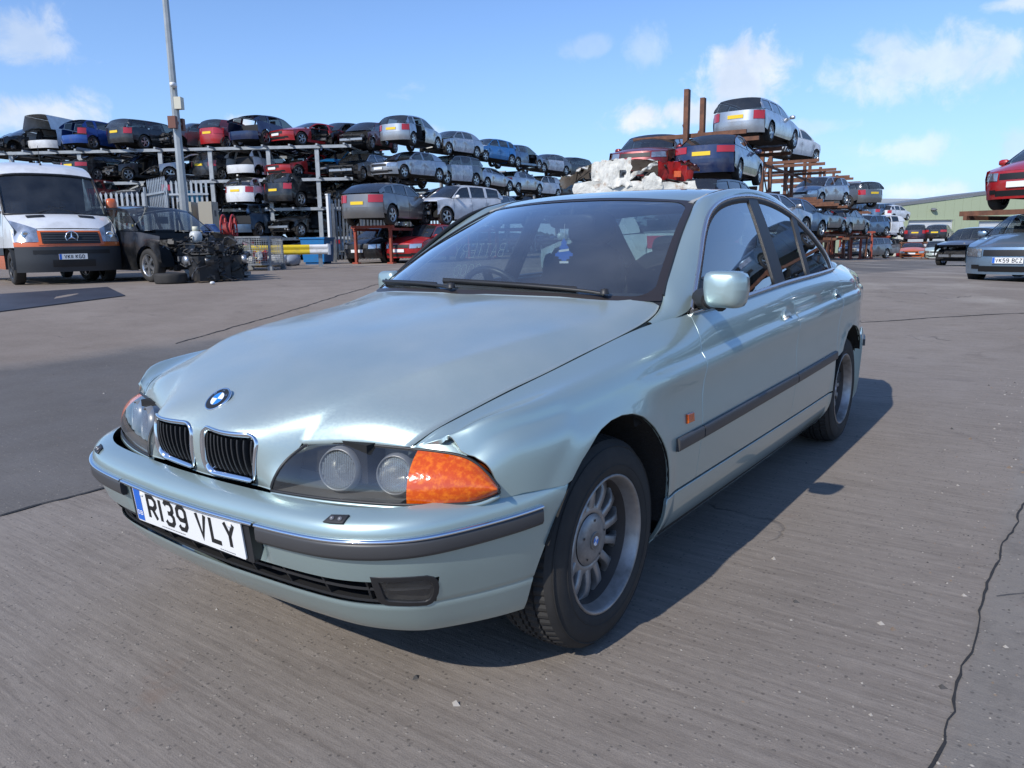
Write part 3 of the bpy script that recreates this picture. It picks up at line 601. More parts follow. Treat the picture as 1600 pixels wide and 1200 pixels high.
# ---------------------------------------------------------------- green gabled workshop and the white warehouse
GREENC = pbr('green_cladding', (.36, .41, .27), .55); CREAMC = pbr('cream_cladding', (.68, .67, .60), .6); ROOFG = pbr('grey_roof_sheet', (.17, .18, .19), .5); DOORG = pbr('pale_roller_door', (.60, .62, .63), .5)
def workshop():
    A = Vector((-91.64, -14.28, -1.0)); d = Vector((-12.57, 17.17, 0)).normalized(); n = Vector((d.y, -d.x, 0)); n = n if n.dot(Vector((CAM[0], CAM[1], 0))-Vector((A.x, A.y, 0))) > 0 else -n
    root = empty('workshop', A, atan2(d.y, d.x), 'green metal clad workshop with a pale roller door behind the parked cars', 'building')
    sg = 1 if (Matrix.Rotation(-atan2(d.y, d.x), 3, 'Z') @ n).y > 0 else -1      # front faces local sg*y
    LN, EV, SL = 46., 5.4, .115
    eave = lambda x: EV+SL*min(x, LN-x)
    doors = [(1.3, 6.2, 3.9), (9.0, 13.8, 3.7)]; edges = sorted({0., LN, 1.3, 6.2, 9.0, 13.8}); xs = []
    for a, c in zip(edges[:-1], edges[1:]):
        k = max(1, int(round((c-a)/1.05))); xs += [a+(c-a)*i/k for i in range(k)]
    xs += [LN]
    for a, c in zip(xs[:-1], xs[1:]):
        m_ = (a+c)/2; zb = 0.
        for (p, q, hh) in doors:
            if p <= m_ <= q: zb = hh+.12
        if zb == 0.:
            b = MB(); b.box((m_, 0, 1.15), (c-a-.012, .06, 2.30)); b.obj('lower_panel', CREAMC, root); zb = 2.33
        b = MB(); P = [(a+.006, zb), (c-.006, zb), (c-.006, eave(c)), (a+.006, eave(a))]; b.prism(P, -.05, .05, axis='y'); b.obj('wall_panel', GREENC, root)
    for (p, q, hh) in doors:
        b = MB(); b.box(((p+q)/2, -sg*.18, hh/2), (q-p, .02, hh)); dr = b.obj('roller_door', DOORG, root)
        for k in range(18): b = MB(); z = hh*(k+.5)/18; b.box(((p+q)/2, -sg*.155, z), (q-p-.1, .03, hh/18-.03)); b.obj('door_slat', DOORG, dr)
        for x in (p-.06, q+.06): b = MB(); b.box((x, sg*.02, hh/2), (.14, .22, hh)); b.obj('door_jamb', GREENC, root)
        b = MB(); b.box(((p+q)/2, sg*.02, hh+.06), (q-p+.26, .22, .12)); b.obj('door_lintel', GREENC, root)
    b = MB(); P = [(-.25, EV-.02), (LN/2, EV+SL*LN/2+.02), (LN+.25, EV-.02), (LN+.25, EV+.30), (LN/2, EV+SL*LN/2+.34), (-.25, EV+.30)]; b.prism(P, -.10, .14, axis='y') if sg > 0 else b.prism(P, -.14, .10, axis='y'); b.obj('roof_edge', ROOFG, root)
    b = MB(); b.add([(-.2, 0, EV+.1), (LN/2, 0, EV+SL*LN/2+.1), (LN/2, -sg*30, EV+SL*LN/2+.1), (-.2, -sg*30, EV+.1), (LN+.2, 0, EV+.1), (LN+.2, -sg*30, EV+.1)], [(0, 1, 2, 3), (1, 4, 5, 2)]); b.obj('roof', ROOFG, root)
    b = MB(); b.box((-.02, -sg*15, EV/2), (.1, 29.9, EV)); b.obj('side_wall', GREENC, root)
    b = MB(); b.lathe([(0, .05), (.12, .05), (.12, -.2), (0, -.2)], (.12, sg*.14, EV-1.0), 'z', 10); b.bar((.12, sg*.14, EV-.9), (.12, sg*.14, .1), .1, .1); b.obj('drain_pipe', CREAMC, root)
    b = MB(); b.lathe([(0, .06), (.28, .03), (.32, -.08), (.15, -.2), (0, -.22)], (3.9, sg*.28, 5.05), 'z', 14); b.box((3.9, sg*.12, 5.08), (.4, .14, .2)); b.obj('wall_lamp', ROOFG, root)
workshop()
def warehouse():
    root = empty('warehouse', (-145.38, -33.98, -1.0), atan2(.76, -.65), 'long white warehouse with a curved grey roof far behind the stacked cars', 'building'); WC = pbr('white_cladding', (.72, .74, .76), .6); WR_ = pbr('pale_grey_roof', (.30, .33, .36), .5)
    for k in range(12): b = MB(); b.box((2+k*4.0, 0, 3.5), (3.95, .2, 7.0)); b.obj('wall_panel', WC, root)
    tz_ = lambda x: 7.0+1.9*(1-((x-6)/34)**2*.9)
    b = MB(); P = [[(x, -y, max(6.9, tz_(x))+q) for y, q in ((-22, .15), (-11, .2), (-2, .1), (.4, 0), (.42, -.85))] for x in np.linspace(-3, 46, 16)]; b.grid(np.array(P)); b.obj('roof', WR_, root)
    b = MB(); b.box((22, 12, 3.4), (48, 22, 6.8)); b.obj('hall', WC, root)
warehouse()

# ---------------------------------------------------------------- palisade fences
GALV = pbr('galvanised_steel', (.46, .48, .49), .45, .55, vary=(3, (.30, .32, .33), .4, .7)); GALVD = pbr('weathered_galvanised', (.30, .32, .33), .5, .5, vary=(4, (.19, .20, .21), .4, .7))
def fence(label, p, q, h=2.4, pitch=.16, mat=GALV, posts=True, group=None):
    p = Vector((*p, float(terr(*p)))); q = Vector((*q, float(terr(*q)))); L_ = (q-p).length; root = empty('palisade_fence', p, atan2(q.y-p.y, q.x-p.x), label, 'fence', group)
    for z in (.45, h-.45): b = MB(); b.box((L_/2, -.05, z), (L_, .05, .06)); b.obj('rail', mat, root)
    if posts:
        for k in range(int(L_/2.75)+1): b = MB(); b.box((min(k*2.75, L_), -.10, h*.46), (.10, .06, h*.92)); b.obj('post', mat, root)
    w = .034; me = MB(); hh = h; me.prism([(-w, .08), (w, .08), (w, hh-.16), (w*1.25, hh-.08), (0, hh), (-w*1.25, hh-.08), (-w, hh-.16)], -.012, .004, axis='y'); me.bar((-w, .012, .1), (-w, .012, hh-.2), .006, .02); me = me.mesh('pale', mat)
    for k in range(int(L_/pitch)+1): o = link('pale', me, root); o.location = (k*pitch, 0, 0)
    return root
fence('galvanised palisade fence just behind the white van', (-9.65, -23.02), (-10.98, -21.19)); fence('short angled palisade panel left of the lamp post', (-10.98, -21.19), (-10.60, -19.5), 2.75)
fence('tall palisade panel right behind the lamp post', (-12.14, -22.14), (-12.95, -21.05), 2.85)
fence('tall palisade gate right of the blue bin, under the raised cars', (-19.95, -23.2), (-24.81, -20.92), 2.6, .15, GALVD)
b = MB(); b.box((0, 0, 1.38), (.13, .13, 2.76)); b.box((0, 0, 2.78), (.17, .17, .05)); o = b.obj('gate_post', pbr('pale_painted_steel', (.68, .69, .68), .5)); o.location = (-19.78, -23.22, .45); tag(o, 'pale square gate post between the blue bin and the palisade gate', 'post')

# ---------------------------------------------------------------- grey racks
STEEL = pbr('rack_grey_steel', (.36, .385, .40), .5, .35, vary=(2.5, (.24, .26, .27), .4, .7)); RUST = pbr('rusty_brown_steel', (.115, .052, .032), .75, .1, vary=(5, (.20, .085, .045), .4, .65), bump=(40, .4, 4, .003)); REDST = pbr('red_oxide_steel', (.34, .060, .030), .65, .05, vary=(4, (.20, .05, .03), .45, .7))
def rack(name, label, A, B, depth, levels, bays, mat, group=None, ext=.0, pw=.20, arms=True, toph=None):
    """uprights in two rows along A-B, beams along each level and cross arms that carry the cars"""
    A = Vector((A[0], A[1], .45)); B = Vector((B[0], B[1], .45)); L_ = (B-A).length; root = empty(name, A, atan2(B.y-A.y, B.x-A.x), label, 'rack', group)
    H = (toph or max(levels))-.45; pm = MB(); pm.box((0, 0, H/2), (pw, pw*.55, H)); pm.box((0, pw*.3, H/2), (pw*.35, pw*.5, H)); pm = pm.mesh('upright', mat)
    for t in bays:
        for y in (0, depth): o = link('upright', pm, root); o.location = (t, y, 0)
    for z in levels:
        for y in (0, depth): b = MB(); b.box((L_/2, y+(.10 if y else -.10), z-.45-.09), (L_+.6, .07, .14)); b.obj('long_beam', mat, root)
    if arms:
        am = MB(); am.box((0, depth/2, -.04), (.09, depth+1.5, .08)); am = am.mesh('cross_arm', mat)
        for z in levels:
            n = int(L_/1.25)
            for k in range(n+1): o = link('cross_arm', am, root); o.location = (L_*k/n+.11, 0, z-.45-.02)
    return root
rack('car_rack', 'long grey steel rack facing the yard, packed with stripped cars', (-15.1, -41.47), (-24.39, -27.08), 4.0, (1.60, 3.03, 4.42, 5.95), [.3, 3.8, 7.9, 10.4, 13.3, 15.7], STEEL, 'grey steel car racks')
_ra, _rb = Vector((-26.0, -28.2)), Vector((-53.6, -31.3)); 
rack('car_rack', 'grey steel rack running away from the yard behind the raised cars', tuple(_ra), tuple(_rb), 2.2, (1.45, 2.80, 4.27, 5.85), [.3, 3.6, 7.6, 11.4, 15.2, 19.4, 23.4, 27.4], STEEL, 'grey steel car racks')
def stand(x, y, rz, z, label, mat=REDST, l=3.2, w=1.5, group=None, zb=None, legs=((-1, -1), (-1, 1), (1, -1), (1, 1)), t=.11):
    """a low steel frame that holds one car up"""
    zb = float(terr(x, y)) if zb is None else zb; root = empty('car_stand', (x, y, zb), rz, label, 'stand', group); H = z-zb
    for sx in (-1, 1):
        for sy in (-1, 1):
            if (sx, sy) in legs: b = MB(); b.box((sx*l*.40, sy*w/2, H/2), (t, t*.8, H-.002)); b.obj('leg', mat, root); b = MB(); b.box((sx*l*.40, sy*w/2, .03), (t*2.2, t*2.2, .06)); b.obj('foot', mat, root)
        b = MB(); b.box((sx*l*.40, 0, H-.06), (t*.8, w+.3, .10)); b.obj('cross_beam', mat, root)
    for sy in (-1, 1): b = MB(); b.box((0, sy*w/2, H-.15), (l*.8+.2, t*.7, .09)); b.obj('side_beam', mat, root)
    return root
# ---------------------------------------------------------------- rusty cantilever rack
def cantilever():
    A = Vector((-20.67, -7.96, .40)); d = Vector((-.995, -.105, 0)).normalized(); root = empty('rusty_car_rack', A, atan2(d.y, d.x), 'tall rusty brown cantilever rack with long arms, right of centre', 'rack')
    pm = MB(); pm.box((0, 0, 2.45), (.22, .14, 5.5)); pm = pm.mesh('upright', RUST)
    for i, s in enumerate([0, 1.65, 5.2, 6.85, 10.4, 12.0, 15.4, 17.0, 20.4, 22.0, 25.6, 27.2, 31, 32.6]):
        o = link('upright', pm, root); o.location = (s, 0, -.35*(i > 1)); l = 3.5 if i < 4 else 4.4
        arm = MB(); arm.box((0, 0, 0), (.10, l, .12)); arm = arm.mesh('arm', RUST)
        for j, z in enumerate((1.18, 2.82, 4.34)):
            if (j == 2 and i >= 12): continue
            o = link('arm', arm, root); o.location = (s+.17, .0, z-.40-.07+(.0 if i % 2 else .012))
        b = MB(); b.bar((s, -1.4, -.35*(i > 1)+.05), (s, 1.4, -.35*(i > 1)+.05), .2, .1); b.obj('foot', RUST, root)
    for i, s in enumerate([0, 5.2, 10.4, 15.4, 20.4, 25.6, 31]):
        for a, c in ((.6, 2.4), (2.4, .6), (2.7, 4.2), (4.2, 2.7)): b = MB(); b.bar((s, .1, a), (s+1.65, .1, c), .05, .05); b.obj('brace', RUST, root)
    for z in (1.0, 4.2): b = MB(); b.box((18.8, -.12, z-.40), (28, .06, .10)); b.obj('tie_beam', RUST, root)
cantilever()
# ================================================================ the yard's other vehicles: one builder, many shapes and states
def paint(name, col, rough=.32, metal=.35, coat=.8):
    return pbr(name, col, rough, metal, coat=coat, dirt=(3.0, (.16, .15, .14), .45, .85, .45))
CP = dict(black=paint('black_car_paint', (.012, .013, .015)), navy=paint('navy_car_paint', (.012, .026, .085)), blue=paint('blue_car_paint', (.012, .075, .32)), skyblue=paint('sky_blue_car_paint', (.02, .21, .50)),
          red=paint('red_car_paint', (.42, .012, .014), metal=.1), darkred=paint('dark_red_car_paint', (.20, .010, .014), metal=.3), white=paint('white_car_paint', (.74, .75, .75), metal=0.), silver=paint('silver_car_paint', (.46, .48, .50), metal=.7),
          grey=paint('grey_car_paint', (.17, .175, .18), metal=.6), darkgrey=paint('dark_grey_car_paint', (.06, .064, .07), metal=.5), charcoal=paint('charcoal_car_paint', (.032, .035, .040), metal=.4), ice=paint('ice_blue_car_paint', (.26, .38, .50), metal=.65),
          bronze=paint('warm_grey_car_paint', (.215, .205, .195), metal=.6), orange=paint('orange_car_paint', (.75, .16, .02), metal=.1), mint=paint('pale_mint_car_paint', (.55, .66, .62), metal=.2), steelblue=paint('steel_blue_car_paint', (.10, .17, .26), metal=.6),
          purple=paint('dark_purple_car_paint', (.05, .035, .06), metal=.4), cream=paint('cream_car_paint', (.70, .67, .58), metal=0.))
GDARK = glassmat('car_glass_dark', (.5, .55, .56), dust=.03, refl=1.1, dark=.62)
GCLEAR = glassmat('car_glass_clear', (.74, .80, .80), dust=.05, refl=1.0, dark=.15)
HEADL = pbr('headlamp_unit', (.50, .52, .54), .10, .7, coat=1., vary=(4, (.30, .31, .32), .45, .6))
TAILR = pbr('tail_lamp_red', (.42, .010, .012), .15, coat=.9)
GRIL = pbr('grille_black', (.010, .010, .011), .55)
JUNK = pbr('bare_engine_metal', (.20, .20, .20), .42, .7, vary=(11, (.035, .033, .032), .42, .58))
JUNKD = pbr('dark_engine_plastic', (.016, .016, .017), .55, vary=(9, (.06, .055, .05), .5, .7))
BAREM = pbr('bare_crash_beam', (.42, .43, .44), .35, .8)
RIM1 = pbr('silver_wheel', (.50, .51, .52), .28, .85); RIMD = pbr('dark_wheel', (.06, .06, .062), .4, .6)
WRAPM = pbr('plastic_wrap', (.42, .45, .49), .18, 0., coat=1., bump=(6, .8, 4, .05), vary=(5, (.62, .65, .68), .45, .62))
SEATC = pbr('dark_car_seat', (.04, .04, .043), .85)

TYPES = dict(
    hatch=dict(L=4.0, W=1.72, H=1.48, wb=2.50, fo=.80, r=.305, xc=.98, zc=.99, xw=.22, zw=1.41, xp=-.35, xr=-1.42, zr=1.39, xg=-1.84, zg=1.00, xt=-1.90, zt=.98, zn=.74, b0=.93, b1=1.02),
    mini=dict(L=3.6, W=1.62, H=1.50, wb=2.35, fo=.72, r=.29, xc=.92, zc=1.0, xw=.22, zw=1.43, xp=-.35, xr=-1.38, zr=1.42, xg=-1.68, zg=1.02, xt=-1.72, zt=1.0, zn=.78, b0=.94, b1=1.02),
    saloon=dict(L=4.6, W=1.78, H=1.43, wb=2.72, fo=.86, r=.315, xc=1.02, zc=.98, xw=.25, zw=1.36, xp=-.35, xr=-1.10, zr=1.35, xg=-1.68, zg=1.03, xt=-2.22, zt=1.00, zn=.72, b0=.92, b1=1.0),
    estate=dict(L=4.6, W=1.80, H=1.45, wb=2.74, fo=.84, r=.325, xc=1.05, zc=1.0, xw=.30, zw=1.39, xp=-.35, xr=-1.90, zr=1.37, xg=-2.15, zg=.98, xt=-2.20, zt=.96, zn=.74, b0=.94, b1=1.02),
    suv=dict(L=4.5, W=1.85, H=1.66, wb=2.66, fo=.88, r=.35, xc=1.05, zc=1.12, xw=.35, zw=1.58, xp=-.3, xr=-1.78, zr=1.56, xg=-2.10, zg=1.12, xt=-2.14, zt=1.10, zn=.92, b0=1.06, b1=1.16),
    crossover=dict(L=4.5, W=1.85, H=1.57, wb=2.68, fo=.88, r=.36, xc=1.06, zc=1.10, xw=.30, zw=1.50, xp=-.25, xr=-1.35, zr=1.46, xg=-2.06, zg=1.13, xt=-2.14, zt=1.08, zn=.88, b0=1.04, b1=1.16),
    coupe=dict(L=4.3, W=1.78, H=1.31, wb=2.52, fo=.88, r=.315, xc=.78, zc=.93, xw=.05, zw=1.25, xp=-.40, xr=-.95, zr=1.24, xg=-1.62, zg=.97, xt=-2.05, zt=.93, zn=.66, b0=.87, b1=.95),
    van=dict(L=4.7, W=1.86, H=1.90, wb=2.95, fo=.85, r=.325, xc=1.45, zc=1.12, xw=.85, zw=1.74, xp=0., xr=-2.28, zr=1.86, xg=-2.30, zg=1.15, xt=-2.32, zt=1.12, zn=.92, b0=1.08, b1=1.14))

def gwheel(r, dark):
    key = ('gw', round(r, 3), dark)
    if key in MAT: return MAT[key]
    t = MB(); w = .20
    t.lathe([(r*.66, .0), (r*.72, .012), (r*.90, .008), (r*.975, -.012), (r, -.035), (r, -w+.035), (r*.975, -w+.012), (r*.9, -w), (r*.66, -w)], (0, 0, 0), 'y', 28)
    m = MB(); m.lathe([(r*.67, .004), (r*.64, .006), (r*.61, -.01), (r*.58, -.06), (r*.58, -w+.02)], (0, 0, 0), 'y', 28)
    for k in range(5):
        a = 2*pi*k/5; P = []
        for rr, hw, h in ((r*.08, r*.10, -.012), (r*.30, r*.085, -.008), (r*.62, r*.13, -.014)):
            P.append([(rr*cos(a)-q*hw*sin(a), h+d, rr*sin(a)+q*hw*cos(a)) for q, d in ((-1, -.03), (-.9, 0), (.9, 0), (1, -.03))])
        m.grid(np.array(P), flip=True, smooth=False)
    m.disc((0, -.008, 0), r*.13, 'y', 12); m.v[-12:] = m.v[-12:][::-1]
    d = MB(); d.lathe([(r*.58, -.11), (0, -.11)], (0, 0, 0), 'y', 20)
    MAT[key] = [(t.mesh('tyre', RUB), m.mesh('wheel_rim', RIMD if dark else RIM1), d.mesh('brake_disc', JUNKD)), tuple(q.mirror().mesh(n, mm) for q, n, mm in ((t, 'tyre', RUB), (m, 'wheel_rim', RIMD if dark else RIM1), (d, 'brake_disc', JUNKD)))]
    return MAT[key]

def engine_mess(mb, box, n, rng, m0=0, m1=1, s=1.):
    """a heap of blocks, pipes and hoses inside box ((x0,x1),(y0,y1),(z0,z1))"""
    (x0, x1), (y0, y1), (z0, z1) = box
    for _ in range(n):
        c = (rng.uniform(x0, x1), rng.uniform(y0, y1), rng.uniform(z0, z1)); k = rng.random(); m = m0 if rng.random() < .38 else m1
        if k < .45: mb.box(c, (rng.uniform(.06, .26)*s, rng.uniform(.06, .26)*s, rng.uniform(.05, .2)*s), m, R=Matrix.Rotation(rng.uniform(0, 3), 3, 'Z') @ Matrix.Rotation(rng.uniform(-.5, .5), 3, 'X'))
        elif k < .65: 
            r = rng.uniform(.04, .10)*s; mb.lathe([(0, -.05), (r, -.05), (r, .05), (0, .05)], c, rng.choice('xyz'), 10, m)
        else:
            p = [Vector(c)+Vector((rng.uniform(-.2, .2), rng.uniform(-.2, .2), rng.uniform(-.12, .12)))*i*s*.8 for i in range(4)]; mb.tube([(q.x, min(max(q.y, y0-.1), y1+.1), min(max(q.z, z0-.05), z1+.12)) for q in p], rng.uniform(.012, .03)*s, 6, m)

def gencar(name, kind, col, loc, rz, label, cat='car', group=None, miss=(), lod=0, plate=None, face='wide', dark_rims=False, clear=False, pitch=0., roll=0., text=None, seed=0, trim=None, badge=None, ov=None):
    """miss: any of bonnet front doorf doorr gate wheels glassf glassr lights wrapf wraps tailglass"""
    T = dict(TYPES[kind]); T.update(ov or {}); rng = random.Random(seed*7+3); miss = set(miss)
    P = CP[col]; L_, W_, H = T['L'], T['W']/2, T['H']; xf, xb = L_/2, -L_/2; x1 = xf-T['fo']; x2 = x1-T['wb']; r = T['r']
    root = empty(name, loc, 0, label, cat, group, R=(Matrix.Rotation(rz, 4, 'Z') @ Matrix.Rotation(pitch, 4, 'Y') @ Matrix.Rotation(roll, 4, 'X')).to_euler())
    gl = GCLEAR if clear else GDARK
    step = .16 if lod == 0 else .3
    def tz(x):   # top of the side below the glass
        return np.interp(x, [xb+.25, T['xt']+.3, T['xg'], T['xc'], xf-.35], [T['zt'], T['zt'], T['b1'], T['b0'], T['zn']+.03])
    def S2(u, v):
        u = np.asarray(u, float); v = np.asarray(v, float); q = np.clip((v-.25)/(1.1*H/1.5-.25), -.3, 1.2)
        y = W_*(1-.035*(np.abs(u)/(L_/2))**4)*(1-.10*(q-.42)**2/.34-.05*np.clip(q-.75, 0, 1)**2*8*.25)+.012*np.exp(-((v-tz(u)*.78)/.03)**2)
        for cx in (x1, x2):
            d = np.hypot(u-cx, v-r); y = y+.014*np.clip(1-np.abs(d-r*1.16)/.08, 0, 1)
        return np.stack([u, y, v], 1)
    yb = lambda x: float(S2(np.array([x]), np.array([tz(x)-.005]))[0, 1])
    roofz = Pchip([(T['xc'], T['b0']+.02), ((T['xc']+T['xw'])/2, (T['b0']+T['zw'])/2+.02), (T['xw'], T['zw']-.03), (T['xp'], H-.055), (T['xr'], T['zr']-.03), ((T['xr']*.45+T['xg']*.55), (T['zr']*.45+T['zg']*.55)+.03), (T['xg']-.02, T['b1']+.01)])
    yroof = W_*.70
    def G2(u, v):
        u = np.asarray(u, float); v = np.asarray(v, float); zb = tz(u); q = np.clip((v-zb)/(H-1.0), 0, 1.3); b = S2(u, zb)[:, 1]
        return np.stack([u, b*(1-q)+(yroof*(1-.10*np.abs((u-T['xp'])/2)**2))*q+.035*q*(1-q)*2-.004, v], 1)
    def pan(nm, poly, Sf, mat, off=0., holes=(), st=None, both=True, parent=root):
        for s in ((1, -1) if both else (1,)): panel(nm, poly, Sf, st or step, mat, parent, flip=-1, mirror=s < 0, gap=.006, offset=off, holes=holes, thick=False, gridstep=(st or step)*1.2)
    def garc(cx, a0, a1, n=11, k=1.17): return [(cx+r*k*cos(a), max(.20, r+r*k*sin(a))) for a in np.linspace(radians(a0), radians(a1), n)]
    zs = .24; xfe, xbe = xf-.38, xb+.34
    xA = T['xc']-.10; two = kind in ('coupe',); xB = xA-(1.28 if two else 1.02); xC = max(x2+r*.9, xB-.95)
    topl = lambda a, b, n=5: [(x, float(tz(x))) for x in np.linspace(a, b, n)]
    # ---- wings, doors, quarters
    pan('front_wing', [(xA, zs)]+topl(xA, xfe, 6)+[(xfe, .62), (xfe, .40)]+garc(x1, 12, 180), S2, P)
    sidewrap = WRAPM if 'wraps' in miss else P
    if 'doorf' not in miss: pan('front_door', [(xB, zs), (xA, zs)]+topl(xA, xB), S2, sidewrap)
    ar = garc(x2, 0, 178)
    if not two:
        if 'doorr' not in miss: pan('rear_door', [(xB, zs)]+topl(xB, xC)+[(xC, r+r*1.1)]+[p for p in garc(x2, 0, 60, 6)[::-1] if p[0] > xC]+[(x2+r*1.17, zs)], S2, sidewrap)
        pan('rear_quarter', topl(xC, xbe, 5)+[(xbe, .40)]+[p for p in ar[::-1] if p[0] <= xC]+[(xC, r+r*1.1)], S2, P)
    else: pan('rear_quarter', [(xB, zs)]+topl(xB, xbe, 6)+[(xbe, .40)]+ar[::-1]+[(x2+r*1.17, zs)], S2, P)
    # ---- glasshouse frame with openings
    xs = np.linspace(T['xc']-.02, T['xg']+.02, 22); top = [(x, float(roofz(x)[0])) for x in xs]; bot = [(x, float(tz(x))+.004) for x in xs[::-1]]
    fr = top+bot
    def win(a, b, ins=.055):
        X = np.linspace(a, b, 8); t = [(x, float(roofz(x)[0])-ins) for x in X]; d = [(x, float(tz(x))+.02) for x in X]; t = [(x, max(z, dz+.012)) for (x, z), (_, dz) in zip(t, d)]; return np.array(t+d[::-1])
    vanbody = kind == 'van'
    wins = [win(T['xc']-.24, xB+.06)]
    if not two and not vanbody: wins += [win(xB-.05, max(xC+.05, T['xr']+.1) if kind in ('saloon', 'crossover') else xC+.06)]
    if kind in ('estate', 'suv', 'crossover', 'hatch') and xC-.16 > T['xg']+.25: wins.append(win(xC-.10, T['xg']+(.30 if kind != 'crossover' else .45)))
    if two: wins.append(win(xB-.07, T['xg']+.45))
    pan('window_surround', fr, G2, P, 0., holes=wins, st=.2)
    for i, w in enumerate(wins):
        if ('glassf' in miss or 'doorf' in miss) and i == 0: continue
        if ('glassr' in miss or 'doorr' in miss) and i == 1: continue
        pan('side_window', w, G2, gl, -.012, st=.3)
    # ---- roof, screens
    fr_ = np.linspace(-1, 1, 11); xr_ = np.linspace(T['xw'], T['xr'], 9); R_ = []
    for x in xr_:
        e = G2(np.array([x]), roofz(x))[0]; R_.append([(x+.06*(1-f*f)*(1 if x == T['xw'] else 0), f*e[1], e[2]+(.055)*(1-abs(f)**2.4)) for f in fr_])
    b = MB(); b.grid(np.array(R_), flip=False); b.obj('roof', P, root)
    def screen(xa, za, xt_, mat, nm, bow):
        e0 = np.array([xa, yb(xa)*.93, za]); e1 = G2(np.array([xt_]), roofz(xt_))[0]; g = []
        for k in np.linspace(0, 1, 5): g.append([((e0*(1-k)+e1*k)*[1, 0, 1]+np.array([bow*(1-f*f)*(1-k*.6), f*(e0[1]*(1-k)+e1[1]*k), (.055*k)*(1-abs(f)**2.4)+.02*4*k*(1-k)])) for f in fr_])
        b = MB(); b.grid(np.array(g), flip=(nm == 'windscreen')); return b.obj(nm, mat, root)
    if 'windscreen' not in miss: screen(T['xc'], T['zc']-.03, T['xw'], gl, 'windscreen', .16)
    # ---- fascias
    def Ff(f, z): return np.stack([xf-.40*np.abs(f)**3.4-.10*np.clip((z-.55)/.4, 0, 1)**1.5-.06*np.clip((.42-z)/.2, 0, 1), f*W_*.965*(1-.02*(z > .8)), z+0*f], -1)
    def Fr(f, z): return np.stack([xb+.36*np.abs(f)**3.6+.05*np.clip((z-.62)/.5, 0, 1)+.05*np.clip((.42-z)/.2, 0, 1), f*W_*.955, z+0*f], -1)
    ff = np.linspace(-1, 1, 17); bm = trim if trim is not None else P
    if 'front' not in miss:
        zz = np.array([.20, .27, .38, .50, .60, .66, T['zn']*.5+.33, T['zn']]); g = np.stack([Ff(ff, np.full(17, z)) for z in zz], 0); b = MB(); b.grid(g, flip=False); fb = b.obj('front_bumper', P, root)
        def patch(fn, f0, f1, z0, z1, mat, nm, off=.012, nf=6, nz=3, sk=0., parent=root):
            q = np.stack([fn(np.linspace(f0, f1, nf)+0*z, np.full(nf, z)) for z in np.linspace(z0, z1, nz)], 0).copy(); sg = 1 if fn is Ff else -1
            q[..., 0] += sg*off; q[..., 2] += sk*np.linspace(0, 1, nf)[None, :]*(1 if abs(f1) > abs(f0) else -1)*1.
            b = MB(); b.grid(q, flip=(sg < 0)); return b.obj(nm, mat, parent)
        zg0 = T['zn']-.17 if face != 'low' else T['zn']-.12
        if face in ('wide', 'low'): patch(Ff, -.52, .52, zg0, T['zn']-.05, GRIL, 'grille', nf=8)
        elif face == 'full': patch(Ff, -.50, .50, .30, T['zn']-.06, GRIL, 'grille', nf=8)
        patch(Ff, -.62, .62, .25, .36, GRIL, 'lower_grille', .008, 8)
        for s in (1, -1):
            if 'lights' not in miss: patch(Ff, s*.56, s*.97, T['zn']-.19, T['zn']-.035, HEADL, 'headlight', .014, 6, 3, .02)
            patch(Ff, s*.60, s*.80, .30, .38, GRIL, 'fog_light_recess', .010, 4, 2)
        if badge: 
            b = MB(); b.lathe([(.07, 0), (.068, .012), (.058, .014), (.055, .008)], (xf-.02, 0, T['zn']-.09), 'x', 20); b.bar((xf-.005, 0, T['zn']-.09), (xf-.005, 0, T['zn']-.035), .012, .01); b.bar((xf-.005, 0, T['zn']-.09), (xf-.005, .045, T['zn']-.125), .012, .01); b.bar((xf-.005, 0, T['zn']-.09), (xf-.005, -.045, T['zn']-.125), .012, .01); b.obj('grille_badge', CHROME, root)
        if plate != 'none':
            b = MB(); px_ = xf+.022; b.box((px_, 0, .47), (.012, .52, .111)); pl_ = b.obj('number_plate', WHITEP, root)
            if text:
                b = MB(); wt = letters(MB(), text, .050, .079, .013, .011, .033, None); letters(b, text, .050, .079, .013, .011, .033, lambda x, y: (px_+.0075, -wt/2+.02+x, .4305+y)); b.obj('lettering', INK, pl_)
                b = MB(); b.box((px_+.0065, -.236, .47), (.001, .044, .106)); b.obj('blue_band', BLUEB, pl_)
    else:
        b = MB(); b.bar((xf-.22, -.62, .48), (xf-.22, .62, .48), .06, .10, 2); b.bar((xf-.30, -.66, T['zn']-.04), (xf-.30, .66, T['zn']-.04), .05, .05, 1)
        engine_mess(b, ((xf-.75, xf-.25), (-.62, .62), (.30, T['zn']-.06)), 26 if lod == 0 else 12, rng); b.box((xf-.42, 0, .52), (.05, 1.0, .38), 1); b.obj('bare_front_end', [JUNK, JUNKD, BAREM], root)
    if 'bonnet' not in miss:
        xs_ = np.linspace(0, 1, 8); g = []
        for k in xs_:
            row = []
            for f in np.linspace(-1, 1, 13):
                a = Ff(np.array([f*.985]), np.array([T['zn']]))[0]; xe = T['xc']+.16*(1-f*f); x = a[0]*(1-k)+xe*k; ye = f*(a[1]/max(abs(f), 1e-6)*abs(f) if False else 1)
                y = f*(W_*.955*(1-k)+yb(T['xc'])*.985*k); ze = float(tz(x))*.999; zc_ = T['zn']*(1-k)+T['zc']*k+.035*4*k*(1-k)+.01
                row.append((x, y, ze+(max(zc_, ze)-ze)*(1-abs(f)**2.6) if k > 0 else T['zn']+.004))
            g.append(row)
        b = MB(); b.grid(np.array(g), flip=False); b.obj('bonnet', WRAPM if 'wrapf' in miss else P, root)
    else:
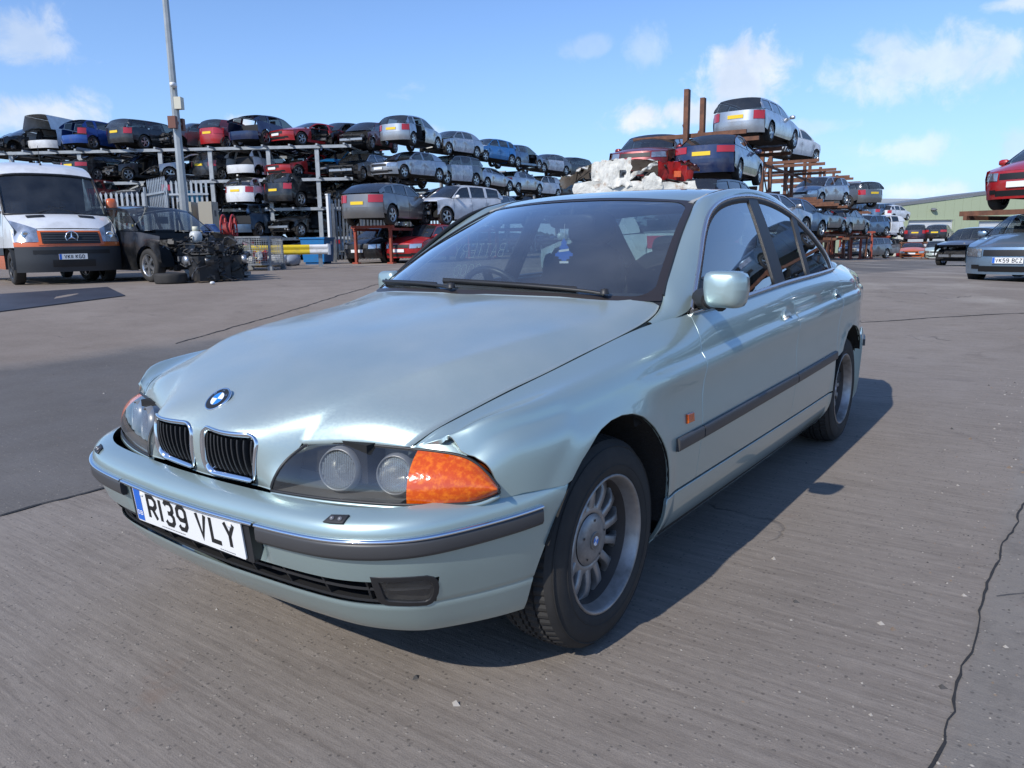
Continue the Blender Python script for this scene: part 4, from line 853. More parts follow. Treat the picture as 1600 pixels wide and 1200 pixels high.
        b = MB(); engine_mess(b, ((T['xc']+.15, xf-.45), (-.6, .6), (.55, T['zn']-.02)), 24 if lod == 0 else 12, rng); b.obj('open_engine_bay', [JUNK, JUNKD], root)
    # tail
    ztl = T['zt']; boxy = T['xg']-T['xt'] < .2
    zz = np.array([.24, .30, .42, .55, .62]); g = np.stack([Fr(ff, np.full(17, z)) for z in zz], 0); b = MB(); b.grid(g, flip=True); b.obj('rear_bumper', P if trim is None else trim, root)
    if 'gate' not in miss:
        zz = np.linspace(.62, ztl-.005, 5); g = np.stack([Fr(ff, np.full(17, z)) for z in zz], 0); b = MB(); b.grid(g, flip=True)
        if not boxy:
            g = []
            for k in np.linspace(0, 1, 5):
                x = T['xg']*(1-k)+(xb+.10)*k; row = []
                for f in ff:
                    e = Fr(np.array([f]), np.array([ztl]))[0]; xx = (T['xg']*(1-k)+e[0]*k); row.append((xx, f*(yb(T['xg'])*.95*(1-k)+W_*.955*k), np.interp(k, [0, 1], [T['zg']-.01, ztl])+.03*(1-f*f)*(1-k)))
                g.append(row)
            b.grid(np.array(g), flip=False)
        tg = b.obj('tailgate' if boxy else 'boot_lid', P, root)
        if 'tailglass' not in miss: screen(T['xg'], T['zg']-.01, T['xr'], gl, 'rear_window', -.06 if boxy else -.10)
        b = MB(); b.box((xb-.012+.012, 0, .76), (.012, .52, .111)); b.obj('number_plate', YELP, root) if plate != 'none' else None
    else:
        b = MB(); e = Fr(ff, np.full(17, .62)); g = np.stack([e+[.0, 0, 0], e*[1, .96, 1]+[.12, 0, .02], e*[1, .9, 1]+[.5, 0, -.05]], 0); b.grid(g, flip=True); b.obj('load_sill', JUNKD, root)
    for s in (1, -1):
        if 'lights' not in miss and not ('gate' in miss and rng.random() < .6):
            f0, f1 = (s*.50, s*.985) if kind not in ('hatch', 'van', 'estate', 'suv') else (s*.66, s*.985); q = np.stack([Fr(np.linspace(f0, f1, 6), np.full(6, z)) for z in ((ztl-.30, ztl-.16, ztl-.03) if boxy else (ztl-.22, ztl-.13, ztl-.04))], 0); q[..., 0] -= .014; q[..., 1] *= 1.012
            b = MB(); b.grid(q, flip=s > 0); b.obj('tail_light', TAILR, root)
    # ---- inside
    b = MB(); b.box(((x1+x2)/2-.1, 0, .30), (T['wb']-.9, W_*1.75, .08)); b.box((0, 0, .30), (L_-.75, W_*1.25, .10)); b.box((T['xc']+.05, 0, .62), (.05, W_*1.6, .60)); b.box((T['xg']+.35 if not boxy else xC-.1, 0, .60), (.06, W_*1.55, .55))
    for s in (1, -1):
        for cx in (x1, x2):
            A = np.linspace(radians(-5), radians(185), 9); g = np.array([[(cx+r*1.17*cos(a), s*y, max(.2, r+r*1.17*sin(a))) for a in A] for y in (W_*.93, W_*.60)]); b.grid(g, flip=s < 0); b.add([(cx+r*1.17*cos(a), s*W_*.60, max(.2, r+r*1.17*sin(a))) for a in A], [tuple(range(9))])
    b.obj('floor_and_wheel_wells', DARK, root)
    if lod == 0 or 'doorf' in miss or 'doorr' in miss or clear:
        b = MB(); b.box((T['xc']-.25, 0, T['b0']-.12), (.4, W_*1.55, .18), 0)
        b.obj('dashboard', DASH, root)
        for s in (1, -1):
            b = MB(); b.box((xB+.28, s*.38, .50), (.5, .48, .16)); b.box((xB+.02, s*.38, .82), (.16, .48, .62), R=Matrix.Rotation(-.22, 3, 'Y')); b.box((xB-.06, s*.38, 1.20*H/1.48), (.09, .26, .16)); b.obj('car_seat', SEATC, root)
        if not two and not vanbody: b = MB(); b.box((xC+.22, 0, .52), (.5, W_*1.35, .16)); b.box((xC-.08, 0, .82), (.16, W_*1.35, .52), R=Matrix.Rotation(-.3, 3, 'Y')); b.obj('rear_seat', SEATC, root)
        if 'doorf' in miss:
            for s in (1, -1):
                b = MB(); pt = [S2(np.array([xB+.03]), np.array([z]))[0]*[1, s*.985, 1] for z in np.linspace(zs, tz(xB), 6)]
                sweep(b, pt, np.tile([[0, float(s), 0]], (6, 1)), [(-.05, -.05), (-.05, 0), (.05, 0), (.05, -.05)], smooth=False, flip=s < 0); b.box(((x1+x2)/2, s*W_*.93, .27), (T['wb']-2.2*r, .10, .12)); b.obj('door_post', P, root)
    if 'wheels' not in miss:
        wl = gwheel(r, dark_rims)
        for x in (x1, x2):
            for s in (1, -1):
                ms = wl[0] if s > 0 else wl[1]; w = link('wheel', ms[1], root); w.location = (x, s*(W_-.015), r); w.rotation_euler = (0, rng.uniform(0, 2), 0); link('tyre', ms[0], w)
                if lod == 0: link('brake_disc', ms[2], w)
    else:
        b = MB()
        for x in (x1, x2):
            for s in (1, -1): b.lathe([(0, 0), (.13, 0), (.13, -.05), (.06, -.07), (.06, -.3)], (x, s*(W_-.10), r), 'y', 12, sgn=s)
        b.obj('bare_hub', JUNK, root)
    if lod == 0 and 'mirrors' not in miss and 'doorf' not in miss:
        for s in (1, -1):
            b = MB(); y = yb(xA-.12); cushion_(b, (xA-.14, s*(y+.10), T['b0']+.07), (.10, .20, .13)); b.bar((xA-.14, s*(y-.02), T['b0']+.02), (xA-.14, s*(y+.06), T['b0']+.04), .05, .03, 0); b.obj('door_mirror', P, root)
    return root
def cushion_(b, c, d, p=4., nu=10, nv=6, R=None):
    V = []
    for i in range(nv+1):
        ph = -pi/2+pi*i/nv
        for j in range(nu):
            th = 2*pi*j/nu; q = (cos(ph)*cos(th), cos(ph)*sin(th), sin(ph)); k = (abs(q[0])**p+abs(q[1])**p+abs(q[2])**p)**(-1/p)
            v = Vector((q[0]*k*d[0]/2, q[1]*k*d[1]/2, q[2]*k*d[2]/2)); v = R @ v if R is not None else v; V.append(Vector(c)+v)
    b.add(V, [(i*nu+j, i*nu+(j+1) % nu, (i+1)*nu+(j+1) % nu, (i+1)*nu+j) for i in range(nv) for j in range(nu)], 0, True)
# ================================================================ the cars of the yard: (shape, colour, x, y, z, heading, label, what is missing, group, options)
YARD = [
    ('saloon', 'black', -16.961, -42.646, 5.95, 0.0886, 'black stripped saloon at the far left end of the top shelf, nose to the left', 'front bonnet doorf wheels glassr', 'cars stacked on the grey steel racks', {}),
    ('van', 'white', -18.639, -42.047, 5.95, 3.5774, 'white panel van with open black rear doorway on the top shelf', 'gate', 'cars stacked on the grey steel racks', {}),
    ('hatch', 'blue', -18.597, -38.719, 5.95, 3.3728, 'blue hatchback with its tailgate gone, on the top shelf beside the white van', 'gate tailglass', 'cars stacked on the grey steel racks', {}),
    ('estate', 'charcoal', -20.137, -36.615, 5.95, 3.3553, 'dark grey estate with yellow rear plate on the top shelf left of the lamp post', 'doorf', 'cars stacked on the grey steel racks', {}),
    ('hatch', 'grey', -21.633, -35.418, 5.95, 6.2794, 'mottled grey hatchback behind the lamp post on the top shelf', 'front bonnet wheels', 'cars stacked on the grey steel racks', {}),
    ('mini', 'red', -22.803, -33.821, 5.95, 3.3746, 'dull red small car with taped panels on the top shelf beside the navy crossover', 'wraps', 'cars stacked on the grey steel racks', {}),
    ('crossover', 'navy', -23.415, -31.629, 5.95, 3.3678, 'navy crossover without tailgate or doors on the top shelf', 'gate tailglass doorf glassr', 'cars stacked on the grey steel racks', {}),
    ('coupe', 'red', -24.638, -29.959, 5.95, 0.0387, 'bright red coupe with empty headlamp holes on the top shelf', 'lights doorf glassf', 'cars stacked on the grey steel racks', {}),
    ('hatch', 'black', -26.437, -29.704, 5.95, 0.1419, 'black gutted hatchback low between the two red cars of the top shelf', 'front bonnet doorf wheels', 'cars stacked on the grey steel racks', {}),
    ('coupe', 'black', -18.442, -38.423, 4.42, 3.4078, 'black coupe with yellow rear plate on the second shelf from the top', '', 'cars stacked on the grey steel racks', {}),
    ('saloon', 'darkgrey', -19.813, -37.057, 4.42, 0.0155, 'dark wrecked saloon with its bare white crash beam showing, second shelf from the top', 'front bonnet doorf', 'cars stacked on the grey steel racks', {}),
    ('saloon', 'silver', -21.154, -34.887, 4.42, 6.0379, 'silver saloon shell with both side doors gone behind the lamp post', 'front bonnet doorf doorr glassf glassr', 'cars stacked on the grey steel racks', {}),
    ('hatch', 'charcoal', -22.631, -34.056, 4.42, 3.3286, 'dark hatchback right of the silver shell, second shelf from the top', 'doorf', 'cars stacked on the grey steel racks', {}),
    ('hatch', 'white', -23.033, -31.813, 4.42, 3.4126, 'white hatchback shell with an empty tailgate opening under the navy crossover', 'gate tailglass lights wheels doorf', 'cars stacked on the grey steel racks', {}),
    ('coupe', 'red', -24.335, -30.034, 4.42, 0.0805, 'red coupe shell with the door and lamps missing, below the bright red coupe', 'lights doorf bonnet glassf', 'cars stacked on the grey steel racks', {}),
    ('mini', 'skyblue', -25.931, -29.209, 4.42, 0.143, 'bright blue small car half hidden behind the grey post', 'lights front', 'cars stacked on the grey steel racks', {}),
    ('hatch', 'darkred', -18.134, -37.658, 3.03, 3.4586, 'dark red hatchback roof showing over the left palisade fence', '', 'cars stacked on the grey steel racks', {}),
    ('saloon', 'grey', -19.276, -36.099, 3.03, 0.0156, 'grey saloon roof showing over the left palisade fence', 'front doorf', 'cars stacked on the grey steel racks', {}),
    ('suv', 'black', -20.57, -34.331, 3.03, 3.2849, 'black off-roader behind the lamp post on the third shelf', 'gate doorf', 'cars stacked on the grey steel racks', {}),
    ('hatch', 'white', -22.687, -31.609, 3.03, 3.4164, 'white hatchback with yellow tape on its tailgate, third shelf down', 'wheels doorf', 'cars stacked on the grey steel racks', {}),
    ('suv', 'black', -24.003, -29.811, 3.03, 3.2598, 'black off-roader with yellow rear plate beside the white taped hatchback', 'doorf', 'cars stacked on the grey steel racks', {}),
    ('saloon', 'darkgrey', -25.916, -28.721, 3.03, 0.1354, 'dark stripped saloon between the grey post and the palisade gate', 'front bonnet doorf', 'cars stacked on the grey steel racks', {}),
    ('saloon', 'charcoal', -21.565, -32.971, 1.6, 6.2148, 'dark saloon above the red hose reel on the lowest shelf', 'front bonnet doorf', 'cars stacked on the grey steel racks', {}),
    ('suv', 'steelblue', -22.438, -31.441, 1.6, 3.384, 'dark blue grey off-roader with yellow plate on the lowest shelf', 'doorf gate', 'cars stacked on the grey steel racks', {}),
    ('saloon', 'black', -23.849, -29.514, 1.6, 0.1165, 'black saloon with a bare front on the lowest shelf above the blue bin', 'front doorf', 'cars stacked on the grey steel racks', {}),
    ('hatch', 'darkred', -26.813, -28.005, 5.85, 0.3172, 'dark red hatchback with its front smashed open, first on the receding top shelf', 'front bonnet', 'cars stacked on the grey steel racks', {}),
    ('hatch', 'silver', -27.235, -25.397, 5.85, 3.371, 'pale silver hatchback with a missing rear side door, highest of the receding rack', 'doorr glassr', 'cars stacked on the grey steel racks', {}),
    ('saloon', 'silver', -31.755, -26.671, 5.85, 0.0757, 'silver saloon with plastic wrapped doors on the receding top shelf', 'front bonnet wraps', 'cars stacked on the grey steel racks', {}),
    ('hatch', 'skyblue', -35.952, -27.371, 5.85, 6.2783, 'sky blue hatchback with a grey front on the receding top shelf', 'front wrapf', 'cars stacked on the grey steel racks', {}),
    ('hatch', 'steelblue', -40.057, -28.028, 5.85, 3.1678, 'steel blue hatchback with an open rear, behind the sky blue one', 'gate tailglass doorf', 'cars stacked on the grey steel racks', {}),
    ('saloon', 'grey', -44.87, -29.071, 5.85, 6.2398, 'grey wrapped saloon near the far end of the receding top shelf', 'front wraps', 'cars stacked on the grey steel racks', {}),
    ('suv', 'charcoal', -49.611, -30.213, 5.85, 6.2123, 'dark off-roader second from the far end of the receding top shelf', 'front', 'cars stacked on the grey steel racks', {}),
    ('hatch', 'darkgrey', -54.314, -31.407, 5.85, 6.1897, 'small dark hatchback last on the receding top shelf', 'bonnet', 'cars stacked on the grey steel racks', {}),
    ('saloon', 'silver', -26.016, -27.739, 4.27, 0.2919, 'smashed pale saloon with a bare front below the dark red hatchback', 'front bonnet', 'cars stacked on the grey steel racks', {}),
    ('saloon', 'silver', -26.996, -25.385, 4.27, 0.0588, 'silver saloon with a white front plate and wrapped sides, below the pale silver hatchback', 'bonnet wraps', 'cars stacked on the grey steel racks', {}),
    ('suv', 'grey', -31.284, -26.468, 4.27, 0.0442, 'grey off-roader draped in clear plastic on the receding middle shelf', 'wraps wrapf front', 'cars stacked on the grey steel racks', {}),
    ('coupe', 'silver', -35.65, -27.275, 4.27, 3.2437, 'silver low coupe with yellow plate on the receding middle shelf', '', 'cars stacked on the grey steel racks', {}),
    ('saloon', 'silver', -39.833, -27.995, 4.27, 3.2047, 'silver saloon with red tail lamps behind the low silver coupe', '', 'cars stacked on the grey steel racks', {}),
    ('mini', 'white', -44.153, -29.204, 4.27, 6.2489, 'small white car with its bonnet gone on the receding middle shelf', 'bonnet front', 'cars stacked on the grey steel racks', {}),
    ('saloon', 'black', -48.809, -30.463, 4.27, 6.2229, 'black saloon beyond the small white car on the receding middle shelf', 'front', 'cars stacked on the grey steel racks', {}),
    ('hatch', 'steelblue', -53.972, -31.874, 4.27, 6.1986, 'dark blue hatchback at the far end of the receding middle shelf', 'front', 'cars stacked on the grey steel racks', {}),
    ('saloon', 'black', -27.26, -27.733, 2.8, 0.1828, 'black shell half hidden behind the raised grey crossover', 'front bonnet', 'cars stacked on the grey steel racks', {}),
    ('hatch', 'charcoal', -31.761, -27.509, 2.8, 0.1073, 'dark hatchback seen over the bonnet of the raised white off-roader', 'front', 'cars stacked on the grey steel racks', {}),
    ('hatch', 'darkgrey', -40.997, -29.283, 2.8, 0.0177, 'dark hatchback low under the silver saloon of the receding rack', 'front bonnet', 'cars stacked on the grey steel racks', {}),
    ('crossover', 'bronze', -19.61, -19.561, 1.88, 3.4025, 'warm grey crossover with yellow plate raised on rust red stands', '', 'cars standing on the rust red stands', {'clear': False}),
    ('suv', 'white', -23.016, -19.14, 1.88, 6.2166, 'white off-roader with a torn front corner raised on rust red stands', 'front', 'cars standing on the rust red stands', {}),
    ('estate', 'grey', -27.225, -20.162, 1.88, 3.2663, 'grey estate raised on stands just beyond the white off-roader', '', 'cars standing on the rust red stands', {}),
    ('hatch', 'black', -20.338, -20.598, 0.47, 0.2329, 'black hatchback parked under the raised grey crossover', '', None, {'dark_rims': True}),
    ('hatch', 'red', -20.807, -18.772, 0.47, 0.1802, 'bright red hatchback parked next to the black hatchback', '', None, {}),
    ('suv', 'darkred', -21.318, -9.271, 2.84, 0.2039, 'deep red off-roader on the rusty rack behind the crushed white van', '', 'cars stacked on the rusty steel rack', {'face': 'wide'}),
    ('saloon', 'navy', -21.599, -7.194, 2.84, 3.2662, 'navy saloon with yellow plate and chrome trim on the rusty rack', '', 'cars stacked on the rusty steel rack', {}),
    ('estate', 'silver', -25.907, -7.574, 4.36, 3.173, 'silver grey estate alone on the topmost arms of the rusty rack', '', 'cars stacked on the rusty steel rack', {}),
    ('suv', 'black', -19.89, -6.652, 1.2, 3.0964, 'black off-roader directly under the navy saloon', '', 'cars stacked on the rusty steel rack', {}),
    ('estate', 'silver', -23.525, -6.595, 1.2, 2.9402, 'pale estate roof showing over the foreground saloon', '', 'cars stacked on the rusty steel rack', {}),
    ('hatch', 'steelblue', -28.113, -7.1, 1.2, 2.909, 'dark blue hatchback lowest on the rusty rack', '', 'cars stacked on the rusty steel rack', {}),
    ('hatch', 'silver', -40.77, -9.279, 2.84, 6.0854, 'silver hatchback facing out from the end of the rusty rack', '', 'cars stacked on the rusty steel rack', {}),
    ('estate', 'grey', -46.891, -9.383, 2.84, 4.0668, 'grey estate beyond the silver hatchback on the rusty rack', '', 'cars stacked on the rusty steel rack', {}),
    ('coupe', 'grey', -41.86, -9.483, 1.45, 3.0468, 'grey coupe under the silver hatchback on the rusty rack', '', 'cars stacked on the rusty steel rack', {}),
    ('estate', 'grey', -46.881, -9.396, 1.35, 3.0199, 'grey estate under the other estate on the rusty rack', '', 'cars stacked on the rusty steel rack', {}),
    ('mini', 'white', -35.707, -9.423, 4.68, 2.9102, 'small white car among the high brown posts of the rusty rack', '', 'cars stacked on the rusty steel rack', {}),
    ('hatch', 'steelblue', -57.366, -10.31, 1.25, 5.9626, 'dark blue small hatchback on the red shelf beyond the rusty rack', '', None, {}),
    ('estate', 'grey', -55.272, -9.785, -0.284, 5.9959, 'grey estate with white plate on the ground under the red shelf', '', None, {}),
    ('mini', 'white', -60.187, -9.843, 1.25, 5.7718, 'small white car behind the dark blue one on the red shelf', 'doorf', None, {}),
    ('hatch', 'purple', -72.341, -9.323, 0.72, 3.2565, 'dark purple hatchback upper left in front of the roller door', '', None, {}),
    ('saloon', 'black', -72.941, -7.658, 0.72, 3.1288, 'black saloon with orange plate upper right in front of the roller door', '', None, {}),
    ('coupe', 'orange', -66.686, -8.584, -0.592, 0.1166, 'orange coupe with its bonnet up front by the roller door', 'wheels', None, {}),
    ('hatch', 'mint', -67.796, -7.068, -0.667, 0.1278, 'pale green hatchback under the black saloon by the roller door', 'wheels', None, {}),
    ('suv', 'grey', -36.559, -1.488, -0.109, 5.9518, 'grey off-roader with a smashed front, behind the blue saloon at the right', 'front', None, {}),
    ('saloon', 'ice', -17.819, 1.355, 0.242, 6.0656, 'ice blue saloon with front plate VK59 BCZ under the red hatchback', '', None, {'text': 'VK59 BCZ', 'clear': True}),
    ('hatch', 'red', -18.243, 1.596, 1.7, 5.9135, 'bright red hatchback raised above the ice blue saloon', '', None, {}),
    ('suv', 'black', -7.635, -15.264, 0.47, 1.5881, 'black off-roader with its whole front torn off, beside the white van', 'front bonnet mirrors', None, {'clear': True}),
    ('saloon', 'mint', -10.261, -4.398, 0.295, 4.1429, 'pale green white saloon parked behind the foreground saloon, seen through its windows', '', None, {'clear': True}),
    ('estate', 'silver', -17, 4.2, 0.2, 0.5, 'silver estate lowest in the stack just right of the picture', '', 'cars in the row right of the saloon', {}),
    ('suv', 'black', -17, 4.3, 1.85, 0.45, 'black off-roader second in the stack just right of the picture', '', 'cars in the row right of the saloon', {}),
    ('hatch', 'steelblue', -17.1, 4.2, 3.55, 0.5, 'dark blue hatchback topmost in the stack just right of the picture', '', 'cars in the row right of the saloon', {}),
    ('saloon', 'black', -14.6, 7.0, 0.15, 0.5, 'black saloon lowest in the nearer stack right of the picture', '', 'cars in the row right of the saloon', {}),
    ('hatch', 'grey', -14.5, 7.1, 1.8, 0.55, 'grey hatchback second in the nearer stack right of the picture', '', 'cars in the row right of the saloon', {}),
    ('saloon', 'silver', -14.6, 7.0, 3.4, 0.5, 'silver saloon topmost in the nearer stack right of the picture', '', 'cars in the row right of the saloon', {}),
]
FAR = [(-69.06, -12.96, -0.45, 5.966, 2), (-69.06, -12.96, 1.1, 5.966, 5), (-69.69, -12.09, -0.45, 2.811, 3), (-69.69, -12.09, 1.1, 5.952, 0), (-70.33, -11.22, -0.45, 5.939, 0), (-70.33, -11.22, 1.1, 2.798, 4), (-79.62, -15.46, -0.45, 2.828, 0), (-79.62, -15.46, 1.1, 5.969, 4), (-79.62, -15.46, 2.7, 2.828, 2), (-80.26, -14.59, -0.45, 5.957, 0), (-80.26, -14.59, 1.1, 2.816, 1), (-80.26, -14.59, 2.7, 5.957, 5), (-80.89, -13.73, -0.45, 2.804, 2), (-80.89, -13.73, 1.1, 5.946, 1), (-80.89, -13.73, 2.7, 2.804, 2), (-81.53, -12.86, -0.45, 2.793, 0), (-81.53, -12.86, 1.1, 2.793, 5), (-81.53, -12.86, 2.7, 2.793, 4), (-90.26, -17.86, -0.45, 5.97, 1), (-90.26, -17.86, 1.1, 5.97, 3), (-90.26, -17.86, 2.7, 2.829, 0), (-90.89, -16.99, -0.45, 2.819, 0), (-90.89, -16.99, 1.1, 2.819, 4), (-90.89, -16.99, 2.7, 2.819, 4), (-91.53, -16.12, -0.45, 5.95, 3), (-91.53, -16.12, 1.1, 2.808, 4), (-91.53, -16.12, 2.7, 2.808, 3), (-92.17, -15.26, -0.45, 2.798, 1), (-92.17, -15.26, 1.1, 5.94, 2), (-92.17, -15.26, 2.7, 2.798, 0), (-103.02, -20.75, -0.45, 5.972, 0), (-103.02, -20.75, 1.1, 2.83, 5), (-103.02, -20.75, 2.7, 2.83, 4), (-103.65, -19.88, -0.45, 2.821, 5), (-103.65, -19.88, 1.1, 2.821, 1), (-103.65, -19.88, 2.7, 5.963, 0), (-104.29, -19.01, -0.45, 2.812, 1), (-104.29, -19.01, 1.1, 2.812, 2), (-104.29, -19.01, 2.7, 5.954, 2), (-104.93, -18.14, -0.45, 2.803, 5), (-104.93, -18.14, 1.1, 2.803, 5), (-104.93, -18.14, 2.7, 5.945, 2), (-105.56, -17.27, -0.45, 5.936, 0), (-105.56, -17.27, 1.1, 5.936, 2), (-105.56, -17.27, 2.7, 5.936, 0)]
BACK = [(-17.97, -46.34, 5.95, 0.308, 2), (-19.55, -44.18, 5.95, 0.263, 2), (-21.19, -41.94, 5.95, 3.53, 5), (-22.7, -39.89, 5.95, 3.483, 0), (-24.03, -38.07, 5.95, 3.439, 1), (-25.78, -35.67, 5.95, 3.379, 4), (-27.25, -33.67, 5.95, 0.012, 2), (-28.74, -31.64, 5.95, 3.274, 2), (-17.87, -46.48, 4.42, 3.627, 4), (-19.82, -43.83, 4.42, 3.571, 4), (-20.84, -42.43, 4.42, 0.225, 3), (-22.44, -40.25, 4.42, 3.491, 2), (-24.16, -37.89, 4.42, 3.435, 1), (-25.6, -35.92, 4.42, 0.07, 0), (-26.93, -34.11, 4.42, 0.023, 5), (-28.5, -31.96, 4.42, 6.25, 4), (-17.73, -46.33, 3.03, 3.628, 4), (-19.35, -44.12, 3.03, 0.266, 0), (-21.16, -41.65, 3.03, 3.528, 3), (-22.58, -39.72, 3.03, 0.167, 3), (-23.85, -37.97, 3.03, 3.441, 3), (-25.51, -35.7, 3.03, 0.068, 3), (-27.0, -33.67, 3.03, 3.332, 1), (-28.54, -31.57, 3.03, 6.243, 0), (-17.71, -45.86, 1.6, 0.309, 4), (-19.18, -43.84, 1.6, 0.267, 3), (-21.02, -41.33, 1.6, 0.211, 2), (-22.1, -39.86, 1.6, 3.493, 4), (-23.64, -37.76, 1.6, 3.443, 5), (-25.41, -35.34, 1.6, 0.066, 3), (-26.78, -33.47, 1.6, 3.333, 1), (-28.56, -31.04, 1.6, 6.235, 2), (-17.73, -45.83, 0.47, 3.624, 5), (-19.24, -43.77, 0.47, 3.581, 4), (-20.69, -41.79, 0.47, 3.537, 2), (-22.55, -39.24, 0.47, 3.478, 0), (-24.02, -37.24, 0.47, 3.43, 5), (-25.42, -35.33, 0.47, 0.065, 3), (-27.04, -33.11, 0.47, 0.008, 2), (-28.42, -31.23, 0.47, 6.24, 1), (-16.13, -41.24, 0.47, 3.619, 4), (-17.39, -39.52, 0.47, 3.579, 3), (-18.64, -37.82, 0.47, 0.221, 1), (-20.33, -35.51, 0.47, 0.162, 4), (-21.67, -33.67, 0.47, 0.113, 3), (-23.0, -31.85, 0.47, 3.379, 1), (-24.25, -30.15, 0.47, 0.014, 1), (-25.67, -28.21, 0.47, 3.273, 4), (-29.94, -29.14, 0.4, 3.356, 4), (-29.94, -29.14, 2.8, 3.356, 0), (-29.94, -29.14, 4.27, 0.145, 0), (-34.49, -29.79, 0.4, 0.088, 3), (-34.49, -29.79, 2.8, 3.3, 4), (-39.02, -30.45, 0.4, 0.041, 0), (-39.02, -30.45, 2.8, 3.252, 0), (-39.02, -30.45, 4.27, 0.041, 2), (-43.55, -31.11, 0.4, 3.211, 0), (-43.55, -31.11, 2.8, 6.283, 4), (-48.08, -31.79, 0.4, 3.176, 3), (-48.08, -31.79, 2.8, 6.248, 2), (-48.08, -31.79, 4.27, 3.176, 1), (-52.6, -32.46, 0.4, 3.146, 3), (-52.6, -32.46, 2.8, 6.217, 0), (-57.12, -33.15, 0.4, 6.191, 4), (-57.12, -33.15, 2.8, 3.119, 4), (-57.12, -33.15, 4.27, 3.119, 3), (-61.63, -33.83, 0.4, 3.095, 0), (-61.63, -33.83, 2.8, 6.167, 5)]
def fuse(root, name):
    """one joined mesh of a car too far off to show its parts"""
    V = []; F = []; MI = []; SMO = []; mats = []
    kids = []
    def walk(o, M):
        M2 = M @ o.matrix_basis
        if o.type == 'MESH': kids.append((o, M2))
        for c in o.children: walk(c, M2)
    for c in root.children: walk(c, Matrix.Identity(4))
    for o, M in kids:
        me = o.data; k = len(V); V += [tuple(M @ v.co) for v in me.vertices]; idx = []
        for m in me.materials:
            if m not in mats: mats.append(m)
            idx.append(mats.index(m))
        for p in me.polygons: F.append(tuple(i+k for i in p.vertices)); MI.append(idx[p.material_index]); SMO.append(p.use_smooth)
    me = bpy.data.meshes.new(name); me.from_pydata(V, [], F)
    for m in mats: me.materials.append(m)
    me.polygons.foreach_set('material_index', MI); me.polygons.foreach_set('use_smooth', SMO); me.update()
    for o, _ in kids: bpy.data.objects.remove(o)
    bpy.data.objects.remove(root); return me
for i, (kind, col, x, y, z, hd, lab, miss, grp, kw) in enumerate(YARD):
    D = hypot(x-CAM[0], y-CAM[1]); rr = random.Random(i)
    gencar('stacked_car' if z > .6 else 'parked_car', kind, col, (x, y, z+.0), hd+rr.uniform(-.04, .04)*(z > .6), lab, 'van' if kind == 'van' else 'car', grp, tuple(miss.split()), lod=(0 if D < 36 else 1), pitch=rr.uniform(-.03, .03)*(z > 2.5), seed=i, **kw)
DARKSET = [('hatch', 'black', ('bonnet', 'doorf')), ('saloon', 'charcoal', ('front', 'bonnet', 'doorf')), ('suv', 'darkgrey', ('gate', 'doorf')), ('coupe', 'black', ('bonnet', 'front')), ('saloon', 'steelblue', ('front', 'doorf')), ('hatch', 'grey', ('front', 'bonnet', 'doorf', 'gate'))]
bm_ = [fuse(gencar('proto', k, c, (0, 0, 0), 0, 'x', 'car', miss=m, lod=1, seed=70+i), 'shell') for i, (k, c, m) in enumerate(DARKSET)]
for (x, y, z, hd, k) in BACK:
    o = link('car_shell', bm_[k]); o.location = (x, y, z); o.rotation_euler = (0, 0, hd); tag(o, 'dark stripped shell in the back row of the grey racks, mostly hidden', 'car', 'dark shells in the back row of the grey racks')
FARSET = [('hatch', 'silver', ()), ('saloon', 'grey', ()), ('suv', 'steelblue', ()), ('estate', 'darkgrey', ()), ('hatch', 'white', ('bonnet',)), ('saloon', 'ice', ('doorf',))]
fm_ = [fuse(gencar('proto', k, c, (0, 0, 0), 0, 'x', 'car', miss=m, lod=1, seed=90+i), 'far_shell') for i, (k, c, m) in enumerate(FARSET)]
for (x, y, z, hd, k) in FAR:
    o = link('distant_car', fm_[k]); o.location = (x, y, z); o.rotation_euler = (0, 0, hd); tag(o, 'tiny distant car in the stacked rows between the rusty rack and the green workshop', 'car', 'distant stacked cars before the white warehouse')
# supports for the raised cars
def near(label): return next(r for r in YARD if label in r[6])
for lab, t in (('warm grey crossover', 'rust red steel stand under the raised grey crossover'), ('white off-roader with a torn', 'rust red steel stand under the raised white off-roader'), ('grey estate raised', 'rust red steel stand under the raised grey estate')):
    r = near(lab); stand(r[2], r[3], r[5], r[4]+.0, t, group='rust red car stands')
for lab, t in (('black off-roader directly', 'brown frame under the black off-roader below the navy saloon'), ('pale estate roof', 'brown frame under the pale estate behind the foreground saloon'), ('dark blue hatchback lowest', 'brown frame under the dark blue hatchback of the rusty rack'), ('dark purple hatch', 'rusty stand under the dark purple hatchback by the roller door'), ('black saloon with orange', 'rusty stand under the black saloon by the roller door'), ('dark blue small hatch', 'red frame under the small dark blue hatchback'), ('grey coupe under', 'brown frame under the grey coupe at the rusty rack'), ('grey estate under the other', 'brown frame under the far grey estate at the rusty rack')):
    r = near(lab); stand(r[2], r[3], r[5], r[4], t, RUST if 'red frame' not in t else REDST, l=3.6, w=1.9, group='brown and red car stands')
r = near('bright red hatchback raised'); stand(r[2], r[3], r[5], r[4], 'rusty frame that holds the red hatchback above the ice blue saloon', RUST, l=4.4, w=2.1, legs=((-1, 1), (1, 1), (-1, -1)), group='brown and red car stands')
for lab, t in (('black off-roader second in the stack', 'rusty frame second up in the stack just right of the picture'), ('dark blue hatchback topmost', 'rusty frame at the top of the stack just right of the picture'), ('grey hatchback second', 'rusty frame second up in the nearer stack'), ('silver saloon topmost', 'rusty frame at the top of the nearer stack')): r = near(lab); stand(r[2], r[3], r[5], r[4], t, RUST, l=4.6, w=2.1, group='brown and red car stands')
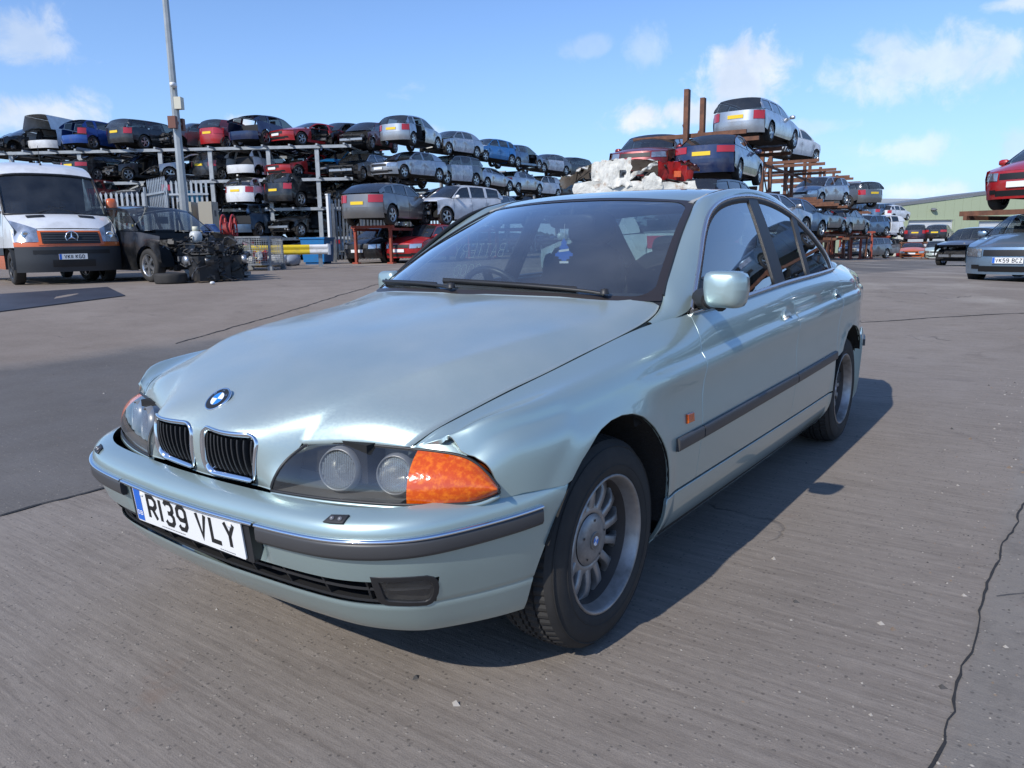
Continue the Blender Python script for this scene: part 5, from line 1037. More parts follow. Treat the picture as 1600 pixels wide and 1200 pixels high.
for i, (x, y) in enumerate(((-47.74, -9.92), (-50.23, -9.9), (-52.8, -9.77))): stand(x, y, 3.3, 1.55, ('nearest', 'middle', 'farthest')[i]+' of the three empty red frames beyond the rusty rack', REDST, 1.6, 1.7, 'empty red frames')
# ================================================================ other things about the yard
def at_ground(x, y): return (x, y, float(terr(x, y)))
# ---- white and orange van
ORANGEP = paint('orange_trim_paint', (.72, .13, .012), metal=0.); DGREYP = pbr('dark_grey_bumper_plastic', (.035, .040, .046), .55)
def yard_van():
    hd = 1.372; root = empty('parked_van', at_ground(-6.25, -17.63), hd, 'white high-roofed van with orange mirrors and grille surround, at the left edge', 'van')
    L_, W_, H = 5.9, .985, 2.62; xf = 2.95; x1 = xf-.98; x2 = x1-3.66; r = .345; WP = CP['white']
    def Ff(f, z): return np.stack([xf-.34*np.abs(f)**3.2-.30*np.clip((z-.78)/.5, 0, 1.2)**1.6-.05*np.clip((.45-z)/.2, 0, 1), f*(W_-.005)*(1-.03*np.clip((z-.9)/.4, 0, 1)), z+0*f], -1)
    def S(u, v):
        u = np.asarray(u, float); v = np.asarray(v, float); return np.stack([u, W_*(1-.10*np.clip((v-1.1)/1.5, 0, 1)**1.5-.10*np.clip((.5-v)/.3, 0, 1)**2)-.09*np.clip((u-xf+1.2)/1.2, 0, 1)**2, v], 1)
    front = Pchip([(xf-.36, 1.12), (xf-.75, 1.33), (xf-.98, 1.42), (xf-1.60, 2.22), (xf-1.85, 2.42), (xf-2.5, 2.56), (xf-5.9, 2.56)])
    def pan(nm, poly, mat, off=0., holes=(), parent=root):
        for s in (1, -1): panel(nm, poly, S, .2, mat, parent, flip=-1, mirror=s < 0, gap=.006, offset=off, holes=holes, thick=False, gridstep=.25)
    arc = lambda cx, a0, a1: [(cx+r*1.2*cos(a), max(.28, r+r*1.2*sin(a))) for a in np.linspace(radians(a0), radians(a1), 11)]
    tops = lambda a, c, n=10: [(x, float(front(x)[0])) for x in np.linspace(a, c, n)]
    xd = xf-2.15
    pan('front_wing', [(xf-1.36, .75)]+tops(xf-1.05, xf-.36, 5)+[(xf-.36, .75)]+arc(x1, 70, 170)[0:0], WP)
    pan('front_door', [(xd, .75), (xf-1.36, .75)]+tops(xf-1.06, xd, 12), WP, holes=[np.array([(xf-1.42, 1.42), (xf-1.22, 1.46), (xf-1.60, 2.05), (xd+.10, 2.10), (xd+.10, 1.40)])])
    pan('door_window', [(xf-1.42, 1.42), (xf-1.22, 1.46), (xf-1.60, 2.05), (xd+.10, 2.10), (xd+.10, 1.40)], GDARK, -.015)
    pan('side_panel', [(-L_/2, .75), (xd, .75)]+tops(xd, -L_/2, 6), WP)
    for nm, mat, z1, z0 in (('lower_side_trim', DGREYP, .76, .60), ('orange_side_band', ORANGEP, .60, .30)):
        arcs = [p for p in arc(x1, 0, 180) if p[1] < z1]; 
        for a, c in ((-L_/2, x2-r*1.22), (x2+r*1.22, x1-r*1.22)): pan(nm, [(a, z0), (c, z0), (c, z1), (a, z1)], mat, .004)
    # roof and windscreen
    ff = np.linspace(-1, 1, 13); g = []
    for x in list(np.linspace(xf-1.62, xf-2.6, 7))+[xf-4, -L_/2]:
        e = S(np.array([x]), front(x))[0]; g.append([(x+.10*(1-f*f)*(x > xf-2), f*e[1], e[2]+.06*(1-abs(f)**3)) for f in ff])
    b = MB(); b.grid(np.array(g)); b.obj('roof', WP, root)
    e0 = S(np.array([xf-1.00]), np.array([1.43]))[0]; e1 = S(np.array([xf-1.62]), front(xf-1.62))[0]; g = [[((e0*(1-k)+e1*k)*[1, 0, 1]+np.array([.20*(1-f*f)*(1-k*.5), f*(e0[1]*(1-k)+e1[1]*k)*.99, .06*k*(1-abs(f)**3)])) for f in ff] for k in np.linspace(0, 1, 5)]
    b = MB(); b.grid(np.array(g), flip=True); b.obj('windscreen', GCLEAR, root); ws = np.array(g)
    b = MB(); q = np.concatenate([ws[0], ws[:, -1], ws[-1, ::-1], ws[::-1, 0]]); b.tube(q+[.01, 0, .004], .028, 6, closed=True); b.obj('windscreen_seal', BLACKP, root)
    for s in (1, -1): b = MB(); b.tube([tuple(ws[0][6+int(3*s)]+[.02, 0, .01]), tuple(ws[1][6-int(1*s)]+[.03, 0, -.04])], .012, 5); b.obj('wiper', BLACKP, root)
    b = MB(); b.box((xf-1.42, 0, 1.30), (.5, 1.7, .16)); b.obj('dashboard', DASH, root)
    for s in (.48, -.48): b = MB(); b.box((xf-2.1, s, 1.15), (.18, .5, .8)); b.box((xf-2.1, s, 1.65), (.12, .28, .2)); b.box((xf-1.85, s, .85), (.5, .5, .18)); b.obj('van_seat', SEATC, root)
    b = MB(); b.box((xf-2.4, 0, 1.5), (.05, 1.8, 1.9)); b.box((-.2, 0, .55), (5.2, 1.5, .2)); b.obj('bulkhead_and_floor', DARK, root)
    # nose
    def patch(f0, f1, z0, z1, mat, nm, off, nf=9, nz=4, sk=0., shape=None, parent=root):
        q = np.stack([Ff(np.linspace(f0, f1, nf)+0*z, np.full(nf, z)) for z in np.linspace(z0, z1, nz)], 0).copy(); q[..., 0] += off
        if shape is not None: q[..., 2] += shape(np.linspace(f0, f1, nf))[None, :]*np.linspace(0, 1, nz)[:, None]
        b = MB(); b.grid(q); return b.obj(nm, mat, parent)
    patch(-1, 1, .26, .77, DGREYP, 'front_bumper', .03, 17, 8); patch(-1, 1, .77, .86, ORANGEP, 'orange_band', .012, 17, 3); patch(-1, 1, .86, 1.12, WP, 'nose_panel', 0, 17, 5)
    patch(-.62, .62, .80, 1.09, ORANGEP, 'grille_surround', .022, 11, 5, shape=lambda f: -.05*np.abs(f/.62)**3*0+.0)
    gq = patch(-.545, .545, .83, 1.06, GRIL, 'grille', .034, 11, 5)
    for z in (.875, .925, .975, 1.02): patch(-.53, .53, z, z+.016, DGREYP, 'grille_slat', .045, 9, 2, parent=gq)
    patch(-.40, .40, .36, .50, GRIL, 'bumper_intake', .038, 9, 3); patch(-.72, .72, .62, .70, GRIL, 'bumper_vent', .036, 9, 3)
    for s in (1, -1):
        q = np.stack([Ff(s*np.linspace(.60, .985, 7)+0*z, np.full(7, z)) for z in (.865, .95, 1.04, 1.13)], 0); q[..., 0] += .024; q[..., 2] += (np.linspace(0, 1, 7)*.17)[None, :]*np.array([0, .3, .7, 1.])[:, None]; q[..., 0] -= (np.linspace(0, 1, 7)**1.5*.18)[None, :]*np.array([0, .3, .7, 1.])[:, None]
        b = MB(); b.grid(q, flip=s < 0); hl = b.obj('headlight', HEADL, root)
        b = MB(); b.lathe([(.075, 0), (.07, .012), (.04, -.01), (0, -.02)], tuple(q[1, 3]+[.004, 0, .03]), 'x', 14); b.obj('reflector', REFL, hl)
    # bonnet
    g = []
    for k in np.linspace(0, 1, 6):
        row = []
        for f in ff:
            a = Ff(np.array([f*.96]), np.array([1.12]))[0]; c = ws[0][int(round((f+1)*6))]; p = a*(1-k)+c*k; p[2] += .05*4*k*(1-k)*(1-abs(f)**2)+.02*(1-f*f); row.append(p)
        g.append(row)
    bn = MB(); bn.grid(np.array(g)); bo = bn.obj('bonnet', WP, root); g = np.array(g)
    for s in (1, -1): q = g[3:5, 6+int(2*s):6+int(2*s)+s*3:s].copy(); q[..., 2] += .012; b = MB(); b.grid(q[:, :3], flip=s < 0); b.obj('bonnet_vent', GRIL, bo)
    # star in a ring on the grille
    b = MB(); c = Ff(np.array([0.]), np.array([.955]))[0]; X = c[0]+.055
    b.tube([(X, .115*cos(a), c[2]+.115*sin(a)) for a in np.linspace(0, 2*pi, 28, endpoint=False)], .011, 8, closed=True)
    for a in (pi/2, pi/2+2*pi/3, pi/2-2*pi/3):
        t = (0, .108*cos(a), .108*sin(a)); n = (-sin(a)*.020, cos(a)*.020); b.add([(X+.012, 0, c[2]), (X, t[1], c[2]+t[2]), (X, n[0], c[2]+n[1]), (X, -n[0], c[2]-n[1])], [(0, 1, 2), (0, 3, 1)])
    b.obj('grille_badge', CHROME, root)
    c = Ff(np.array([.05]), np.array([.47]))[0]; px_, pz_ = c[0]+.045, .565
    b = MB(); b.box((px_, -.02, pz_), (.012, .52, .111)); pl_ = b.obj('number_plate', WHITEP, root); pl_['label'] = 'white front plate reading VK11 KGO'
    txt = 'VK11 KGO'; b = MB(); wt = letters(MB(), txt, .050, .079, .013, .011, .033, None); letters(b, txt, .050, .079, .013, .011, .033, lambda x, y: (px_+.0075, -wt/2+x, pz_-.0395+y)); b.obj('lettering', INK, pl_)
    b = MB(); b.box((px_+.0065, -.256, pz_), (.001, .044, .106)); b.obj('blue_band', BLUEB, pl_)
    for s in (1, -1):
        b = MB(); cushion_(b, (xf-1.30, s*1.17, 1.62), (.16, .22, .40), 5, 14, 8); mr_ = b.obj('door_mirror', ORANGEP, root); b = MB(); b.bar((xf-1.32, s*.92, 1.48), (xf-1.30, s*1.12, 1.50), .06, .05); b.obj('mirror_arm', BLACKP, mr_)
    wl = gwheel(.345, True)
    for x in (x1, x2):
        for s in (1, -1):
            ms = wl[0] if s > 0 else wl[1]; w = link('wheel', ms[1], root); w.location = (x, s*(W_-.03), r); link('tyre', ms[0], w)
            b = MB(); A = np.linspace(radians(-5), radians(185), 11); b.grid(np.array([[(x+r*1.2*cos(a), s*y, max(.25, r+r*1.2*sin(a))) for a in A] for y in (W_*1.005, W_*.6)]), flip=s < 0); b.add([(x+r*1.2*cos(a), s*W_*.6, max(.25, r+r*1.2*sin(a))) for a in A], [tuple(range(11))]); b.obj('wheel_arch', DGREYP, root)
    b = MB(); b.lathe([(.03, 0), (.02, .03), (.006, .06)], (xf-1.95, .0, 2.53), 'z', 8); b.tube([(xf-1.95, 0, 2.58), (xf-1.99, 0, 2.95)], .006, 5); b.obj('roof_aerial', BLACKP, root)
yard_van()

# ---- lamp post
def lamp_post():
    root = empty('lamp_post', at_ground(-9.92, -17.56), .6, 'tall tapering grey lamp post carrying a camera and brown brackets', 'lamp post')
    m = pbr('lamp_post_steel', (.40, .42, .42), .5, .4, vary=(2, (.30, .32, .31), .4, .7)); n = 8; b = MB()
    b.lathe([(.135, 0), (.125, 1.6), (.122, 1.62), (.10, 4.0), (.075, 8.0), (.055, 12.2)], (0, 0, 0), 'z', n, smooth=False); b.obj('column', m, root)
    b = MB(); b.box((.02, .12, 4.42), (.20, .18, .30)); b.obj('junction_box', pbr('cream_box', (.60, .57, .45), .5), root)
    for s in (-1, 1): b = MB(); b.box((s*.22, 0, 3.92), (.14, .20, .30)); b.obj('bracket', pbr('brown_bracket', (.16, .06, .04), .6), root)
    b = MB(); b.box((0, 0, 3.92), (.42, .16, .07)); b.obj('bracket_bar', pbr('brown_bracket', (.16, .06, .04), .6), root)
    b = MB(); b.bar((0, 0, 4.78), (.22, .1, 4.80), .04, .04); b.obj('camera_arm', m, root); b = MB(); cushion_(b, (.27, .13, 4.83), (.24, .13, .12), 5); b.obj('security_camera', WHITEP, root)
    b = MB(); b.bar((0, 0, 12.1), (.9, 0, 12.3), .07, .07); b.box((1.1, 0, 12.3), (.6, .25, .12)); b.obj('lamp_head', m, root)
    b = MB(); b.box((0, .13, .9), (.10, .01, .55)); b.obj('hatch', m, root)
lamp_post()
# ---- black wreck's engines, hoses and a flat tyre in front of it
for i, (x, y, s, lab) in enumerate(((-7.23, -12.61, .9, 'heap of black engine parts spilling out under the torn front of the black off-roader'), (-7.63, -12.73, 1.05, 'black engine block with hoses and cables right of the torn black off-roader'), (-7.98, -12.76, .9, 'tall black engine and gearbox heap beside the mesh cage'), (-8.19, -13.49, 1.0, 'dark engine with a bent pipe behind the other engine heaps'))):
    root = empty('scrap_engine', at_ground(x, y), i*1.3, lab, 'engine'); rr = random.Random(40+i); b = MB(); engine_mess(b, ((-.30, .30), (-.26, .26), (.08, .80*s)), 34, rng=rr, s=.75); b.box((0, 0, .28), (.45, .38, .50), 1); b.obj('engine_block', [JUNK, JUNKD], root)
    b = MB()
    for k in range(7):
        p = [(rr.uniform(-.35, .35), rr.uniform(-.35, .35), rr.uniform(.15, .9*s)) for _ in range(4)]; C_ = Curve3(p)(np.linspace(0, 1, 12)); C_[:, 2] = np.maximum(C_[:, 2], .03); b.tube(C_, rr.uniform(.010, .022), 6)
    b.obj('hoses', JUNKD, root)
    b = MB(); b.lathe([(0, -.05), (.09, -.05), (.10, .0), (.09, .05), (0, .05)], (.25, -.2, .5*s), 'x', 14); b.obj('pulley', BAREM, root)
o = bpy.data.objects.new('fluid_bottle', None); COL.objects.link(o); o.location = (-7.56, -13.33, .47+.93); tag(o, 'pale plastic fluid bottle perched in the open engine bay of the black off-roader', 'bottle')
b = MB(); cushion_(b, (0, 0, .0), (.24, .24, .26), 3, 14, 8); b.obj('bottle_body', pbr('pale_plastic', (.55, .56, .54), .4), o); b = MB(); b.lathe([(0, .10), (.06, .10), (.065, .0), (0, 0)], (0, 0, .12), 'z', 12); b.obj('cap', pbr('pale_yellow_cap', (.62, .60, .46), .5), o)
o = link('loose_tyre', gwheel(.31, True)[0][0]); o.location = (-6.65, -12.88, .47+.20); o.rotation_euler = (pi/2, 0, .4); tag(o, 'loose black tyre lying flat under the torn front of the black off-roader', 'tyre')
b = MB(); cushion_(b, (0, 0, .03), (.10, .07, .06), 2.4); o = b.obj('crumpled_paper', WHITEP); o.location = at_ground(-6.91, -11.85); tag(o, 'small white scrap of litter on the ground before the engine heap', 'litter')
# ---- mesh cage
def cage():
    root = empty('mesh_cage', at_ground(-12.6, -18.13), .62, 'grey wire mesh stillage beside the engine heaps with the yellow barrier behind it', 'cage'); w, d, h = .62, .50, .98
    for x in (-w, w):
        for y in (-d, d): b = MB(); b.box((x, y, h/2), (.06, .06, h)); b.obj('corner_post', GALVD, root); b = MB(); b.box((x, y, .06), (.14, .14, .12)); b.obj('foot', GALVD, root)
    for z in (.18, h): 
        for y in (-d, d): b = MB(); b.box((0, y, z), (2*w, .04, .05)); b.obj('side_rail', GALVD, root)
        for x in (-w, w): b = MB(); b.box((x, 0, z), (.04, 2*d, .05)); b.obj('end_rail', GALVD, root)
    b = MB(); b.box((0, 0, .18), (2*w, 2*d, .03)); b.obj('base_sheet', GALVD, root)
    b = MB()
    for y in (-d, d):
        for k in range(1, 18): x = -w+2*w*k/18; b.bar((x, y, .2), (x, y, h), .008, .008)
        for k in range(1, 12): z = .2+(h-.2)*k/12; b.bar((-w, y, z), (w, y, z), .008, .008)
    for x in (-w, w):
        for k in range(1, 14): y = -d+2*d*k/14; b.bar((x, y, .2), (x, y, h), .008, .008)
        for k in range(1, 12): z = .2+(h-.2)*k/12; b.bar((x, -d, z), (x, d, z), .008, .008)
    o = b.obj('wire_mesh', GALV, root); o['kind'] = 'stuff'
    for dx, c in ((0, 0), (.05, 0)): pass
cage()
rr = random.Random(5)
for i, (dx, col, lab) in enumerate(((-.25, (.30, .30, .32), 'grey metal bracket lying inside the mesh cage'), (.15, (.45, .03, .02), 'red plastic lamp part lying inside the mesh cage'), (.35, (.55, .55, .53), 'pale plastic box part leaning inside the mesh cage'))):
    b = MB(); engine_mess(b, ((-.14, .14), (-.2, .2), (0, .3)), 7, rr, 0, 0); o = b.obj('scrap_part', pbr('cage_scrap_%d' % i if False else ('grey_scrap', 'red_scrap', 'pale_scrap')[i], col, .5)); o.location = (-12.6+dx*.81, -18.13+dx*.58, .47+.25); tag(o, lab, 'scrap part')
# ---- yellow crash barrier, blue bin, bags, cabinets, hose reel
def barrier():
    p = Vector((-13.0, -20.0, .47)); q = Vector((-15.49, -18.42, .47)); L_ = (q-p).length; root = empty('crash_barrier', p, atan2(q.y-p.y, q.x-p.x), 'yellow corrugated crash barrier with a white rounded end, beside the blue bin', 'barrier')
    prof = [(0, .42), (-.05, .45), (-.07, .50), (-.03, .56), (-.03, .60), (-.07, .66), (-.05, .71), (0, .74)]; Y = pbr('yellow_barrier_paint', (.78, .56, .02), .45, dirt=(6, (.25, .2, .1), .5, .8, .5))
    b = MB(); g = np.array([[(x, y*s_, z) for y, z in prof] for x in np.linspace(0, L_*.80, 6) for s_ in (1,)]); b.grid(g); b.grid(g+[0, .012, 0], flip=True); b.obj('rail', Y, root)
    b = MB(); g = np.array([[(x, y, z) for y, z in prof] for x in (L_*.80, L_)]); b.grid(g); b.grid(g+[0, .012, 0], flip=True); A = np.linspace(-pi/2, pi/2, 9); g = np.array([[(L_+.12*cos(a), .08+.12*sin(a)-.02, z) for a in A] for z in (.40, .76)]); b.grid(g); b.obj('white_end', pbr('white_barrier_paint', (.78, .78, .76), .45, dirt=(6, (.3, .28, .2), .5, .8, .5)), root)
    for x in (.5, L_*.5, L_*.92): b = MB(); b.box((x, .10, .36), (.12, .10, .72)); b.obj('post', GALVD, root)
barrier()
def bin_():
    root = empty('blue_bin', at_ground(-17.94, -21.84), .55, 'blue metal bin with a lid standing against the palisade gate post', 'bin'); B = pbr('blue_bin_paint', (.015, .17, .42), .45, dirt=(4, (.05, .08, .12), .5, .8, .4))
    b = MB(); b.add([(-.55, -.4, .08), (.55, -.4, .08), (.55, .4, .08), (-.55, .4, .08), (-.62, -.46, .95), (.62, -.46, .95), (.62, .46, .95), (-.62, .46, .95)], [(0, 3, 2, 1), (0, 1, 5, 4), (1, 2, 6, 5), (2, 3, 7, 6), (3, 0, 4, 7), (4, 5, 6, 7)]); b.obj('body', B, root)
    b = MB(); b.box((0, 0, .98), (1.30, .98, .06)); b.obj('lid', B, root); b = MB(); b.box((-.2, .475, .80), (.22, .012, .12)); b.obj('white_sticker', WHITEP, root)
    for x in (-.45, .45): b = MB(); b.box((x, 0, .04), (.08, .7, .08)); b.obj('runner', B, root)
bin_()
for i, (x, y, c, lab) in enumerate(((-15.09, -20.66, (.62, .62, .60), 'white bag slumped behind the yellow barrier'), (-14.7, -20.95, (.60, .50, .12), 'yellowish bag slumped behind the yellow barrier beside the mesh cage'), (-16.03, -21.06, (.30, .34, .40), 'blue grey bag slumped between the barrier and the blue bin'))):
    b = MB(); cushion_(b, (0, 0, .22), (.75, .6, .46), 2.2, 14, 8); rr = random.Random(i); b.v = [(p[0]+rr.uniform(-.04, .04), p[1]+rr.uniform(-.04, .04), max(0, p[2]+rr.uniform(-.04, .04))) for p in b.v]; o = b.obj('rubbish_bag', pbr(('white_sack', 'yellow_sack', 'grey_sack')[i], c, .6)); o.location = at_ground(x, y); tag(o, lab, 'bag')
for i, (x, y, lab) in enumerate(((-11.40, -19.80, 'left one of two beige cabinets right of the lamp post'), (-11.75, -19.30, 'right one of two beige cabinets, with a small dark label, right of the lamp post'))):
    root = empty('cabinet', at_ground(x, y), .62, lab, 'cabinet'); b = MB(); b.box((0, 0, 1.02), (.50, .40, 2.04)); b.obj('body', pbr('beige_cabinet_paint', (.36, .33, .26), .55), root); b = MB(); b.box((0, .205, 1.05), (.42, .012, 1.8)); b.obj('door', pbr('beige_cabinet_paint', (.36, .33, .26), .55), root)
    if i: b = MB(); b.box((.02, .214, 1.70), (.14, .006, .18)); b.obj('dark_label', GREYP, root)
def reel():
    R_ = pbr('red_reel_paint', (.40, .035, .035), .5); root = empty('hose_reel', at_ground(-13.0, -20.2), .75, 'red spoked hose reel standing behind the engine heaps', 'hose reel')
    for y in (-.15, .15):
        b = MB(); b.tube([(.46*cos(a), y, 1.25+.46*sin(a)) for a in np.linspace(0, 2*pi, 24, endpoint=False)], .03, 6, closed=True)
        for k in range(6): a = pi/3*k; b.bar((0, y, 1.25), (.45*cos(a), y, 1.25+.45*sin(a)), .04, .03)
        b.obj('wheel_rim', R_, root)
    b = MB(); b.lathe([(.24, -.14), (.24, .14)], (0, 0, 1.25), 'y', 16); b.obj('hose', pbr('dull_red_hose', (.28, .03, .03), .6), root)
    for x in (-.4, .4): b = MB(); b.bar((x, 0, 0), (0, 0, 1.25), .07, .07); b.obj('leg', R_, root)
reel()
b = MB(); cushion_(b, (0, 0, 0), (.40, .30, .36), 5); o = b.obj('yellow_box', pbr('yellow_plastic', (.80, .62, .02), .4)); o.location = (-13.35, -21.6, 2.12); tag(o, 'small bright yellow box fixed on a post right of the beige cabinets', 'box')
b = MB(); b.box((0, 0, .95), (.12, .12, 1.9)); o = b.obj('box_post', STEEL); o.location = (-13.35, -21.6, .03); o.location.z = .0; tag(o, 'grey post that carries the small yellow box', 'post')
b = MB(); g = np.array([[(x, .25*sin(x*2.2), .05+.10*cos(x*2)+y*.2) for y in (-.5, 0, .5)] for x in np.linspace(-.6, .6, 7)]); b.grid(g); b.grid(g-[0, 0, .02], flip=True); o = b.obj('bent_panel', CP['blue']); o.location = (-8.95, -14.85, 1.52); o.rotation_euler = (.5, .3, .4); tag(o, 'bent blue body panel propped behind the black off-roader', 'body panel')
b = MB(); b.box((0, 0, .5), (.7, .5, 1.0)); o = b.obj('scrap_pile', JUNKD); o.location = at_ground(-8.95, -14.85); tag(o, 'dark pile of scrap behind the torn black off-roader', 'scrap')
# teal sheeting hanging behind the lamp post
b = MB(); g = np.array([[(x, .12*sin(5*x)+.05*sin(9*z), z) for x in np.linspace(-.7, .7, 12)] for z in np.linspace(0, 1.1, 7)]); b.grid(g); b.grid(g+[0, .01, 0], flip=True); o = b.obj('tarpaulin', pbr('teal_tarpaulin', (.01, .20, .26), .6)); o.location = (-14.0, -23.6, 2.0); o.rotation_euler = (0, 0, .7); tag(o, 'teal sheet hanging beyond the tall palisade panel', 'tarpaulin')
b = MB(); b.box((0, 0, 0), (1.8, .08, .08)); b.box((-.8, 0, -1.35), (.08, .08, 2.7)); b.box((.8, 0, -1.35), (.08, .08, 2.7)); o = b.obj('sheet_frame', STEEL); o.location = (-14.0, -23.65, 3.1); o.rotation_euler = (0, 0, .7); tag(o, 'grey pipe frame that holds up the teal sheet', 'frame')
# ---- steel plate on the ground at the left
P_ = [(-3.30, -14.35), (-5.05, -14.0), (-5.6, -12.2)]; P_ = [(-2.55, -10.35), (-4.72, -11.0), (-5.30, -12.75), (-3.0, -12.6)]
b = MB(); cxy = np.mean(P_, 0); z0 = float(terr(*cxy)); n_ = len(P_); V_ = [(x-cxy[0], y-cxy[1], float(terr(x, y))-z0+h) for h in (0, .02) for x, y in P_]; b.add(V_, [(3, 2, 1, 0), (4, 5, 6, 7)]+[(i, (i+1) % 4, 4+(i+1) % 4, 4+i) for i in range(4)]); o = b.obj('road_plate', pbr('dark_steel_plate', (.075, .075, .085), .5, .5, vary=(1.5, (.05, .05, .055), .4, .7))); o.location = (cxy[0], cxy[1], float(terr(*cxy))-.004); tag(o, 'dark flat steel plate lying on the ground before the white van', 'plate')
# ---- crushed white van carcass before the rusty rack
def crushed():
    rr = random.Random(21); root = empty('crushed_van', (-15.64, -7.21, 2.30), radians(36), 'crumpled white van carcass with rust streaks and torn red panels, above the saloon roof', 'wreck')
    WR = pbr('scraped_white_paint', (.72, .70, .62), .5, dirt=(5, (.30, .14, .05), .56, .70, .7), bump=(7, .6, 4, .05))
    def sheet(nm, u0, u1, f, mat, nu=16, nv=7):
        g = np.array([[f(u, v) for v in np.linspace(0, 1, nv)] for u in np.linspace(u0, u1, nu)]); g += np.array([[[0, 0, 0]]]); g[..., 2] += rr.uniform(0, 0)
        N_ = np.array([[(rr.gauss(0, .02), rr.gauss(0, .02), rr.gauss(0, .022)) for _ in range(nv)] for _ in range(nu)]); g = g+N_; b = MB(); b.grid(g); b.grid(g-[0, 0, .02], flip=True); return b.obj(nm, mat, root)
    sheet('folded_roof', -1.1, .95, lambda u, v: (.75-v*1.5, u, .82-.10*u*u-.25*max(0, u-.4)-.30*(v-.3)**2), WR)
    sheet('side_panel', -1.05, -.1, lambda u, v: (.82+.06*v, u, .80-.62*v-.1*u*u), WR); sheet('crumpled_wing', -1.75, -1.0, lambda u, v: (.7-v*.9, u, .42+.30*(u+1.75)-.3*(v-.2)**2+.05*sin(9*u)), WR)
    sheet('torn_red_panel', .55, 1.35, lambda u, v: (.85-.3*v, u, .78-.75*v-.30*(u-.5)+.06*sin(8*u+3*v)), CP['red']); sheet('torn_red_flap', .85, 1.6, lambda u, v: (.55-.6*v, u, .80-.28*(u-.8)+.08*sin(6*u)), CP['red'])
    sheet('bent_pillar', -.2, .5, lambda u, v: (.86, u, .30+.5*(u+.2)+v*.10), WR, 10, 3); sheet('lower_sill', -1.5, 1.4, lambda u, v: (.86+.03*sin(5*u), u, .02+v*.24), WR, 16, 4); sheet('white_shard', .15, .62, lambda u, v: (.88, u, .08+.42*v*(1-abs(u-.38)*2)), WR, 8, 5)
    b = MB(); engine_mess(b, ((-.5, .78), (-1.3, 1.3), (.0, .60)), 60, rr); b.obj('tangled_inside', [JUNK, JUNKD], root)
    b = MB(); b.box((.86, .98, .42), (.06, .16, .14)); b.obj('orange_lamp', AMBER, root)
crushed()
b = MB()
stand(-15.64, -7.21, radians(126), 2.30, 'rusty stand under the crushed white van', RUST, 3.4, 1.6)
# ---- red gas bottles by the workshop
for i, (x, y, lab) in enumerate(((-88.63, -13.32, 'left one of two red gas cylinders at the corner of the green workshop'), (-88.95, -12.85, 'right one of two red gas cylinders at the corner of the green workshop'))):
    root = empty('gas_cylinder', (x, y, float(terr(x, y))), 0, lab, 'gas cylinder', 'red gas cylinders'); b = MB(); b.lathe([(0, 0), (.22, 0), (.22, .95), (.16, 1.12), (.06, 1.2), (.06, 1.35), (0, 1.35)], (0, 0, 0), 'z', 14); b.obj('bottle', CP['red'], root); b = MB(); b.tube([(.1*cos(a), .1*sin(a), 1.34) for a in np.linspace(0, 2*pi, 10, endpoint=False)], .02, 6, closed=True); b.obj('valve_guard', CP['red'], root)
# ================================================================ the silver green saloon in the foreground
PAINT = pbr('silver_green_paint', (.385, .495, .480), .37, .58, coat=1.0, coat_rough=.025, vary=(2.2, (.40, .505, .49), .35, .7))
def dusty_paint():
    """same paint under a film of dust and water spots, as on the bonnet"""
    m = PAINT.copy(); m.name = 'dusty_silver_green_paint'; nt = m.node_tree; N = nt.nodes.new; Lk = nt.links.new; b = nt.nodes['Principled BSDF']
    tc = N('ShaderNodeTexCoord'); n = N('ShaderNodeTexNoise'); n.inputs['Scale'].default_value = 160; n.inputs['Detail'].default_value = 3; Lk(tc.outputs['Object'], n.inputs['Vector'])
    n2 = N('ShaderNodeTexNoise'); n2.inputs['Scale'].default_value = 5; n2.inputs['Detail'].default_value = 6; Lk(tc.outputs['Object'], n2.inputs['Vector'])
    f = N('ShaderNodeMapRange'); Lk(n.outputs[0], f.inputs[0]); f.inputs[1].default_value = .35; f.inputs[2].default_value = .75; f.inputs[3].default_value = .05; f.inputs[4].default_value = .3
    g = N('ShaderNodeMapRange'); Lk(n2.outputs[0], g.inputs[0]); g.inputs[1].default_value = .3; g.inputs[2].default_value = .7; g.inputs[3].default_value = .06; g.inputs[4].default_value = .26
    Lk(f.outputs[0], b.inputs['Roughness']); Lk(g.outputs[0], b.inputs['Coat Roughness'])
    f.inputs[3].default_value = .34; f.inputs[4].default_value = .46
    d = N('ShaderNodeBsdfDiffuse'); d.inputs[0].default_value = (.50, .50, .47, 1); mx = N('ShaderNodeMixShader'); h = N('ShaderNodeMath'); h.operation = 'MULTIPLY'
    Lk(n2.outputs[0], h.inputs[0]); h.inputs[1].default_value = .30; Lk(h.outputs[0], mx.inputs[0]); Lk(b.outputs[0], mx.inputs[1]); Lk(d.outputs[0], mx.inputs[2])
    Lk(mx.outputs[0], nt.nodes['Material Output'].inputs[0]); return m
PDUST = dusty_paint()
CARLABEL = "silver green four-door saloon with twin kidney grilles, parked alone in the foreground"
car = empty('parked_car', (0, 0, 0), 0, CARLABEL, 'car')

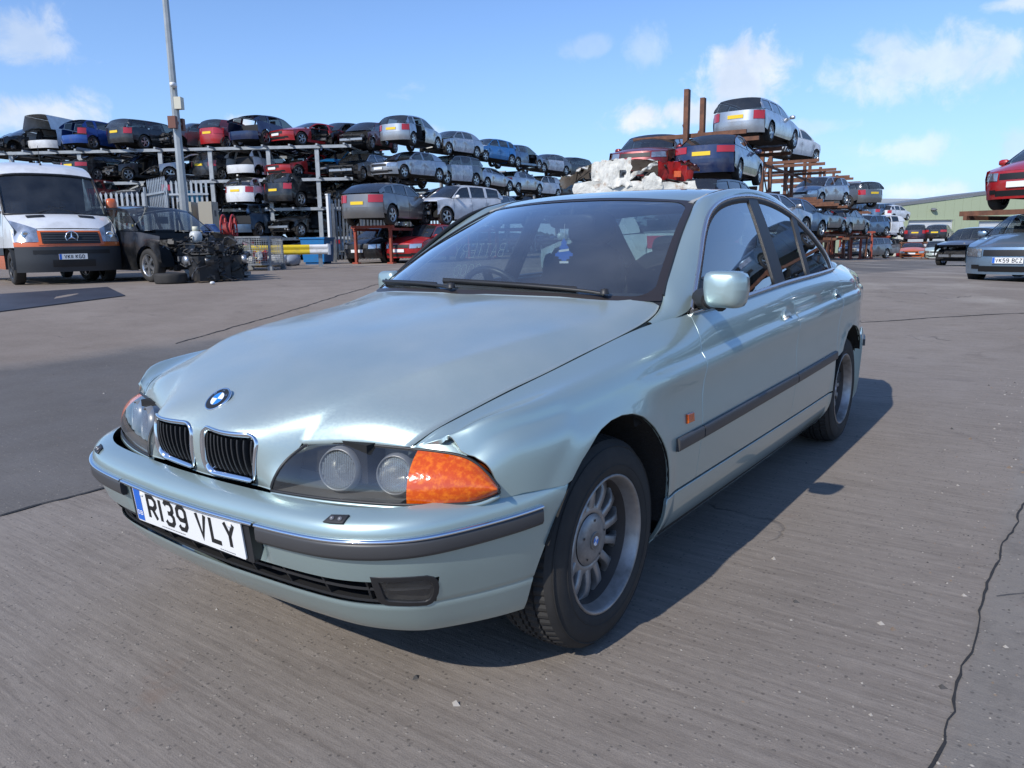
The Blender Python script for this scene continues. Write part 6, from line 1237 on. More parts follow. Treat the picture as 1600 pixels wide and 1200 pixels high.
# ---- bonnet: two patches meeting along the ridge that runs from kidney to windscreen corner
kA = Curve3([(.742, 0, .579), (.751, 0, .61), (.755, 0, .65), (.751, 0, .70), (.741, 0, .726), (.713, 0, .754), (.679, 0, .775), (.60, 0, .811), (.45, 0, .857), (.2, 0, .912), (-.1, 0, .957), (-.405, 0, 1.004)], split=(4, .16))
kK = Curve3([(.726, .235, .579), (.737, .236, .61), (.741, .237, .65), (.736, .238, .70), (.724, .240, .723), (.694, .247, .747), (.655, .257, .769), (.57, .285, .804), (.44, .325, .846), (.2, .375, .899), (-.1, .41, .944), (-.452, .43, .999)], split=(4, .16))
kB = Curve3([(.732, .287, .580), (.722, .291, .608), (.702, .300, .640), (.682, .312, .668), (.661, .326, .696), (.642, .337, .727), (.605, .360, .764), (.54, .402, .801), (.44, .455, .836), (.34, .51, .864), (.147, .565, .896), (-.16, .603, .927), (-.40, .618, .957), (-.553, .634, .991)], split=(4, .16))
_tb = np.concatenate([np.linspace(0, .26, 40), np.linspace(.26, 1, 47)[1:]])
def spread(cs, ts, m):
    """cubic across key curves"""
    y = np.linspace(0, 1, len(cs)); Wt = ncs(y)(np.linspace(0, 1, m)); P = np.stack([c(ts) for c in cs], 1)   # (nt,k,3)
    return np.einsum('mk,tkc->tmc', Wt, P)
def mir(c):
    class M: 
        def __call__(s, t): return c(t)*np.array([1, -1, 1])
    return M()
GB = np.array([-1, -.78, 0, .78, 1.]); 
def center_patch(ts, m):
    Wt = ncs(GB)(np.linspace(-1, 1, m)); P = np.stack([c(ts) for c in (mir(kB), mir(kK), kA, kK, kB)], 1)
    return np.einsum('mk,tkc->tmc', Wt, P)
PC = center_patch(_tb, 71)
# kidney openings (y,z) outline, left hand
def rrect(x0, x1, y0, y1, r, n=6):
    out = []
    for cx, cy, a in ((x1-r, y1-r, 0), (x0+r, y1-r, 90), (x0+r, y0+r, 180), (x1-r, y0+r, 270)):
        for k in range(n+1):
            w = radians(a+90*k/n); out.append((cx+r*cos(w), cy+r*sin(w)))
    return np.array(out)
KID = rrect(.022, .238, .586, .7235, .034); KID[:, 0] += (KID[:, 1]-.655)*.10*(KID[:, 0] > .13)
KIN = offset2(KID, -.0125)
cx_ = .25*(PC[:-1, :-1]+PC[1:, :-1]+PC[:-1, 1:]+PC[1:, 1:])
kmask = ~(inside(np.stack([np.abs(cx_[..., 1]).ravel(), cx_[..., 2].ravel()], 1), offset2(KID, -.007)).reshape(cx_.shape[:2]) & (cx_[..., 0] > .69))
_NQ = PC[:40].reshape(-1, 3); _NQ = _NQ[_NQ[:, 1] >= -.02]
def nose_x(y, z):
    """nose surface depth at (|y|, z): plane through the nearest bonnet vertices"""
    d = (_NQ[:, 1]-abs(y))**2+(_NQ[:, 2]-z)**2; i = np.argsort(d)[:12]; A = np.stack([np.ones(12), _NQ[i, 1]-abs(y), _NQ[i, 2]-z], 1); w = 1/(d[i]+2e-5)
    return float(np.linalg.lstsq(A*w[:, None]**.5, _NQ[i, 0]*w**.5, rcond=None)[0][0])
_i0 = int(np.argmin(np.abs(_tb-.0))) 
tB = np.linspace(0, 1, 400); zB = kB(tB); t0 = tB[np.argmin(np.abs(zB[:, 2]-.694))]
class Sub:
    def __init__(s, c, a, b=1.): s.c = c; s.a = a; s.b2 = b
    def __call__(s, t): return s.c(s.a+(s.b2-s.a)*np.asarray(t))
kC = Curve3([(.566, .611, .7035), (.552, .624, .716), (.528, .641, .734), (.480, .660, .755), (.405, .678, .776), (.256, .694, .806), (.118, .706, .828), (-.05, .714, .855), (-.23, .718, .880), (-.40, .719, .904), (-.50, .716, .920), (-.565, .716, .938), (-.608, .712, .957), (-.640, .703, .984)])
kD = Curve3([(.617, .465, .707), (.607, .474, .725), (.585, .495, .750), (.545, .518, .775), (.47, .545, .799), (.34, .588, .832), (.147, .638, .866), (-.05, .658, .890), (-.23, .668, .912), (-.42, .672, .945), (-.602, .672, .988)])
t0 = _tb[np.argmin(np.abs(_tb-t0))]; ts2 = (_tb[_tb >= t0-1e-9]-t0)/(1-t0)
sB = Sub(kB, t0)
PO = spread([sB, kD, kC], ts2, 15)
mb = MB(); mb.grid(PC, mask=kmask, flip=True)
def lip(mb, P, d, flip=False):
    """turned-down edge"""
    P = np.asarray(P); mb.grid(np.stack([P, P+np.array(d)*.35+np.array([0, 0, -.002]), P+np.array(d)], 0), smooth=True, flip=flip)
for s in (1, -1):
    Q = PO*[1, s, 1]; mb.grid(Q, flip=(s > 0))
    lip(mb, PO[:, -1]*[1, s, 1], (0, -.004*s, -.02), flip=s > 0); lip(mb, PO[0]*[1, s, 1], (-.012, 0, -.012), flip=s < 0)
lip(mb, PC[0], (-.02, 0, -.004), flip=True); lip(mb, PC[-1], (-.004, 0, -.015)); 
for s in (1, -1):
    lip(mb, PO[-1]*[1, s, 1], (-.004, 0, -.015), flip=s < 0)
bonnet = mb.obj('bonnet', PDUST, car); WELD = True
# smooth joins between the patches: merge coincident ridge vertices
def weld(o, d=2e-3):
    b = bmesh.new(); b.from_mesh(o.data); bmesh.ops.remove_doubles(b, verts=b.verts, dist=d); b.to_mesh(o.data); b.free()
weld(bonnet, 5e-4)
# kidney grilles
for s in (1, -1):
    ring = [(nose_x(y, z)+.002, y*s, z) for y, z in resample(KID, .008)]
    mb = MB(); K = np.array(ring); c = K.mean(0)
    inn = [(nose_x(y, z)-.004, y*s, z) for y, z in resample(KIN, .0065)]
    n = len(K); nn = np.array([(1., 0., -(nose_x(y, z+.004)-nose_x(y, z-.004))/.008) for _, y, z in ring]); nn /= np.linalg.norm(nn, axis=1)[:, None]
    out_ = K; tang = np.roll(K, -1, 0)-np.roll(K, 1, 0); tang /= np.linalg.norm(tang, axis=1)[:, None]; inw = np.cross(nn, tang)*(1 if s > 0 else -1)
    if ((c-K)*inw).sum() < 0: inw = -inw
    rings = [K+inw*a+nn*b for a, b in ((-.002, -.004), (-.001, .0035), (.002, .0055), (.006, .005), (.0095, .001), (.0115, -.008), (.014, -.045))]
    G3 = np.stack([np.concatenate([r, r[:1]]) for r in rings], 0); mb.grid(G3, flip=s < 0)
    kg = mb.obj('kidney_grille', CHROME, car)
    mb = MB(); bk = [(nose_x(y, z)-.05, y*s, z) for y, z in KID]; mb.add(bk, [tuple(range(len(bk)))]); mb.obj('grille_backing', DARK, kg)
    ys = np.linspace(.041, .222, 10)
    for y in ys:
        zz = [z for z in np.linspace(.594, .716, 11) if inside([(y, z)], KIN)[0]]
        if len(zz) < 3: continue
        mb = MB(); w = .0028
        F_ = np.array([(nose_x(y, z)-.004-.003*((z-.655)/.06)**2, y*s, z) for z in zz]); B_ = F_-[.038, 0, 0]
        P = np.stack([B_-[0, w, 0], F_-[0, w, 0], F_+[0, w, 0], B_+[0, w, 0]], 0); mb.grid(P, smooth=False)
        mb.obj('slat', BLACKP, kg)
# bonnet badge
def roundel(mb, C, R3, r, sec=True):
    """blue and white quartered disc in a dark ring with a bright rim; R3: 3x3 (right, up, normal)"""
    Rm = Matrix(R3).transposed(); n = 32
    def P(a, rr, h): return tuple(Vector(C)+Rm @ Vector((cos(a)*rr, sin(a)*rr, h)))
    prof = [(1.0, -.002, 0), (1.0, .0035, 0), (.94, .0045, 0), (.90, .0035, 0)]
    V = [P(2*pi*j/n, r*q, h) for q, h, _ in prof for j in range(n)]
    mb.add(V, [(i*n+j, i*n+(j+1) % n, (i+1)*n+(j+1) % n, (i+1)*n+j) for i in range(3) for j in range(n)], 0, True)
    V = [P(2*pi*j/n, r*q, h) for q, h in ((.90, .0036), (.56, .0042)) for j in range(n)]; mb.add(V, [(j, (j+1) % n, n+(j+1) % n, n+j) for j in range(n)], 1)
    V = [P(2*pi*j/n, r*q, h) for q, h in ((.56, .0044), (.53, .0044)) for j in range(n)]; mb.add(V, [(j, (j+1) % n, n+(j+1) % n, n+j) for j in range(n)], 0)
    for q in range(4):
        V = [P(0, 0, .0044)]+[P(pi/2*q+pi/2*k/8, r*.53, .0044) for k in range(9)]; mb.add(V, [(0, k, k+1) for k in range(1, 9)], 2 if q % 2 == 0 else 3)
    # three tiny capitals round the ring
    for ch, a0 in (('B', 148), ('M', 90), ('W', 32)):
        a0 = radians(a0)
        def pl(x, y, a0=a0):
            rr = r*.63+y; return P(a0-(x-r*.10)/(r*.72), rr, .0048)
        letters(mb, ch, r*.20, r*.20, r*.035, 0, 0, pl, 0)
def basis(n, up=(0, 0, 1)):
    n = Vector(n).normalized(); r = Vector(up).cross(n).normalized(); u = n.cross(r); return (tuple(r), tuple(u), tuple(n))
mb = MB(); roundel(mb, (.681, 0, .7775), basis((.62, 0, .78)), .041)
mb.obj('badge', [CHROME, INK, WHITEE, BLUEE], bonnet)
for s in (1, -1):
    mb = MB(); mb.lathe([(0, .012), (.010, .011), (.015, .006), (.017, -.004)], (-.255, .198*s, .972), 'z', 10); mb.v = [(x-.004*(z > .98), y, z) for x, y, z in mb.v]
    mb.obj('washer_jet', BLACKP, bonnet)
mb = MB(); mb.add([(.30, .42, .8785), (.325, .425, .8745), (.33, .445, .872), (.305, .452, .8735), (.29, .44, .8765)], [(0, 1, 2, 3, 4)])

# ---- side panels
def s_v(x, z):
    """V of a height on the side at x"""
    x = float(x); vv = np.linspace(0, .92, 185); q = S(np.full(185, x), vv)[:, 2]; k = np.argmax(q >= z) if (q >= z).any() else 184
    return float(vv[k])
def s_v2(p):
    """V of the nearest side point at this x"""
    vv = np.linspace(.3, .90, 241); q = S(np.full(241, p[0]), vv); return float(vv[np.argmin(((q-np.asarray(p))**2).sum(1))])
def arch(cx, cz, r, a0, a1, n=26, rz=None):
    out = []
    for a in np.linspace(radians(a0), radians(a1), n):
        x, z = cx+r*cos(a), cz+(rz or r)*sin(a); out.append((x, s_v(x, z)))
    return out
VS = .2035
def lampV(t): p = _LT(t)[0]+np.array([-.004, .003, .004]); return (p[0], s_v2(p))
zf = .578
AX, AZ, ACZ = .352, .376, .328
afr = arch(0, ACZ, AX, 38, 182, 30, AZ)
fender = [(-.588, VS), (-.59, .314), (-.597, .42), (-.604, .50), (-.632, .60), (-.655, .70), (-.672, .80), (-.690, .862), (-.690, .90), (-.4, .90), (0, .90), (.3, .90), (.45, .90), (.50, .90), (.53, .90), (.550, .90), (.562, .90)] + \
    [lampV(t) for t in (.535, .57, .61, .66, .74, .82, .90, .96, 1.0)] + [(.486, .447), (.414, .449), (.335, .442), (.285, .4385)] + [p for p in afr if p[0] < .27] + [(-.352, VS)]
fdoor = [(-.588, VS), (-.59, .314), (-.597, .42), (-.604, .50), (-.632, .60), (-.655, .70), (-.672, .80), (-.690, .862), (-.692, .893), (-1.2, .893), (-1.716, .893), (-1.725, .79), (-1.732, .70), (-1.732, .62), (-1.716, .56), (-1.700, .48), (-1.695, .397), (-1.695, VS)]
_rd = [(-1.716, .893), (-1.725, .79), (-1.732, .70), (-1.732, .62), (-1.716, .56), (-1.700, .48), (-1.695, .397), (-1.695, VS)]
_re = [(-2.712, .893), (-2.690, .80), (-2.672, .72), (-2.645, .655), (-2.585, .612), (-2.525, .565), (-2.488, .51), (-2.462, .44), (-2.446, .385)]
arr = arch(-2.83, .325, .363, 0, 180, 30)
rdoor = _rd + [(-2.458, VS)] + [(-2.452, .25), (-2.448, .32)] + _re[::-1]
quarter = _re + [p for p in arr if p[1] > .40] + [(-3.19, .437), (-3.5, .437), (-3.90, .437), (-3.915, .60), (-3.93, .90), (-3.5, .90), (-3.0, .90)]
sill = [(-.335, VS-.004), (-1.4, VS-.004), (-2.445, VS-.004), (-2.452, .01), (-1.4, .0), (-.345, .01)]
CR = [.60, .615, .628, .635, .642, .648, .655, .662, .672, .69]
for s in (1, -1):
    mi = s < 0
    fe = panel('front_wing', fender, S, .022, PAINT, car, flip=-1, mirror=mi, rows=CR)
    fd = panel('front_door', fdoor, S, .03, PAINT, car, flip=-1, mirror=mi, rows=CR)
    rd = panel('rear_door', rdoor, S, .03, PAINT, car, flip=-1, mirror=mi, rows=CR)
    qp = panel('rear_quarter', quarter, S, .03, PAINT, car, flip=-1, mirror=mi, rows=CR)
    sp = panel('sill_skirt', sill, S, .03, PAINT, car, flip=-1, mirror=mi, offset=.004)
    # rubbing strips, door handles, side marker
    def strip(parent, x0, x1, v0, v1, mat=GREYP):
        xs = np.linspace(x0, x1, 24); vv = np.linspace(v0, v1, 24); P = S(xs, vv); n = snorm(S, xs, vv, -1)
        if mi: P = P*[1, -1, 1]; n = n*[1, -1, 1]
        b = MB(); sweep(b, P, n, [(-.023, -.002), (-.021, .010), (-.014, .0135), (.010, .0135), (.018, .0125), (.0215, .009), (.023, -.002)], flip=mi); return b.obj('rubbing_strip', mat, parent)
    strip(fe, -.382, -.586, .381, .382); strip(fd, -.594, -1.690, .382, .396); strip(rd, -1.702, -2.432, .396, .411)
    # handles: oval cup, darkened as if recessed, with a flap above
    for d, hx, hv in ((fd, -1.588, .645), (rd, -2.512, .650)):
        b = MB(); n = 28; A = np.linspace(0, 2*pi, n, endpoint=False)
        hc = S(np.array([hx]), np.array([hv]))[0]; hup = (S(np.array([hx]), np.array([hv+.045]))[0]-S(np.array([hx]), np.array([hv-.045]))[0])/.09; hn = np.array([0, hup[2], -hup[1]]); hn /= np.linalg.norm(hn)
        def el(rx, rv, h, dv=0.):
            u = hx+rx*np.cos(A)*(1-.12*np.sin(A)); v = hv+dv+rv*np.sin(A); P = hc+np.stack([u-hx, 0*u, 0*u], 1)+(v-hv)[:, None]*hup+hn*(h+.002); return P*[1, s, 1]
        rings = [el(.062, .042, .0005), el(.060, .0405, .0045), el(.057, .038, .0050), el(.054, .035, -.0012)]
        b.grid(np.stack([np.concatenate([r, r[:1]]) for r in rings], 0), m=0, flip=mi)
        hd = b.obj('door_handle', PAINT, d)
        b = MB(); P = el(.054, .035, .0012); b.add(P, [tuple(range(n))[::-s]], 0); b.obj('handle_cup', pbr('handle_cup_painted_shade', (.11, .125, .13), .3, coat=.6), hd)  # darker colour stands in for the shade inside the cup
        b = MB(); top = [k for k in range(n) if np.sin(A[k]) > -.12]
        P0 = el(.052, .034, .004)[top]; P1 = el(.050, .030, .011)[top]; b.grid(np.stack([P0, P1], 0), flip=mi); b.add(P1, [tuple(range(len(top)))[::-s]], 0); b.obj('handle_flap', PAINT, hd)
    b = MB(); u = np.array([-.515, -.46, -.46, -.515]); v = np.array([.438, .440, .468, .466]); P = S(u, v)*[1, s, 1]; n = snorm(S, u, v, -1)*[1, s, 1]
    Pi = P*.86+P.mean(0)*.14+n*.008; b.add(np.concatenate([P, P+n*.005, Pi]), [(8, 9, 10, 11), (4, 5, 9, 8), (5, 6, 10, 9), (6, 7, 11, 10), (7, 4, 8, 11), (0, 1, 5, 4), (1, 2, 6, 5), (2, 3, 7, 6), (3, 0, 4, 7)]); b.obj('side_marker', AMBER, fe)
    # wheel-arch liner and lip
    for cx in (0., -2.83):
        b = MB(); xs = []; rx_, rz_, cz_ = (AX, AZ, ACZ) if cx == 0 else (.363, .363, .325)
        for a in (np.linspace(16, 188, 30) if cx == 0 else np.linspace(-8, 148, 30)):
            a = radians(a); x, z = cx+(rx_+.003)*cos(a), cz_+(rz_+.003)*sin(a); y = S(np.array([x]), np.array([s_v(x, max(z, .18))]))[0, 1]-.014; xs.append((x, y, z))
        xs = np.array(xs); e = xs.copy(); e[:, 1] = .52; c = e.copy(); c[:, 0] = cx; c[:, 2] = .35
        lipr = xs.copy(); lipr[:, 1] += .012; lipr[:, 0] = cx+(xs[:, 0]-cx)*.992; lipr[:, 2] = cz_+(xs[:, 2]-cz_)*.992
        b.grid(np.stack([lipr, xs, e, c], 0)*[1, s, 1], m=0, flip=mi); b.obj('wheel_arch_liner', pbr('gritty_arch_liner', (.018, .017, .016), .95, bump=(120, 1., 3, .006)), car)
    # belt trim and window frame
    b = MB(); xs = np.linspace(-.705, -2.755, 40); P = S(xs, np.full(40, .897)); n = snorm(S, xs, np.full(40, .88), -1)
    P = P*[1, s, 1]; n = n*[1, s, 1]
    sweep(b, P+[0, .002*s, .004], n, [(-.010, -.004), (-.010, .006), (-.004, .009), (.004, .009), (.009, .005), (.009, -.004)], flip=mi); b.obj('belt_trim', pbr('satin_trim', (.48, .48, .50), .25, .85), car)
    FR = Curve3([(-.711, 0, .955), (-.81, 0, 1.035), (-.926, 0, 1.127), (-1.05, 0, 1.222), (-1.169, 0, 1.292), (-1.291, 0, 1.336), (-1.473, 0, 1.372), (-1.72, 0, 1.394), (-1.97, 0, 1.395), (-2.22, 0, 1.366), (-2.45, 0, 1.308), (-2.635, 0, 1.224), (-2.765, 0, 1.140), (-2.826, 0, 1.062), (-2.828, 0, 1.005)])
    q = FR(np.linspace(0, 1, 70)); FP = G(q[:, 0], q[:, 2]); Fn = snorm(G, q[:, 0], q[:, 2], -1)
    FP = FP*[1, s, 1]; Fn = Fn*[1, s, 1]
    b = MB(); sweep(b, FP, Fn, [(-.017, -.002), (-.016, .006), (-.004, .009), (.002, .006), (.003, -.004)] if True else None, m=0, flip=mi); b.obj('window_trim', pbr('bright_window_trim', (.60, .61, .64), .22, .9), car)
    b = MB(); sweep(b, FP, Fn, [(-.036, -.012), (-.036, -.003), (-.015, .003), (-.006, .002), (-.006, -.010)], m=0, flip=mi); b.obj('window_frame', BLACKP, car)
    def gp(name, poly, mat, off, thick=True): return panel(name, poly, G, .05, mat, car, flip=-1, mirror=mi, offset=off, gap=0, depth=.008, thick=thick)
    gp('front_window', [(-.73, .935), (-1.70, .975), (-1.82, 1.382), (-1.47, 1.358), (-1.27, 1.318), (-1.15, 1.27), (-1.04, 1.195), (-.91, 1.095), (-.77, .98)], GLASS, -.006, False)
    gp('rear_window', [(-1.80, .98), (-2.28, .995), (-2.42, 1.300), (-2.22, 1.350), (-1.98, 1.379), (-1.83, 1.382)], GLASS, -.006, False)
    gp('quarter_light', [(-2.285, .995), (-2.815, 1.00), (-2.81, 1.05), (-2.755, 1.125), (-2.62, 1.212), (-2.44, 1.295)], GLASS, -.006, False)
    gp('door_pillar', [(-1.672, .975), (-1.836, .98), (-1.895, 1.385), (-1.765, 1.383), (-1.71, 1.15)], BLACKP, .0015)
    gp('window_divider', [(-2.236, .985), (-2.300, .988), (-2.366, 1.166), (-2.455, 1.305), (-2.385, 1.325), (-2.295, 1.17)], BLACKP, .001)
    gp('mirror_base', [(-.722, .932), (-.925, .945), (-.895, 1.03), (-.845, 1.065)], BLACKP, .002)
    # door mirror
    b = MB(); 
    C0 = np.array([-.625, .948*s, 1.028]) if s > 0 else np.array([-.80, -.795, 1.005])
    A = np.linspace(0, 2*pi, 32, endpoint=False)
    def sq(rx, ry, p=3.6):
        c, d = np.cos(A), np.sin(A); p = 5.; k = (np.abs(c)**p+np.abs(d)**p)**(-1/p); return np.stack([rx*k*c, ry*k*d], 1)
    secs = []
    for (dx, ry, rz, oy, oz) in ((.050, .010, .010, .0, .0), (.049, .040, .042, -.002, .002), (.043, .056, .054, -.003, .002), (.028, .064, .060, -.002, .001), (.005, .067, .062, 0, 0), (-.020, .068, .062, .001, 0), (-.024, .064, .058, .001, 0), (-.017, .060, .054, .001, 0)):
        q = sq(ry, rz); q2 = q.copy(); q2[:, 0] *= (1-.10*(q[:, 1] < 0)*np.minimum(1, -q[:, 1]/.05))
        secs.append(np.stack([np.full(32, C0[0]+dx)-.10*q2[:, 0]-.15*np.maximum(q[:, 0], 0)**2/.1, C0[1]+s*(oy+q2[:, 0]), C0[2]+oz+q[:, 1]-.03*q2[:, 0]], 1))
    P = np.stack([np.concatenate([r, r[:1]]) for r in secs], 0); b.grid(P, flip=mi); b.add(secs[0], [tuple(range(32))[::s]], 0, True)
    wm = MB(); wm.tube([(-.775, .80*s, .985), (-.735, .835*s, .985), (-.69, .865*s, .985)] if s > 0 else [(-.83, -.76, .98), (-.82, -.775, .98), (-.81, -.785, .98)], [.036, .040, .030], 12)
    wm.tube([(-.70, .86*s, .98), (-.665, .905*s, .976), (-.63, .93*s, .972)] if s > 0 else [(-.80, -.75, .975), (-.80, -.77, .974), (-.80, -.79, .972)], [.026, .024, .022], 10, ry=.020)
    wing = wm.obj('door_mirror', BLACKP, car); b.obj('mirror_shell', PAINT, wing)
    b = MB(); r = secs[-1]; b.add(r, [tuple(range(32))[::-s]]); b.obj('mirror_glass', pbr('mirror_silver', (.8, .82, .84), .02, 1.), wing)

# ---- roof and pillars
RI = [(-1.305, .545, 1.353), (-1.45, .556, 1.392), (-1.6, .562, 1.414), (-1.8, .563, 1.424), (-2.0, .556, 1.419), (-2.2, .543, 1.402), (-2.38, .527, 1.374), (-2.47, .517, 1.352)]
wsl = [tuple(WS(np.array([1.]), np.array([w]))[0]) for w in (.06, .25, .45, .65, .85)]
I3 = Curve3([(-.50, .722, .917), (-.565, .721, .937), (-.608, .718, .956), (-.638, .712, .979)] + wsl + RI + [(-2.62, .545, 1.285), (-2.80, .583, 1.185), (-2.98, .62, 1.085), (-3.10, .648, 1.035), (-3.16, .655, 1.02)])
F3p = [tuple(p) for p in np.array([G(np.array([x]), np.array([z]))[0] for x, _, z in FR.p])]
F3 = Curve3([(-.50, .742, .912), (-.60, .768, .923), (-.655, .785, .936)] + F3p + [(-2.86, .76, 1.014), (-2.95, .748, 1.016)])
RWT = Curve3([(-2.555, 0, 1.378), (-2.545, .25, 1.373), (-2.51, .43, 1.363), (-2.47, .517, 1.352)])
RWB = Curve3([(-3.235, 0, 1.045), (-3.225, .3, 1.043), (-3.18, .52, 1.038), (-3.10, .648, 1.035)])
def matchpar(c, tgt):
    """parameters on c nearest in x to the points tgt"""
    tt = np.linspace(0, 1, 600); X = c(tt)[:, 0]; return np.array([tt[np.argmin(np.abs(X-x))] for x in tgt])
tF = np.linspace(0, 1, 110); PF = F3(tF)
# pair points: pillar bottoms together, then by a blend of length
tI = np.interp(tF, [0, .05, .28, .36, .68, .80, .965, 1], [0, .055, .30, .345, .68, .775, .97, 1])
PI_ = I3(tI)
rows = []
for k in np.linspace(0, 1, 11):
    cr = (PF*(1-k)+PI_*k); hb = (.012+.014*sstep(.25, .4, tF)[:, None])*4*k*(1-k); d = PI_-PF; 
    t = np.gradient(PF, axis=0); n = np.cross(t, d); n /= np.maximum(np.linalg.norm(n, axis=1), 1e-6)[:, None]; n *= np.sign(n[:, 1:2]+n[:, 2:3]*.8+1e-9)
    w = np.linalg.norm(d, axis=1)[:, None]; rows.append(cr+n*np.minimum(hb, w*.9*k*(1-k)))
PS = np.stack(rows, 0)
ZR = Spl([(-1.215, 1.384), (-1.40, 1.415), (-1.6, 1.436), (-1.85, 1.444), (-2.1, 1.438), (-2.35, 1.414), (-2.56, 1.380)])
Iroof = Curve3(RI)
tr = np.linspace(0, 1, 40); e = Iroof(tr); R_ = []
for i, f in enumerate(np.linspace(-1, 1, 33)):
    a = abs(f); xf = np.interp(tr, [0, 1], [0, 1]); xc = -1.225+(-2.555+1.225)*tr; x = e[:, 0]*(a**2.2)+xc*(1-a**2.2)
    zc_ = ZR(xc); z = zc_+(e[:, 2]-zc_)*(a**2.3); R_.append(np.stack([x, f*e[:, 1], z], 1))
mb = MB(); mb.grid(np.stack(R_, 0), flip=True); roof = mb.obj('roof', PAINT, car)
for s in (1, -1):
    b = MB(); b.grid(PS*[1, s, 1], flip=(s > 0)); b.obj('side_frame', PAINT, car)
    b = MB(); ed = Iroof(tr)*[1, s, 1]; b.tube(ed+[0, 0, .0005], .0035, 6); b.obj('roof_seam', BLACKP, roof)
    b = MB(); ed = np.array([(WS(np.array([1.]), np.array([w]))[0]) for w in np.linspace(.03, .995, 20)])*[1, s, 1]; b.tube(ed+[.0, 0, .001], .0055, 6); b.obj('windscreen_seal', BLACKP, car)
# windscreen with black printed border
tt = np.linspace(-1, 1, 41); ww = np.linspace(0, 1, 22)
def WSs(t, w): r = WS(np.abs(t), w); r[:, 1] *= np.sign(t)+(t == 0); return r
gt, gw = np.meshgrid(tt, ww, indexing='ij'); P = WSs(gt.ravel(), gw.ravel()).reshape(41, 22, 3)
b = MB(); b.grid(P, flip=False); b.obj('windscreen', WGLASS, car)
bor = MB()
def band(a0, a1, b0, b1):
    t_ = np.linspace(a0, a1, 30); w_ = np.linspace(b0, b1, 12); g1, g2 = np.meshgrid(t_, w_, indexing='ij'); Q = WSs(g1.ravel(), g2.ravel()).reshape(30, 12, 3)+np.array([.0012, 0, .002]); bor.grid(Q)
band(-1, 1, .965, 1.0); band(-1, 1, -.01, .022); band(.955, 1, .02, .97); band(-1, -.955, .02, .97)
for s in (1, -1):
    for w0, sg in ((.022, 1), (.965, -1)):   # rounded inner corners
        pts = [(s*.957, w0)]+[(s*(.957-.11*(1-sin(a))), w0+sg*.10*(1-cos(a))) for a in np.linspace(0, pi/2, 9)]
        q = WSs(np.array([p[0] for p in pts]), np.array([p[1] for p in pts]))+np.array([.0012, 0, .002]); bor.add(q, [(0, i, i+1) for i in range(1, len(pts)-1)])
bor.obj('windscreen_border', pbr('black_glass_print', (.035, .030, .030), .35), car)
b = MB(); sc = np.stack([_WB(np.abs(tt))*np.stack([np.ones(41), np.sign(tt)+(tt == 0), np.ones(41)], 1)+np.array([dx, 0, dz]) for dx, dz in ((.0, -.004), (.02, -.028), (.04, -.06))], 0); b.grid(sc, flip=True); b.obj('scuttle_panel', BLACKP, car)
# rear window, boot lid, tail
t_ = np.linspace(-1, 1, 25); g1, g2 = np.meshgrid(t_, np.linspace(0, 1, 12), indexing='ij')
rw = RWB(np.abs(g1.ravel()))*(1-g2.ravel())[:, None]+RWT(np.abs(g1.ravel()))*g2.ravel()[:, None]+(4*g2.ravel()*(1-g2.ravel()))[:, None]*np.array([-.01, 0, .02]); rw[:, 1] *= np.sign(g1.ravel())+(g1.ravel() == 0)
b = MB(); b.grid(rw.reshape(25, 12, 3), flip=True); b.obj('rear_windscreen', GLASS, car)
bt = []
for f in np.linspace(-1, 1, 31):
    a = abs(f); row = []
    for x in list(np.linspace(-3.0, -3.90, 20)):
        tp = _top(np.array([x]))[0]; c = np.interp(x, [-3.90, -3.8, -3.5, -3.23, -3.0], [1.035, 1.05, 1.056, 1.046, 1.03]); row.append((x, f*(tp[0]-.004), c+(tp[1]-.002-c)*a**2.6))
    tp = _top(np.array([-3.92]))[0]
    for x, z in ((-3.925, 1.012), (-3.94, .97), (-3.955, .90), (-3.965, .80), (-3.962, .70), (-3.955, .60)):
        row.append((x+.045*a**3, f*(tp[0]-.004-.0*(z < .9)), z-(.05 if z > .95 else .0)*a**2.6))
    bt.append(row)
b = MB(); b.grid(np.array(bt)); b.obj('boot_lid', PAINT, car)
RED = pbr('red_tail_lens', (.45, .012, .010), .15, coat=.8)
TC = Curve3([(-3.968, .34, 0), (-3.962, .45, 0), (-3.945, .55, 0), (-3.91, .635, 0), (-3.84, .690, 0), (-3.76, .712, 0)])
for s in (1, -1):
    q = TC(np.linspace(0, 1, 18)); P = np.stack([q*[1, s, 0]+[0, 0, z]-np.array([0, s*.02*(z > .88), 0]) for z in np.linspace(.71, .905, 7)], 0)
    b = MB(); b.grid(P, flip=s < 0); b.obj('tail_light', RED, car)
    q2 = np.stack([q*[1, s, 0]+[.002, -.004*s, z] for z in (.60, .70, .92)], 0); b = MB(); b.grid(q2, flip=s < 0); b.obj('tail_panel', PAINT, car)
RC = Curve3([(-3.955, 0, 0), (-3.95, .25, 0), (-3.93, .50, 0), (-3.87, .665, 0), (-3.78, .738, 0), (-3.65, .780, 0), (-3.5, .812, 0), (-3.35, .842, 0), (-3.20, .868, 0)])
q = RC(np.linspace(0, 1, 40)); q = np.concatenate([q, [[-3.20, .55, 0]]]); q = np.concatenate([(q*[1, -1, 1])[::-1], q[1:]]); P = []
for z, off in ((.20, .10), (.24, .05), (.32, .025), (.46, .006), (.52, 0), (.575, .004), (.595, .02), (.60, .06)):
    P.append(np.stack([q[:, 0]+off*np.clip((-q[:, 0]-3.5)/.4, .2, 1), q[:, 1]*(1-off*.35), 0*q[:, 0]+z], 1))
b = MB(); b.grid(np.array(P)); rb = b.obj('rear_bumper', PAINT, car)
